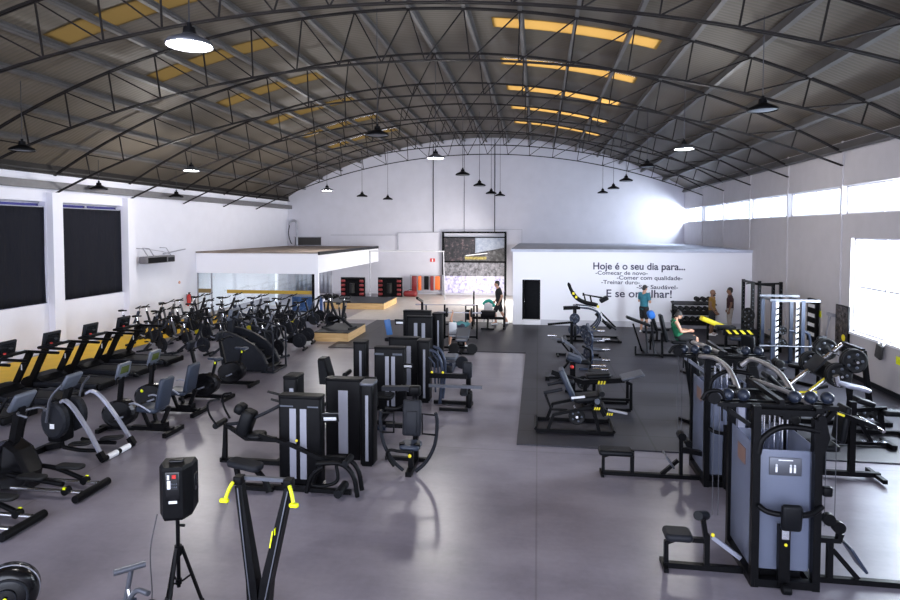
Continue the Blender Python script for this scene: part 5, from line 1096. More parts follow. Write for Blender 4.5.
MB().sqt([(1.08, 11.0, 0.60), (1.22, 11.0, 0.34)], 0.07).build('lever', 'black', t); MB().cyl((1.08, 10.93, 0.62), (1.08, 10.90, 0.62), 0.05).build('pivot_cap', 'lgrey', t)
logo(t, 1.02, 10.90, 0.47, 0.03); logo(t, 1.25, 10.96, 0.36, 0.03); MB().cyl((1.28, 11.0, 0.45), (1.62, 10.98, 0.40), 0.024, n=8).build('plate_peg', 'galv', t)
MB().sqt([(0.62, 10.92, 0.665), (0.86, 10.92, 0.70)], 0.02, 0.035).build('label', 'marking', t)
t = thing('hip_thrust_bench', 'long low hip thrust machine with square grey foot plate and yellow logo', 'bench machine', (0, 0, 0.022), 0, G2)
MB().sqt([(1.85, 12.85, 0.04), (1.85, 12.85, 0.58), (1.75, 12.85, 0.62)], 0.06).sqt([(1.85, 13.35, 0.04), (1.85, 13.35, 0.58), (1.75, 13.35, 0.62)], 0.06).sqt([(1.85, 12.85, 0.04), (0.9, 12.85, 0.04)], 0.06).sqt([(1.85, 13.35, 0.04), (0.9, 13.35, 0.04)], 0.06).sqt([(1.85, 12.85, 0.25), (1.0, 12.85, 0.25)], 0.05).sqt([(0.9, 12.8, 0.04), (0.9, 13.4, 0.04)], 0.06).build('frame', 'black', t)
MB().sqt([(0.25, 13.1, 0.72), (0.9, 13.1, 0.52), (1.75, 13.1, 0.60)], 0.10).sqt([(0.95, 13.1, 0.52), (0.95, 13.1, 0.04)], 0.08).build('main_beam', 'black', t)
MB().pad((1.90, 13.1, 0.70), (0.46, 0.48, 0.05), 0.03, 0.015, (0, -0.28, 0)).build('foot_plate', 'grey', t)
MB().pad((1.22, 13.1, 0.68), (0.52, 0.34, 0.10), 0.08, 0.04, (0, -0.08, 0)).build('seat', 'vinyl', t); MB().pad((0.55, 13.0, 0.55), (0.34, 0.22, 0.10), 0.08, 0.04).build('front_pad', 'char', t)
logo(t, 1.20, 13.04, 0.50, 0.045)
shift_kids(t, (0.05, -0.4, 0))
t = thing('preacher_machine', 'arm machine with tilted blue-grey pad and red mark, behind the hip thrust bench', 'arm machine', (0, 0, 0.022), 0, G2)
MB().sqt([(0.05, 13.9, 0.04), (0.9, 13.9, 0.04)], 0.06).sqt([(0.22, 13.9, 0.04), (0.22, 13.9, 0.72)], 0.12).build('frame', 'black', t)
MB().pad((0.24, 13.85, 0.82), (0.34, 0.36, 0.14), 0.05, 0.04, (0, 0.35, 0)).build('arm_pad', 'bvinyl', t); MB().ball((0.20, 13.80, 0.62), 0.045, 8, 6).build('red_mark', 'red', t)
MB().sqt([(0.7, 13.9, 0.04), (0.7, 13.9, 0.45)], 0.07).build('seat_post', 'black', t); MB().pad((0.72, 13.9, 0.5), (0.32, 0.32, 0.09), 0.06, 0.03).build('seat', 'vinyl', t)
plate(t, (0.45, 13.72, 0.30), (0, -1, 0), 0.15)
shift_kids(t, (0.58, -0.15, 0))
t = thing('t_bar_row', 'T-bar row machine with long slanting grey bar and wide rear foot', 'row machine', (0, 0, 0.022), 0, G2)
MB().sqt([(0.30, 15.0, 0.04), (1.9, 15.0, 0.05)], 0.06).sqt([(0.25, 14.75, 0.06), (0.25, 15.25, 0.06)], 0.10).sqt([(0.45, 15.0, 0.04), (0.8, 15.1, 0.45)], 0.05).sqt([(1.9, 14.7, 0.05), (1.9, 15.3, 0.05)], 0.05).build('frame', 'black', t)
MB().sqt([(0.62, 15.1, 0.98), (0.85, 15.1, 0.82), (1.30, 15.1, 0.34)], 0.06).build('row_bar', 'grey', t); MB().cyl((0.62, 14.8, 0.98), (0.62, 15.4, 0.98), 0.02).cyl((0.34, 15.1, 1.02), (0.66, 15.1, 0.97), 0.022).build('handle', 'grey', t)
MB().pad((1.0, 15.05, 0.46), (0.60, 0.3, 0.09), 0.05, 0.03, (0, 0.08, 0)).build('chest_pad', 'vinyl', t); MB().sqt([(1.3, 15.0, 0.05), (1.3, 15.0, 0.75), (1.1, 15.0, 0.85)], 0.05).build('post', 'black', t)
for s, y in ((1, 14.9), (1, 15.3)): MB().cyl((1.35, y, 0.30), (1.72, y, 0.30), 0.035).build('plate_peg', 'chrome', t)
# plate storage tree with chrome pegs and plates
t = thing('plate_tree', 'plate storage tree with a column of bright chrome pegs pointing to the window wall', 'plate rack', (0, 0, 0.022), 0, G2)
MB().sqt([(1.42, 16.1, 0), (1.42, 16.1, 1.05)], 0.08).sqt([(1.42, 17.4, 0), (1.42, 17.4, 1.05)], 0.08).sqt([(1.42, 16.1, 0.04), (1.42, 17.4, 0.04)], 0.07).sqt([(1.42, 16.1, 1.02), (1.42, 17.4, 1.02)], 0.06).sqt([(1.1, 16.1, 0.03), (1.75, 16.1, 0.03)], 0.05).sqt([(1.1, 17.4, 0.03), (1.75, 17.4, 0.03)], 0.05).build('frame', 'steel', t)
for z in (0.28, 0.56, 0.84):
    for y in (16.1, 17.4): MB().cyl((1.45, y, z), (1.88, y, z), 0.035).mat(1).cyl((1.70, y, z), (1.90, y, z), 0.042).build('plate_peg', ['grey', 'chrome'], t)
for i, (y, z, r) in enumerate([(16.1, 0.84, 0.2), (16.1, 0.42, 0.2), (17.4, 0.8, 0.2)]): plate(t, (1.36, y, z), (-1, -0.6, 0), r, 'steel')
MB().cyl((1.4, 16.1, 0.84), (1.25, 16.0, 0.84), 0.025).cyl((1.4, 16.1, 0.42), (1.25, 16.0, 0.42), 0.025).cyl((1.4, 17.4, 0.8), (1.25, 17.3, 0.8), 0.025).build('short_peg', 'chrome', t)
t = thing('lat_row_machine', 'plate-loaded machine with horizontal black arm over the column of plate-loaded machines', 'row machine', (0, 0, 0.022), 0, G2)
MB().sqt([(0.55, 17.9, 0.04), (1.8, 17.9, 0.04)], 0.07).sqt([(1.0, 17.9, 0.04), (1.0, 17.9, 1.0)], 0.08).sqt([(0.3, 17.9, 0.92), (1.05, 17.9, 1.0)], 0.08, 0.06).sqt([(0.6, 17.6, 0.03), (0.6, 18.2, 0.03)], 0.05).sqt([(1.8, 17.6, 0.03), (1.8, 18.2, 0.03)], 0.05).build('frame', 'black', t)
seatpad(t, (0.72, 17.9, 0.42), (0.3, 0.3, 0.08)); MB().pad((1.1, 17.9, 0.75), (0.08, 0.26, 0.3), 0.03, 0.02).build('chest_pad', 'vinyl', t)
MB().cyl((0.55, 17.7, 0.62), (0.3, 17.7, 0.62), 0.03).build('plate_peg', 'chrome', t); MB().sqt([(0.72, 17.9, 0.38), (0.95, 17.9, 0.1)], 0.05).build('seat_post', 'black', t)
# tall hack-squat style machine against the office wall
t = thing('hack_squat_machine', 'tall plate-loaded machine with curved blue arms and long upswept lever, before the slogan wall', 'leg press', (0, 0, 0.022), 0, G2)
MB().sqt([(0.9, 20.2, 0.04), (2.75, 20.2, 0.04)], 0.07).sqt([(0.9, 21.0, 0.04), (2.75, 21.0, 0.04)], 0.07).sqt([(0.95, 20.1, 0.04), (0.95, 21.1, 0.04)], 0.06).sqt([(2.72, 20.1, 0.04), (2.72, 21.1, 0.04)], 0.06).sqt([(1.25, 20.2, 0.04), (1.25, 20.2, 1.15)], 0.07).sqt([(1.25, 21.0, 0.04), (1.25, 21.0, 1.15)], 0.07).sqt([(0.85, 20.2, 1.12), (1.4, 20.2, 1.15)], 0.12).sqt([(1.25, 20.2, 1.12), (1.25, 21.0, 1.12)], 0.07).build('frame', 'black', t)
for y in (20.2, 20.55, 20.95):
    MB().sweep(smooth_pts([(1.30, y, 1.15), (1.75, y, 1.10), (2.02, y, 0.95), (2.05, y, 0.72), (1.92, y, 0.50), (1.66, y, 0.28)], 5), 1, sq=(0.075, 0.05)).build('curved_arm', 'steel', t)
MB().sweep(smooth_pts([(1.33, 20.15, 1.20), (1.75, 20.15, 1.16), (2.08, 20.15, 0.98), (2.10, 20.15, 0.72)], 5), 0.014, 6).build('white_edge', 'marking', t)
MB().sweep(smooth_pts([(2.0, 20.5, 1.20), (1.6, 20.5, 1.28), (1.32, 20.5, 1.42), (1.14, 20.5, 1.66), (1.02, 20.5, 1.95)], 5), [0.06, 0.07, 0.075]+[0.07]*12+[0.055]*5+[0.02], 8).build('swept_lever', 'black', t)
for (x, z) in ((1.19, 1.58), (1.28, 1.46), (2.0, 1.15), (1.9, 0.42)): MB().box(x-0.03, x+0.04, 20.42, 20.46, z-0.03, z+0.05).build('yellow_mark', 'yellow', t)
MB().sqt([(1.6, 20.5, 1.30), (1.55, 20.5, 1.55), (2.15, 20.5, 1.45)], 0.06).sqt([(1.75, 20.5, 1.50), (1.8, 20.5, 1.28)], 0.05).cyl((1.52, 20.4, 1.52), (1.52, 20.4, 1.62), 0.03).build('headrest_frame', 'black', t)
MB().pad((2.2, 20.5, 1.40), (0.30, 0.3, 0.14), 0.05, 0.04, (0, -0.5, 0)).build('shoulder_pad', 'vinyl', t)
MB().sqt([(1.95, 20.6, 0.9), (2.45, 20.6, 0.40)], 0.14, 0.10).sqt([(2.1, 20.6, 0.95), (2.6, 20.6, 0.45)], 0.06).build('sled', 'blackp', t); MB().pad((2.45, 20.6, 0.50), (0.35, 0.6, 0.05), 0.03, 0.01, (0, 0.6, 0)).build('foot_plate', 'char', t)
plate(t, (1.22, 20.08, 0.80), (0, -1, 0), 0.17, 'steel'); plate(t, (1.20, 20.08, 0.42), (0, -1, 0), 0.19, 'steel'); MB().cyl((1.22, 20.2, 0.8), (1.22, 19.98, 0.8), 0.025).cyl((1.2, 20.2, 0.42), (1.2, 19.98, 0.42), 0.025).build('plate_peg', 'chrome', t)

# ================================================================== BENCHES, RACKS AND DUMBBELLS ALONG THE WINDOW WALL
t = thing('abdominal_bench', 'sloping black sit-up bench on steel legs beside the man in the blue shirt', 'bench', (0, 0, 0.022), 0, 'benches in the free weight area')
MB().pad((3.25, 18.4, 0.98), (0.75, 0.32, 0.08), 0.06, 0.03, (0, 0.35, 0)).build('bench_pad', 'vinyl', t); MB().pad((3.62, 18.75, 0.62), (0.40, 0.36, 0.08), 0.06, 0.03).build('seat', 'vinyl', t)
for x in (3.50, 3.68): MB().cyl((x, 18.1, 0.05), (x-0.05, 18.4, 0.98), 0.032).build('leg', 'char', t)
MB().sqt([(3.1, 18.4, 0.9), (3.4, 18.6, 0.04)], 0.05).sqt([(3.1, 18.0, 0.05), (3.85, 18.0, 0.05)], 0.06).sqt([(3.45, 18.0, 0.05), (3.45, 19.2, 0.05)], 0.06).sqt([(3.12, 18.0, 0.05), (3.12, 18.0, 0.3)], 0.05).sqt([(3.7, 18.75, 0.6), (3.7, 18.9, 0.04)], 0.05).build('frame', 'black', t)
shift_kids(t, (-0.25, 0.1, 0))
t = thing('step_stool', 'bench back draped with a bright blue cloth behind the sit-up bench', 'bench', (3.85, 20.6, 0.022), 0, 'benches in the free weight area')
MB().pad((0, 0, 0.62), (0.10, 0.32, 0.56), 0.04, 0.03, (0, -0.3, 0)).build('backrest', 'vinyl', t); MB().pad((0.28, 0, 0.42), (0.40, 0.32, 0.08), 0.06, 0.03).build('seat', 'vinyl', t)
MB().sqt([(-0.2, 0, 0.04), (0.5, 0, 0.04)], 0.06).sqt([(0.1, 0, 0.04), (0.1, 0, 0.4)], 0.06).sqt([(-0.2, -0.25, 0.03), (-0.2, 0.25, 0.03)], 0.05).build('frame', 'black', t)
c = MB().pad((-0.10, 0, 0.90), (0.22, 0.40, 0.26), 0.08, 0.07, (0, -0.3, 0)).build('blue_cloth', mat('bright blue cloth', (0.03, 0.18, 0.62), 0.8), t)
t.name = 'draped_bench'
def incline_bench(label, loc, rz, m='vinyl', group='benches in the free weight area', ang=1.1):
    t = thing('incline_bench', label, 'bench', loc, rz, group)
    MB().pad((-0.28-0.10, 0, 0.48+0.36), (0.10, 0.32, 0.82), 0.05, 0.03, (0, -0.22, 0)).build('backrest', m, t)
    MB().pad((0.05, 0, 0.44), (0.42, 0.34, 0.09), 0.06, 0.03).build('seat', m, t)
    MB().sqt([(-0.45, 0, 0.04), (0.55, 0, 0.04)], 0.07).sqt([(-0.45, -0.28, 0.03), (-0.45, 0.28, 0.03)], 0.06).sqt([(0.55, -0.25, 0.03), (0.55, 0.25, 0.03)], 0.06).sqt([(0.1, 0, 0.04), (0.1, 0, 0.4)], 0.07).sqt([(-0.40, 0, 0.04), (-0.42, 0, 0.7)], 0.06).build('frame', 'black', t)
    return t
incline_bench('upright black bench on which the man in the green tank top sits', (4.05, 18.2, 0.022), 0.0)
# bright yellow decline bench and dark bench with yellow stripes
t = thing('decline_bench', 'bright yellow sloping bench in front of the dumbbell rack', 'bench', (0, 0, 0.022), 0, 'benches in the free weight area')
MB().pad((5.62, 20.0, 0.74), (0.95, 0.32, 0.15), 0.05, 0.03, (0, 0.38, 0)).build('bench_pad', 'yellow', t)
MB().sqt([(5.3, 20.0, 0.04), (6.3, 20.0, 0.04)], 0.07).sqt([(5.4, 20, 0.04), (5.4, 20, 0.74)], 0.06).sqt([(5.95, 20, 0.04), (5.95, 20, 0.54)], 0.06).sqt([(5.3, 19.7, 0.03), (5.3, 20.3, 0.03)], 0.05).sqt([(6.3, 19.7, 0.03), (6.3, 20.3, 0.03)], 0.05).build('frame', 'black', t)
t = thing('striped_bench', 'dark bench with slanting yellow stripes and a blue-grey pad, between yellow bench and power rack', 'bench', (0, 0, 0.022), 0, 'benches in the free weight area')
MB().box(6.0, 6.95, 18.52, 18.62, 0.56, 0.74).build('side_panel', 'blackp', t)
g = MB()
for k in range(4): x = 6.05+k*0.2; g.add([(x, 18.515, 0.72), (x+0.09, 18.515, 0.72), (x+0.20, 18.515, 0.60), (x+0.11, 18.515, 0.60)], [(0, 3, 2, 1)])
g.build('yellow_stripe_pattern', 'yellow', t)
MB().pad((6.15, 18.85, 0.74), (0.55, 0.36, 0.12), 0.06, 0.03).build('chest_pad', 'vinyl', t); MB().pad((6.42, 18.35, 0.50), (0.60, 0.30, 0.10), 0.04, 0.03).build('seat', 'steel', t)
MB().sqt([(6.1, 18.6, 0.04), (6.1, 18.6, 0.6)], 0.07).sqt([(6.85, 18.6, 0.04), (6.85, 18.6, 0.6)], 0.07).sqt([(6.0, 18.35, 0.04), (6.9, 18.35, 0.04)], 0.06).sqt([(6.4, 18.35, 0.04), (6.4, 18.35, 0.46)], 0.06).sqt([(6.1, 18.3, 0.04), (6.1, 18.9, 0.04)], 0.05).sqt([(6.85, 18.3, 0.04), (6.85, 18.9, 0.04)], 0.05).build('frame', 'black', t)
shift_kids(t, (-0.45, 0.35, 0))
# power rack
t = thing('power_rack', 'tall black power rack with drilled uprights and plates hung on it', 'power rack', (0, 0, 0.022), 0, 'tall racks by the window wall')
for x, y in ((6.50, 19.3), (6.80, 19.62), (7.30, 19.3), (7.45, 20.3), (6.55, 20.3)):
    o = MB().sqt([(x, y, 0), (x, y, 2.15 if x != 7.45 else 2.0)], 0.085).build('upright', 'black', t)
    MB_ = MB()
    for k in range(14): MB_.cyl((x, y-0.0435, 0.35+k*0.12), (x, y-0.045, 0.35+k*0.12), 0.014, n=8)
    MB_.build('bolt_hole_dot', 'lgrey', o)
MB().sqt([(6.50, 19.3, 2.10), (6.80, 19.62, 2.05)], 0.07).sqt([(6.80, 19.62, 2.05), (7.45, 20.3, 1.95)], 0.07).sqt([(6.5, 19.3, 2.12), (6.55, 20.3, 2.1)], 0.07).sqt([(6.3, 19.3, 2.08), (6.5, 19.3, 2.12)], 0.03).sqt([(6.5, 19.3, 0.05), (7.3, 19.3, 0.05)], 0.08).sqt([(6.55, 20.3, 0.05), (7.45, 20.3, 0.05)], 0.08).sqt([(6.5, 19.3, 0.05), (6.55, 20.3, 0.05)], 0.08).sqt([(7.3, 19.3, 2.1), (6.8, 19.62, 2.05)], 0.06).build('crossbar', 'black', t)
for k, (z, r) in enumerate([(1.15, 0.22), (0.75, 0.2)]):
    MB().cyl((6.5, 19.25, z), (6.28, 19.1, z), 0.022).build('plate_peg', 'chrome', t); plate(t, (6.36, 19.17, z), (-0.8, -0.5, 0), r)
# smith machine
t = thing('smith_machine', 'blue-grey smith machine frame with bright hook rails and silver top', 'smith machine', (0, 0, 0.022), 0, 'tall racks by the window wall')
SX0, SX1, SY0, SY1, SH = 6.78, 7.50, 17.6, 18.35, 1.84
SY0, SY1 = 17.0, 17.75
SX0, SX1 = 6.25, 7.0
for x, y in ((SX0, SY0), (SX1, SY0), (SX0, SY1), (SX1, SY1)): MB().sqt([(x, y, 0.02), (x, y, SH)], 0.09, 0.075).build('upright', 'steel', t)
for x in (SX0+0.12, SX1-0.12):
    MB().box(x-0.035, x+0.035, SY0+0.02, SY0+0.04, 0.15, SH-0.04).build('hook_rail', 'marking', t)
    g = MB()
    for k in range(9): g.prism([(x-0.03, 0.3+k*0.16), (x+0.03, 0.34+k*0.16), (x+0.035, 0.38+k*0.16), (x-0.02, 0.36+k*0.16)], SY0-0.02, SY0+0.015)
    g.build('hook_notch', 'blackp', t)
MB().sqt([(SX0-0.08, SY0, SH), (SX1+0.42, SY0, SH)], 0.05, 0.07).sqt([(SX0-0.08, SY1, SH+0.05), (SX1+0.2, SY1, SH+0.05)], 0.05, 0.06).sqt([(SX0, SY0, SH), (SX0, SY1, SH)], 0.05).sqt([(SX1, SY0, SH), (SX1, SY1, SH)], 0.05).build('top_frame', 'grey', t)
MB().sqt([(SX0, SY0-0.1, 0.03), (SX0, SY1+0.1, 0.03)], 0.09).sqt([(SX1, SY0-0.1, 0.03), (SX1, SY1+0.1, 0.03)], 0.09).sqt([(SX0, SY1, 0.03), (SX1, SY1, 0.03)], 0.07).build('base', 'steel', t)
MB().cyl((SX0-0.35, SY0-0.05, 0.62), (SX1+0.40, SY0-0.05, 0.62), 0.02).cyl((SX0-0.35, SY0-0.05, 0.62), (SX0-0.12, SY0-0.05, 0.62), 0.032).cyl((SX1+0.14, SY0-0.05, 0.62), (SX1+0.4, SY0-0.05, 0.62), 0.032).build('bar', 'grey', t)
for x, s in ((SX1-0.05, 1), (SX0+0.45, 1)):
    MB().sweep(smooth_pts([(x, SY0+0.1, 1.02), (x+0.18, SY0+0.1, 0.98), (x+0.28, SY0+0.1, 0.80), (x+0.28, SY0+0.1, 0.05)], 5), 0.04, 8).build('curved_brace', 'steel', t)
for z in (0.7, 1.0, 1.3): MB().pad((SX0+0.28, SY1-0.05, z), (0.14, 0.14, 0.10), 0.05, 0.03).build('weight_hook', 'blackp', t)
for z in (1.0, 0.66): plate(t, (SX0+0.33, SY0+0.25, z), (0, -1, 0), 0.12, 'rubber')
MB().sqt([(SX0, SY0+0.3, 1.0), (SX0+0.4, SY0+0.3, 1.0)], 0.03).sqt([(SX0, SY0+0.3, 0.66), (SX0+0.4, SY0+0.3, 0.66)], 0.03).build('storage_bar', 'steel', t)
# accessory board with straps and loops on the wall behind the smith machine
t = thing('accessory_board', 'black wall board hung with white-striped straps behind the smith machine', 'wall board', (7.78, 18.35, 0))
MB().box(0.0, 0.08, -0.28, 0.28, 0.55, 1.78).build('board', 'blackp', t)
for k in range(4): MB().box(-0.012, 0.0, -0.20, 0.20, 0.72+k*0.27, 0.82+k*0.27).build('white_strap', 'marking', t)
t = thing('wall_mirror', 'tall narrow dark mirror leaning on the window wall with a yellow spot', 'mirror', (7.84, 16.75, 0.24))
MB().box(0.0, 0.045, -0.33, 0.33, 0.35, 1.55).build('frame', 'blackp', t); o = MB().box(-0.006, 0.0, -0.30, 0.30, 0.38, 1.52).build('dark_glass', mat('mottled dark panel', (0.06, 0.05, 0.05), 0.25, noise=0.9, scale=9), t)
MB().ball((-0.008, -0.12, 0.72), (0.004, 0.10, 0.09), 12, 8).build('yellow_spot', 'yellow', t); t['label'] = 'tall narrow dark panel on the window wall with a yellow spot'; t.name = 'wall_panel'; t['category'] = 'wall panel'
for i, (y, z, l) in enumerate([(18.1, 1.38, 'small yellow sticker on the window wall beside the smith machine'), (14.35, 0.86, 'small yellow sticker under the big window')]):
    tag(MB().box(XR-0.004, XR-0.0005, y-0.08, y+0.08, z-0.09, z+0.09).build('wall_sticker', 'lime'), l, 'sticker', 'yellow wall stickers')
t = thing('hanging_strap', 'thin grey strap rope hanging on the window wall beside the dark panel', 'strap', (7.84, 17.45, 0.3))
MB().sweep(smooth_pts([(0, 0.0, 1.15), (-0.02, 0.05, 0.6), (-0.02, 0.12, 0.1), (0, 0.2, 0.0), (-0.02, 0.14, 0.5), (0, -0.12, 1.15)], 6), 0.015, 6).build('strap', 'galv', t); MB().box(-0.02, 0.06, -0.25, 0.10, 1.12, 1.2).build('bracket', 'galv', t)
t = thing('hanging_bag', 'small dark bag or garment hanging below the sill of the big window', 'bag', (7.82, 14.95, 0.80))
MB().pad((0, 0, 0.14), (0.08, 0.24, 0.34), 0.04, 0.03, (0.25, 0, 0)).build('bag_body', 'dark', t); MB().sweep(smooth_pts([(0.03, -0.12, 0.36), (0.0, -0.16, 0.30), (0, -0.06, 0.26), (0, 0.02, 0.28), (0.03, 0.08, 0.36)], 4), 0.022, 6).build('strap', 'marking', t)
# leg press with plates
t = thing('leg_press', 'forty-five degree leg press loaded with big spoked plates beside the window wall', 'leg press', (0, 0, 0.022), 0, G2)
for y in (12.2, 12.95):
    MB().cyl((4.95, y, 0.42), (6.10, y, 1.42), 0.045).build('guide_tube', 'chrome', t)
    MB().sqt([(4.6, y, 0.05), (6.6, y, 0.05)], 0.08).sqt([(6.3, y, 0.05), (6.12, y, 1.44)], 0.08).sqt([(5.0, y, 0.05), (4.95, y, 0.42)], 0.08).build('side_frame', 'black', t)
MB().sqt([(6.12, 12.2, 1.44), (6.12, 12.95, 1.44)], 0.07).build('crossbar', 'black', t); MB().sqt([(4.95, 12.2, 0.4), (4.95, 12.95, 0.4)], 0.07).build('crossbar', 'black', t); MB().sqt([(6.6, 12.15, 0.05), (6.6, 13.0, 0.05)], 0.08).build('crossbar', 'black', t)
MB().pad((5.60, 12.58, 0.98), (0.35, 0.66, 0.10), 0.04, 0.02, (0, -0.72, 0)).build('carriage', 'blackp', t); MB().pad((5.44, 12.58, 1.10), (0.05, 0.5, 0.34), 0.03, 0.01, (0, 0.72, 0)).build('foot_plate', 'char', t)
MB().pad((4.75, 12.58, 0.62), (0.10, 0.44, 0.66), 0.05, 0.03, (0, -0.8, 0)).pad((5.05, 12.58, 0.36), (0.4, 0.42, 0.10), 0.06, 0.03).build('seat', 'vinyl', t)
MB().box(4.98, 5.3, 12.15, 12.155, 0.60, 0.64).sweep([(5.15, 12.14, 0.66), (5.5, 12.14, 0.98)], 1, sq=(0.02, 0.02)).build('yellow_mark', 'yellow', t)
for (x, z) in ((5.86, 1.28), (5.60, 1.00)):
    MB().cyl((x, 11.85, z), (x, 13.3, z), 0.025).build('plate_peg', 'chrome', t)
    for y, s in ((12.08, -1), (12.0, -1), (13.08, 1), (13.16, 1)): plate(t, (x, y, z), (0, s, 0), 0.225)
t = thing('weight_plate', 'big spoked weight plate leaning low beside the leg press', 'weight plate', (6.15, 12.16, 0.022), 0, 'loose weight plates'); 
plate(t, (0, -0.15, 0.235), (0.1, -1, 0.1), 0.225, 'rubber', 'plate_disc')
# hyperextension bench and calf machine near the window
t = thing('hyperextension_bench', 'exercise bench with tilted silvery pad on a tall post, before the leg press', 'bench', (0, 0, 0.022), 0, 'benches in the free weight area')
MB().sqt([(4.55, 11.05, 0.05), (6.0, 11.05, 0.05)], 0.06).sqt([(5.98, 10.85, 0.05), (5.98, 11.25, 0.05)], 0.08).sqt([(4.6, 10.8, 0.05), (4.6, 11.3, 0.05)], 0.06).sqt([(5.30, 11.05, 0.05), (5.36, 11.05, 0.98)], 0.06).sqt([(5.72, 11.05, 0.05), (5.5, 11.05, 0.45), (5.33, 11.05, 0.55)], 0.06).build('frame', 'black', t)
MB().pad((5.42, 11.05, 1.02), (0.48, 0.28, 0.07), 0.08, 0.03, (0, 0.22, 0)).build('pad', 'silver', t); MB().cyl((5.12, 11.0, 1.05), (5.06, 10.95, 1.22), 0.035).cyl((5.22, 11.15, 1.0), (5.16, 11.1, 1.20), 0.035).build('handle', 'chrome', t)
MB().box(5.55, 5.95, 11.0, 11.1, 0.082, 0.086).build('chrome_strip', 'chrome', t)
t = thing('calf_machine', 'low black calf machine with round pads between the tall-post bench and the window wall', 'calf machine', (0, 0, 0.022), 0, G2)
MB().sqt([(5.4, 12.05-0.35, 0.05), (6.6, 11.7, 0.05)], 0.07).sqt([(6.5, 11.45, 0.05), (6.5, 11.75, 0.05)], 0.06).sqt([(6.2, 11.65, 0.05), (6.15, 11.65, 0.5)], 0.07).sqt([(5.7, 11.65, 0.45), (6.25, 11.65, 0.5)], 0.07).build('frame', 'black', t)
MB().pad((6.4, 11.6, 0.44), (0.5, 0.22, 0.10), 0.05, 0.03).build('knee_pad', 'vinyl', t); MB().pad((5.85, 11.62, 0.62), (0.34, 0.26, 0.10), 0.05, 0.03, (0, 0.3, 0)).build('seat', 'vinyl', t); MB().cyl((6.05, 11.5, 0.20), (6.05, 11.8, 0.20), 0.07).build('roller_pad', 'vinyl', t)
MB().sqt([(5.7, 11.6, 0.32), (6.0, 11.56, 0.30)], 0.05).build('chrome_slide', 'chrome', t)
# dumbbells and racks
def make_dumbbell(label, r=0.075, L=0.30, grp='dumbbells on the rack by the slogan wall', hexed=False):
    t = thing('dumbbell', label, 'dumbbell', (0,0,0), 0, grp)
    MB().cyl((0, -L*0.22, 0), (0, L*0.22, 0), 0.016, n=8).build('handle', 'chrome', t)
    for s in (-1, 1): MB().lathe((0, s*L*0.2, 0), (0, s, 0), [(0, 0), (r*0.85, 0), (r, 0.012), (r, L*0.28), (r*0.85, L*0.3), (0, L*0.3)], 6 if hexed else 16).build('weight_head', 'rubber', t)
    return t
t = thing('dumbbell_rack', 'three-tier black dumbbell rack against the slogan wall', 'dumbbell rack', (5.72, 23.15, 0.022), 0, 'dumbbell racks')
for k, z in enumerate((0.28, 0.66, 1.02)): MB().add([(-0.78, -0.20-0.03*(2-k), z-0.03), (0.78, -0.20-0.03*(2-k), z-0.03), (0.78, 0.16, z+0.05), (-0.78, 0.16, z+0.05), (-0.78, -0.20-0.03*(2-k), z-0.06), (0.78, -0.20-0.03*(2-k), z-0.06), (0.78, 0.16, z+0.02), (-0.78, 0.16, z+0.02)], [(0,1,2,3),(7,6,5,4),(0,4,5,1),(1,5,6,2),(2,6,7,3),(3,7,4,0)]).build('tier', 'black', t)
for s in (-1, 1): MB().sqt([(s*0.70, 0.05, 0), (s*0.70, 0.12, 1.08)], 0.07).sqt([(s*0.70, -0.3, 0.03), (s*0.70, 0.25, 0.03)], 0.06).build('side_leg', 'black', t)
db0 = None; tiers = ['bottom', 'middle', 'top']
for k, z in enumerate((0.28, 0.66, 1.02)):
    for i in range(7 if k < 2 else 3):
        x = 5.72-0.66+i*0.22 if k < 2 else 5.72+0.12+i*0.22
        lb = '%s tier dumbbell on the slogan wall rack, %s from the aisle' % (tiers[k], ['first', 'second', 'third', 'fourth', 'fifth', 'sixth', 'seventh'][i])
        p = (x, 23.12, 0.022+z+0.155)
        if db0 is None: db0 = make_dumbbell(lb, 0.085, 0.30); db0.location = p
        else: dup(db0, p, 0, lb)
# low saddle rack behind the farther tower
def low_rack(label, x0, y0, n, L, z1, seed, nm):
    t = thing('low_dumbbell_rack', label, 'dumbbell rack', (x0+L/2, y0, 0.022), 0, 'dumbbell racks')
    for k, z in enumerate((0.35, z1)):
        for yy in (-0.10, 0.10): MB().sqt([(-L/2, yy+0.05*k, z), (L/2, yy+0.05*k, z)], 0.05).build('tier_rail', 'grey', t)
    for s in (-1, 1): MB().sqt([(s*(L/2-0.1), -0.25, 0.03), (s*(L/2-0.1), 0.30, 0.03)], 0.06).sqt([(s*(L/2-0.1), 0.0, 0.03), (s*(L/2-0.1), 0.05, z1)], 0.07).sqt([(s*(L/2-0.1), -0.12, z1-0.03), (s*(L/2-0.1), 0.17, z1-0.03)], 0.04).sqt([(s*(L/2-0.1), -0.12, 0.32), (s*(L/2-0.1), 0.12, 0.32)], 0.04).build('leg', 'black', t)
    for k, z in enumerate((0.35, z1)):
        for i in range(n):
            x = x0+0.14+i*(L-0.28)/(n-1)
            lb = '%s tier dumbbell on %s, %s from the aisle' % (['lower', 'upper'][k], nm, ['first', 'second', 'third', 'fourth', 'fifth', 'sixth', 'seventh', 'eighth', 'ninth'][i])
            dup(db0, (x, y0+0.05*k, 0.022+z+0.098), 0, lb, 'dumbbells on the low racks')
low_rack('low two-tier dumbbell rack just behind the farther cable tower', 3.35, 13.5, 7, 1.9, 0.78, 1, 'the long rack behind the towers')
low_rack('low two-tier dumbbell rack between the cable towers and the leg press', 3.6, 10.9+0.1, 4, 0.95, 0.72, 2, 'the short rack near the leg press')
incline_bench('black upright bench standing just behind the farther cable tower beside the low rack', (3.3, 12.1, 0.022), 0.6)
incline_bench('black upright bench between the smith machine and the low dumbbell rack', (5.2, 15.2, 0.022), 0.9)
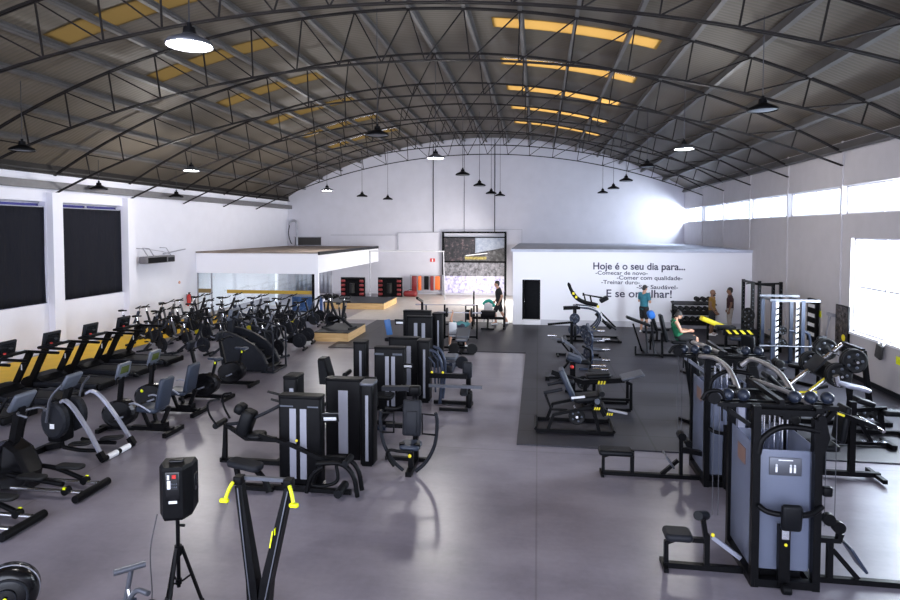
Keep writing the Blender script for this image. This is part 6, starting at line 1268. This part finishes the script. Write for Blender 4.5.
incline_bench('black upright bench in front of the smith machine', (6.3, 15.3, 0.022), 2.2)
flat_bench('flat_bench', 'flat black bench between the power rack and the seated man', (5.3, 17.3, 0.022), 0.2)
flat_bench('flat_bench', 'flat black bench beside the low dumbbell rack on the rubber', (4.3, 16.2, 0.022), 0.5)
t = thing('cable_row_rack', 'black press machine with yellow-marked arms between the farther tower and the leg press', 'press machine', (0, 0, 0.022), 0, G2)
MB().sqt([(3.9, 9.6, 0.05), (5.1, 9.6, 0.05)], 0.07).sqt([(3.95, 9.35, 0.04), (3.95, 9.85, 0.04)], 0.06).sqt([(5.05, 9.35, 0.04), (5.05, 9.85, 0.04)], 0.06).sqt([(4.7, 9.6, 0.05), (4.7, 9.6, 1.15)], 0.08).sqt([(4.2, 9.35, 1.1), (4.9, 9.35, 0.85)], 0.06).sqt([(4.2, 9.85, 1.1), (4.9, 9.85, 0.85)], 0.06).sqt([(4.7, 9.35, 0.92), (4.7, 9.85, 0.92)], 0.06).build('frame', 'black', t)
seatpad(t, (4.3, 9.6, 0.46)); MB().pad((4.55, 9.6, 0.82), (0.09, 0.32, 0.55), 0.04, 0.03, (0, 0.15, 0)).build('backrest', 'vinyl', t); MB().sqt([(4.3, 9.6, 0.42), (4.3, 9.6, 0.05)], 0.07).build('seat_post', 'black', t)
MB().sqt([(4.25, 9.31, 1.08), (4.45, 9.31, 1.01)], 0.03).build('yellow_mark', 'yellow', t)
for y in (9.15, 10.05): MB().cyl((4.9, 9.6, 0.85), (4.9, y, 0.85), 0.025).build('plate_peg', 'chrome', t)
t.name = 'press_machine'

# ================================================================== PEOPLE
M['skin'] = mat('skin', (0.50, 0.27, 0.18), 0.5); M['skin_b'] = mat('brown skin', (0.20, 0.10, 0.06), 0.5); M['hair'] = mat('dark hair', (0.015, 0.012, 0.012), 0.6)
M['eye'] = mat('dark eye', (0.01, 0.01, 0.01), 0.2)
def limb(g, pts, rs, n=12):
    P = smooth_pts(pts, 4); R = []
    for i in range(len(rs)-1):
        for j in range(4): R.append(rs[i]+(rs[i+1]-rs[i])*j/4)
    R.append(rs[-1]); g.sweep(P, R, n)
    for p, r in zip(pts, rs): g.ball(p, r*0.99, 12, 8)
def vox(o, v, smooth=3):
    m = o.modifiers.new('r', 'REMESH'); m.mode = 'VOXEL'; m.voxel_size = v; m.use_smooth_shade = True
    s = o.modifiers.new('s', 'SMOOTH'); s.iterations = smooth; s.factor = 0.5
def person(label, loc, rz, J, shirt, shorts, skin='skin', hair=1, sleeves=0.5, legs='short', shoes='marking', curl=0.6, beard=False, group='people training', shirt_len=0.0):
    """J: joints in metres, facing +X. keys pel, che, nek, hed, sh/el/wr/hi/kn/an/to with L,R"""
    t = thing('person', label, 'person', loc, rz, group)
    V = {k: Vector(v) for k, v in J.items()}
    g = MB(); pel, che, nek, hed = V['pel'], V['che'], V['nek'], V['hed']
    ax = (che-pel).normalized(); side = (V['shL']-V['shR']).normalized()
    # torso as stacked ellipsoids
    for k in range(7):
        q = k/6; c = pel.lerp(che, q); w = 0.15-0.03*math.sin(q*PI)+0.02*q; g.ball(c, (0.105, w, 0.10), 14, 10, (0, math.atan2(ax.x, ax.z), math.atan2(side.x, side.y)*-1))
    limb(g, [V['shL'], che+(nek-che)*0.3, V['shR']], [0.062, 0.09, 0.062]); limb(g, [che, nek, hed], [0.085, 0.058, 0.055])
    for s in 'LR':
        limb(g, [V['sh'+s], V['el'+s]], [0.056, 0.042]); limb(g, [V['el'+s], V['wr'+s]], [0.042, 0.027])
        limb(g, [V['hi'+s], V['kn'+s]], [0.092, 0.056]); limb(g, [V['kn'+s], V['kn'+s].lerp(V['an'+s], 0.35), V['an'+s]], [0.055, 0.056, 0.036])
        limb(g, [V['an'+s], V['to'+s]], [0.04, 0.032])
        # hand: palm, four bent fingers of unequal length, thumb from the side
        d = (V['wr'+s]-V['el'+s]).normalized(); up = Vector((0, 1 if s == 'R' else -1, 0)); n_ = d.cross(up); n_ = n_.normalized() if n_.length > 0.1 else Vector((1, 0, 0)); b_ = d.cross(n_).normalized()
        w = V['wr'+s]; g.ball(w+d*0.045, (0.038, 0.02, 0.045), 10, 8, d.to_track_quat('Z', 'Y').to_euler()); base = w+d*0.075
        for k, L_f in enumerate((0.072, 0.082, 0.076, 0.058)):
            p0 = base+n_*(0.030-k*0.020); p1 = p0+d*L_f*0.5+b_*curl*0.01; p2 = p1+d*L_f*0.25+b_*curl*0.04; p3 = p2-d*L_f*0.05+b_*curl*0.03
            g.sweep([p0-d*0.02, p0, p1, p2, p3], [0.010, 0.010, 0.0095, 0.009, 0.008], 8)
        g.sweep([w+d*0.02+n_*0.02, w+d*0.045+n_*0.045, w+d*0.075+n_*0.052+b_*0.012, w+d*0.092+n_*0.045+b_*0.02], [0.013, 0.012, 0.011, 0.009], 8)
    # head
    hd = hed+Vector((0, 0, 0)); R = Euler(J.get('hrot', (0, 0, 0)))
    def hp(v): return hd + (R.to_matrix() @ Vector(v))
    g.ball(hp((0, 0, 0.035)), (0.098, 0.077, 0.105), 18, 14, R); g.ball(hp((0.035, 0, -0.045)), (0.062, 0.055, 0.060), 14, 10, R)
    g.sweep([hp((0.088, 0, 0.03)), hp((0.108, 0, -0.005)), hp((0.095, 0, -0.018))], [0.009, 0.015, 0.010], 8)
    for s in (-1, 1): g.ball(hp((0.0, s*0.078, 0.005)), (0.018, 0.008, 0.030), 8, 6, R)
    g.ball(hp((0.088, 0, -0.048)), (0.014, 0.024, 0.008), 8, 6, R)
    body = g.build('body', skin, t); vox(body, 0.0085, 2)
    for s in (-1, 1): MB().ball(hp((0.090, s*0.031, 0.018)), (0.008, 0.012, 0.007), 8, 6, R).build('eye', 'eye', t)
    if hair:
        h = MB().ball(hp((-0.012, 0, 0.062)), (0.102, 0.084, 0.094), 16, 12, R).ball(hp((-0.045, 0, 0.01)), (0.065, 0.076, 0.075), 14, 10, R).build('hair', 'hair', t); vox(h, 0.011)
    if beard: MB().ball(hp((0.045, 0, -0.062)), (0.058, 0.060, 0.050), 12, 8, R).build('beard', 'hair', t)
    # shirt
    g = MB()
    for k in range(8):
        q = -0.05-shirt_len+k/7*1.05; c = pel.lerp(che, q); w = 0.172-0.03*math.sin(max(0, q)*PI)+0.02*max(q, 0); g.ball(c, (0.128, w, 0.105), 14, 10, (0, math.atan2(ax.x, ax.z), math.atan2(side.x, side.y)*-1))
    if sleeves > 0:
        limb(g, [V['shL'], che+(nek-che)*0.25, V['shR']], [0.076, 0.10, 0.076])
        for s in 'LR': limb(g, [V['sh'+s], V['sh'+s].lerp(V['el'+s], sleeves)], [0.076, 0.066])
    else:
        for s in (0.62, -0.62): limb(g, [che+side*0.12*s/0.62, che+side*0.12*s/0.62+ax*0.14], [0.085, 0.05])
    sh = g.build('shirt', shirt, t); vox(sh, 0.012)
    g = MB(); g.ball(pel, (0.135, 0.175, 0.11), 14, 10)
    for s in 'LR':
        if legs == 'short': limb(g, [V['hi'+s], V['hi'+s].lerp(V['kn'+s], 0.82)], [0.108, 0.088])
        else: limb(g, [V['hi'+s], V['kn'+s], V['an'+s]], [0.108, 0.075, 0.055])
    so_ = g.build('shorts' if legs == 'short' else 'trousers', shorts, t); vox(so_, 0.012)
    for s in 'LR':
        a, b_ = V['an'+s], V['to'+s]; d = (b_-a); dd = Vector((d.x, d.y, 0)).normalized()
        bz = min(a.z, b_.z)-0.035
        c = MB().pad((0, 0, 0), (0.28, 0.10, 0.05), 0.045, 0.02).ball((-0.03, 0, 0.03), (0.09, 0.045, 0.045), 12, 8).build('shoe', shoes, t)
        c.location = (a+dd*0.07).to_tuple()[:2] + (max(0.025, bz+0.0),); c.rotation_euler = (0, 0, math.atan2(dd.y, dd.x))
    return t
def stand(**k):
    J = dict(pel=(0, 0, 0.92), che=(0.0, 0, 1.28), nek=(0.0, 0, 1.46), hed=(0.02, 0, 1.58), shL=(0, 0.18, 1.39), shR=(0, -0.18, 1.39), elL=(-0.02, 0.23, 1.11), elR=(-0.02, -0.23, 1.11),
             wrL=(0.06, 0.24, 0.87), wrR=(0.06, -0.24, 0.87), hiL=(0, 0.09, 0.88), hiR=(0, -0.09, 0.88), knL=(0.02, 0.10, 0.48), knR=(0.02, -0.10, 0.48), anL=(-0.02, 0.11, 0.08), anR=(-0.02, -0.11, 0.08), toL=(0.13, 0.13, 0.04), toR=(0.13, -0.13, 0.04))
    J.update(k); return J
cl = lambda n, c: mat(n, c, 0.85, noise=0.1, scale=10)
person('man in a turquoise shirt and black shorts standing with his hands held at his chest', (3.84, 22.45, 0.022), 0.7, stand(elL=(0.02, 0.25, 1.12), elR=(0.02, -0.25, 1.12), wrL=(0.22, 0.10, 1.22), wrR=(0.22, -0.08, 1.20), hrot=(0, 0.35, 0)), cl('turquoise shirt', (0.03, 0.17, 0.23)), cl('black shorts', (0.012, 0.012, 0.016)), sleeves=0.6)
person('shaven-headed man in a yellow and purple sleeveless top by the dumbbell rack', (6.12, 22.2, 0.022), -0.5, stand(wrL=(0.12, 0.26, 0.86), wrR=(0.16, -0.20, 0.90), elR=(0.0, -0.26, 1.12)), cl('mustard top', (0.24, 0.13, 0.02)), cl('dark shorts', (0.015, 0.014, 0.018)), skin='skin_b', hair=0, sleeves=0.25, beard=True).scale = (0.94, 0.94, 0.94)
person('man in a dark maroon shirt and pale trousers standing beside the power rack', (6.88, 22.7, 0.022), PI-0.2, stand(), cl('maroon shirt', (0.035, 0.010, 0.012)), cl('pale trousers', (0.35, 0.31, 0.28)), skin='skin_b', sleeves=0.55, legs='long').scale = (0.96, 0.96, 0.96)
person('man in a green tank top and black shorts sitting on the upright bench looking down', (4.19, 18.2, 0.022), 0.0,
  stand(pel=(-0.08, 0, 0.60), che=(-0.18, 0, 0.94), nek=(-0.16, 0, 1.10), hed=(-0.10, 0, 1.20), shL=(-0.18, 0.19, 1.03), shR=(-0.18, -0.19, 1.03), elL=(-0.08, 0.25, 0.78), elR=(-0.06, -0.25, 0.78), wrL=(0.18, 0.12, 0.78), wrR=(0.20, -0.10, 0.78),
   hiL=(-0.04, 0.10, 0.58), hiR=(-0.04, -0.10, 0.58), knL=(0.38, 0.16, 0.58), knR=(0.38, -0.16, 0.58), anL=(0.42, 0.17, 0.09), anR=(0.42, -0.17, 0.09), toL=(0.56, 0.19, 0.04), toR=(0.56, -0.19, 0.04), hrot=(0, 0.5, 0)), cl('green tank top', (0.01, 0.16, 0.07)), cl('black gym shorts', (0.012, 0.012, 0.014)), sleeves=0, beard=True)
person('man in black shirt and black shorts walking past the far bench station', (-1.50, 23.50, 0.022), PI+0.1, stand(che=(0.04, 0, 1.28), nek=(0.06, 0, 1.46), hed=(0.09, 0, 1.58), knL=(0.18, 0.09, 0.50), anL=(0.12, 0.09, 0.10), toL=(0.26, 0.10, 0.05), knR=(-0.08, -0.09, 0.49), anR=(-0.32, -0.09, 0.12), toR=(-0.19, -0.10, 0.05), elL=(-0.10, 0.22, 1.13), wrL=(0.02, 0.24, 0.90), elR=(0.02, -0.22, 1.12), wrR=(0.14, -0.22, 0.92)), cl('black shirt', (0.012, 0.012, 0.014)), cl('black running shorts', (0.012, 0.012, 0.014)), sleeves=0.6)
person('person lying on the bench press, arms up to the bar, white towel beside the head', (-2.53, 19.2, 0.0), PI/2,
  stand(pel=(0.0, 0, 0.60), che=(0.36, 0, 0.60), nek=(0.52, 0, 0.60), hed=(0.63, 0, 0.61), hrot=(0, -1.4, 0), shL=(0.44, 0.19, 0.60), shR=(0.44, -0.19, 0.60), elL=(0.42, 0.34, 0.74), elR=(0.42, -0.34, 0.74), wrL=(0.52, 0.30, 0.93), wrR=(0.52, -0.30, 0.93),
   hiL=(-0.04, 0.10, 0.60), hiR=(-0.04, -0.10, 0.60), knL=(-0.46, 0.22, 0.52), knR=(-0.46, -0.22, 0.52), anL=(-0.46, 0.24, 0.12), anR=(-0.46, -0.24, 0.12), toL=(-0.34, 0.26, 0.06), toR=(-0.34, -0.26, 0.06)), cl('teal top', (0.06, 0.20, 0.22)), cl('navy shorts', (0.02, 0.025, 0.05)), sleeves=0.4)
t = thing('white_towel', 'white towel hanging over the grey angled bench before the lying person', 'towel', (-1.95, 18.25, 0.77))
t.location = (-2.62, 18.35, 0.42)
MB().pad((0, 0, 0.22), (0.24, 0.05, 0.46), 0.03, 0.02, (0.1, 0, 0)).build('towel_cloth', 'marking', t); MB().box(-0.12, 0.12, -0.035, -0.028, 0.06, 0.08).build('hem_stripe', 'lgrey', t)

# ================================================================== PENDANT LAMPS
M['glow'] = mat('lit lamp', (1, 1, 1), 0.4, emit=(1.0, 0.97, 0.95), estr=28.0)
def make_lamp(label, on):
    t = thing('pendant_lamp', label, 'pendant lamp', (0,0,0), 0, 'industrial pendant lamps')
    MB().lathe((0, 0, 0), (0, 0, 1), [(0.27, -0.02), (0.28, 0.0), (0.25, 0.04), (0.12, 0.10), (0.09, 0.12), (0.088, 0.12), (0.115, 0.095), (0.245, 0.034), (0.262, 0.0), (0.262, -0.02), (0.27, -0.02)], 32).build('reflector', 'grey' if on else 'blackp', t)
    MB().cyl((0, 0, 0.08), (0, 0, 0.20), 0.085, 0.07, n=16).cyl((0, 0, 0.2), (0, 0, 0.26), 0.03, n=10).build('driver_housing', 'blackp', t)
    MB().lathe((0, 0, 0), (0, 0, 1), [(0.0, -0.012), (0.20, -0.012), (0.255, 0.0), (0.0, 0.0)], 28).build('lens', 'glow' if on else 'lgrey', t)
    return t
lamps = [('first unlit lamp of the window-side row from the camera end', 4.15, 11.95, 6.0, 0), ('lit lamp in the window-side row, second from the camera end', 4.0, 17.4, 6.0, 1), ('unlit lamp, third in the window-side row', 3.72, 21.5, 5.94, 0), ('unlit lamp, fourth in the window-side row', 3.58, 25.5, 5.78, 0), ('unlit lamp, fifth in the window-side row', 3.5, 29.0, 5.70, 0), ('unlit lamp, last in the window-side row by the far wall', 3.37, 32.5, 5.71, 0),
 ('big brightly lit pendant lamp at the camera end of the middle row', -4.2, 6.72, 6.0, 1), ('large unlit pendant lamp in the middle row, second from the camera', -3.78, 13.8, 6.0, 0), ('lit pendant lamp in the middle row before the far wall', -3.1, 18.0, 5.94, 1), ('unlit lamp just beyond the lit one in the middle row', -2.83, 22.5, 5.84, 0), ('unlit lamp, third from last in the middle row', -2.58, 26.5, 5.72, 0), ('unlit lamp, second from last in the middle row', -2.33, 30.0, 5.58, 0), ('unlit lamp, last in the middle row by the far wall', -2.07, 33.0, 5.64, 0),
 ('unlit lamp above the blinds, hanging from a thin rod', -11.95, 12.4, 5.62, 0), ('small lit lamp in the treadmill-side row', -11.44, 18.5, 5.73, 1), ('lit lamp over the studio roof in the treadmill-side row', -9.45, 26.0, 5.54, 1), ('unlit lamp in the treadmill-side row, beyond the lit one over the studio', -8.86, 29.5, 5.46, 0), ('unlit lamp at the far end of the treadmill-side row', -8.28, 32.5, 5.46, 0),
 ('unlit lamp hanging low beside the gutter beam over the blinds', -14.3, 17.8, 5.10, 0), ('unlit lamp hanging low beside the gutter beam over the air conditioner', -14.25, 22.0, 5.07, 0)]
pro = {}
for lb, x, y, z, on in lamps:
    if on not in pro: pro[on] = t = make_lamp(lb, on); t.location = (x, y, z)
    else: t = dup(pro[on], (x, y, z), 0, lb)
    top = arc_z(x)-0.02-z
    MB().cyl((0, 0, 0.25), (0, 0, top), 0.009, n=6).build('rod', 'cable', t)
    if on:
        d = bpy.data.lights.new('lamp_light', 'POINT'); d.energy = 160 if y < 10 else 90; d.color = (1.0, 0.96, 0.92); d.shadow_soft_size = 0.22
        o = bpy.data.objects.new('lamp_light', d); COL.objects.link(o); o.location = (0, 0, -0.28); o.parent = t
# cables dropping down the far wall and conduits
for i, (x, z0, z1, l) in enumerate([(-6.0, 3.6, 8.7, 'dark vertical conduit on the far wall above the mural edge towards the studio'), (-2.45, 3.6, 8.9, 'dark vertical conduit on the far wall above the mural edge towards the office'), (-4.2, 3.66, 8.9, 'thin vertical cable on the far wall above the middle of the mural')]):
    tag(MB().cyl((x, 34.16, z0), (x, 34.16, z1), 0.022 if i < 2 else 0.012, n=6).build('conduit', 'char'), l, 'conduit', 'conduits on the far wall')
tag(MB().sqt([(-8.1, 34.16, 2.6), (-8.1, 34.16, 3.58), (-5.7, 34.16, 3.62)], 0.05).build('conduit', 'galv'), 'grey right-angled conduit on the far wall between studio roof and mural', 'conduit', 'conduits on the far wall')
tag(MB().sqt([(-5.4, 34.16, 3.75), (-0.9, 34.16, 3.78), (-0.9, 34.16, 3.0)], 0.03).build('conduit', 'galv'), 'thin grey conduit framing the top of the mural and dropping behind the office', 'conduit', 'conduits on the far wall')
tag(MB().sqt([(-12.2, 34.16, 3.45), (-8.1, 34.16, 3.45)], 0.03).build('cable_tray', 'galv'), 'long thin grey cable tray on the far wall above the studio roof', 'cable tray')
t = thing('curtain_rail', 'horizontal white rail on poles crossing in front of the kit rack behind the studio', 'rail', (-7.2, 31.2, 0))
MB().cyl((-1.8, 0, 2.62), (2.3, 0, 2.62), 0.03).build('rail', 'marking', t); MB().cyl((-1.75, 0, 0), (-1.75, 0, 2.62), 0.03).build('pole', 'galv', t); MB().cyl((2.25, 0.5, 0), (2.25, 0, 2.62), 0.03).build('pole', 'galv', t)
# air conditioner, extinguisher, camera, exit mark
t = thing('air_conditioner', 'long grey air conditioning unit hung on brackets from the wall beside the blinds', 'air conditioner', (-14.50, 21.1, 2.62))
MB().pad((0, 0, 0.0), (0.36, 1.75, 0.26), 0.05, 0.03).build('housing', 'gutter', t); MB().box(0.181, 0.19, -0.82, 0.30, -0.11, 0.09).build('air_grille', 'blackp', t); MB().box(0.181, 0.19, 0.40, 0.80, -0.10, 0.06).build('control_panel', 'char', t)
for y in (-0.7, -0.35, 0.7): MB().sqt([(0.1, y, 0.12), (-0.10, y, 0.42), (-0.38, y, 0.44)], 0.025).build('bracket', 'galv', t)
MB().sqt([(0.05, -0.75, 0.42), (0.05, 0.2, 0.30), (0.0, 0.85, 0.16)], 0.02).sqt([(-0.3, 0.8, 0.18), (-0.35, 2.4, 0.32)], 0.04).build('pipe', 'galv', t)
t = thing('fire_extinguisher', 'red fire extinguisher hanging on the wall beside the studio glass', 'fire extinguisher', (-14.78, 23.6, 0.5))
MB().lathe((0, 0, 0), (0, 0, 1), [(0.0, 0), (0.075, 0.0), (0.085, 0.02), (0.085, 0.40), (0.06, 0.47), (0.025, 0.50), (0.0, 0.50)], 18).build('cylinder', 'red', t); MB().cyl((0, 0, 0.5), (0, 0, 0.56), 0.025).box(-0.015, 0.015, -0.02, 0.10, 0.55, 0.58).build('valve', 'blackp', t)
MB().sweep(smooth_pts([(0, 0.02, 0.54), (0.02, 0.12, 0.42), (0.03, 0.16, 0.25), (0.03, 0.17, 0.15)], 4), 0.02, 6).build('hose', 'blackp', t); MB().box(-0.12, -0.07, -0.03, 0.03, 0.3, 0.5).build('bracket', 'galv', t)
tag(MB().cyl((-14.9, 23.1, 1.55), (-14.875, 23.1, 1.55), 0.06, n=14).build('wall_call_point', mat('faded orange', (0.6, 0.3, 0.2), 0.5)), 'small round orange call point on the wall above the extinguisher', 'call point')
t = thing('exit_sign', 'small red and white sign on the white partition by the kit rack', 'sign', (-6.05, 34.15, 2.0)); MB().box(-0.14, 0.14, 0, 0.04, -0.1, 0.1).build('panel', 'red', t); MB().box(-0.03, 0.03, -0.004, 0, -0.08, 0.08).build('white_mark', 'marking', t)
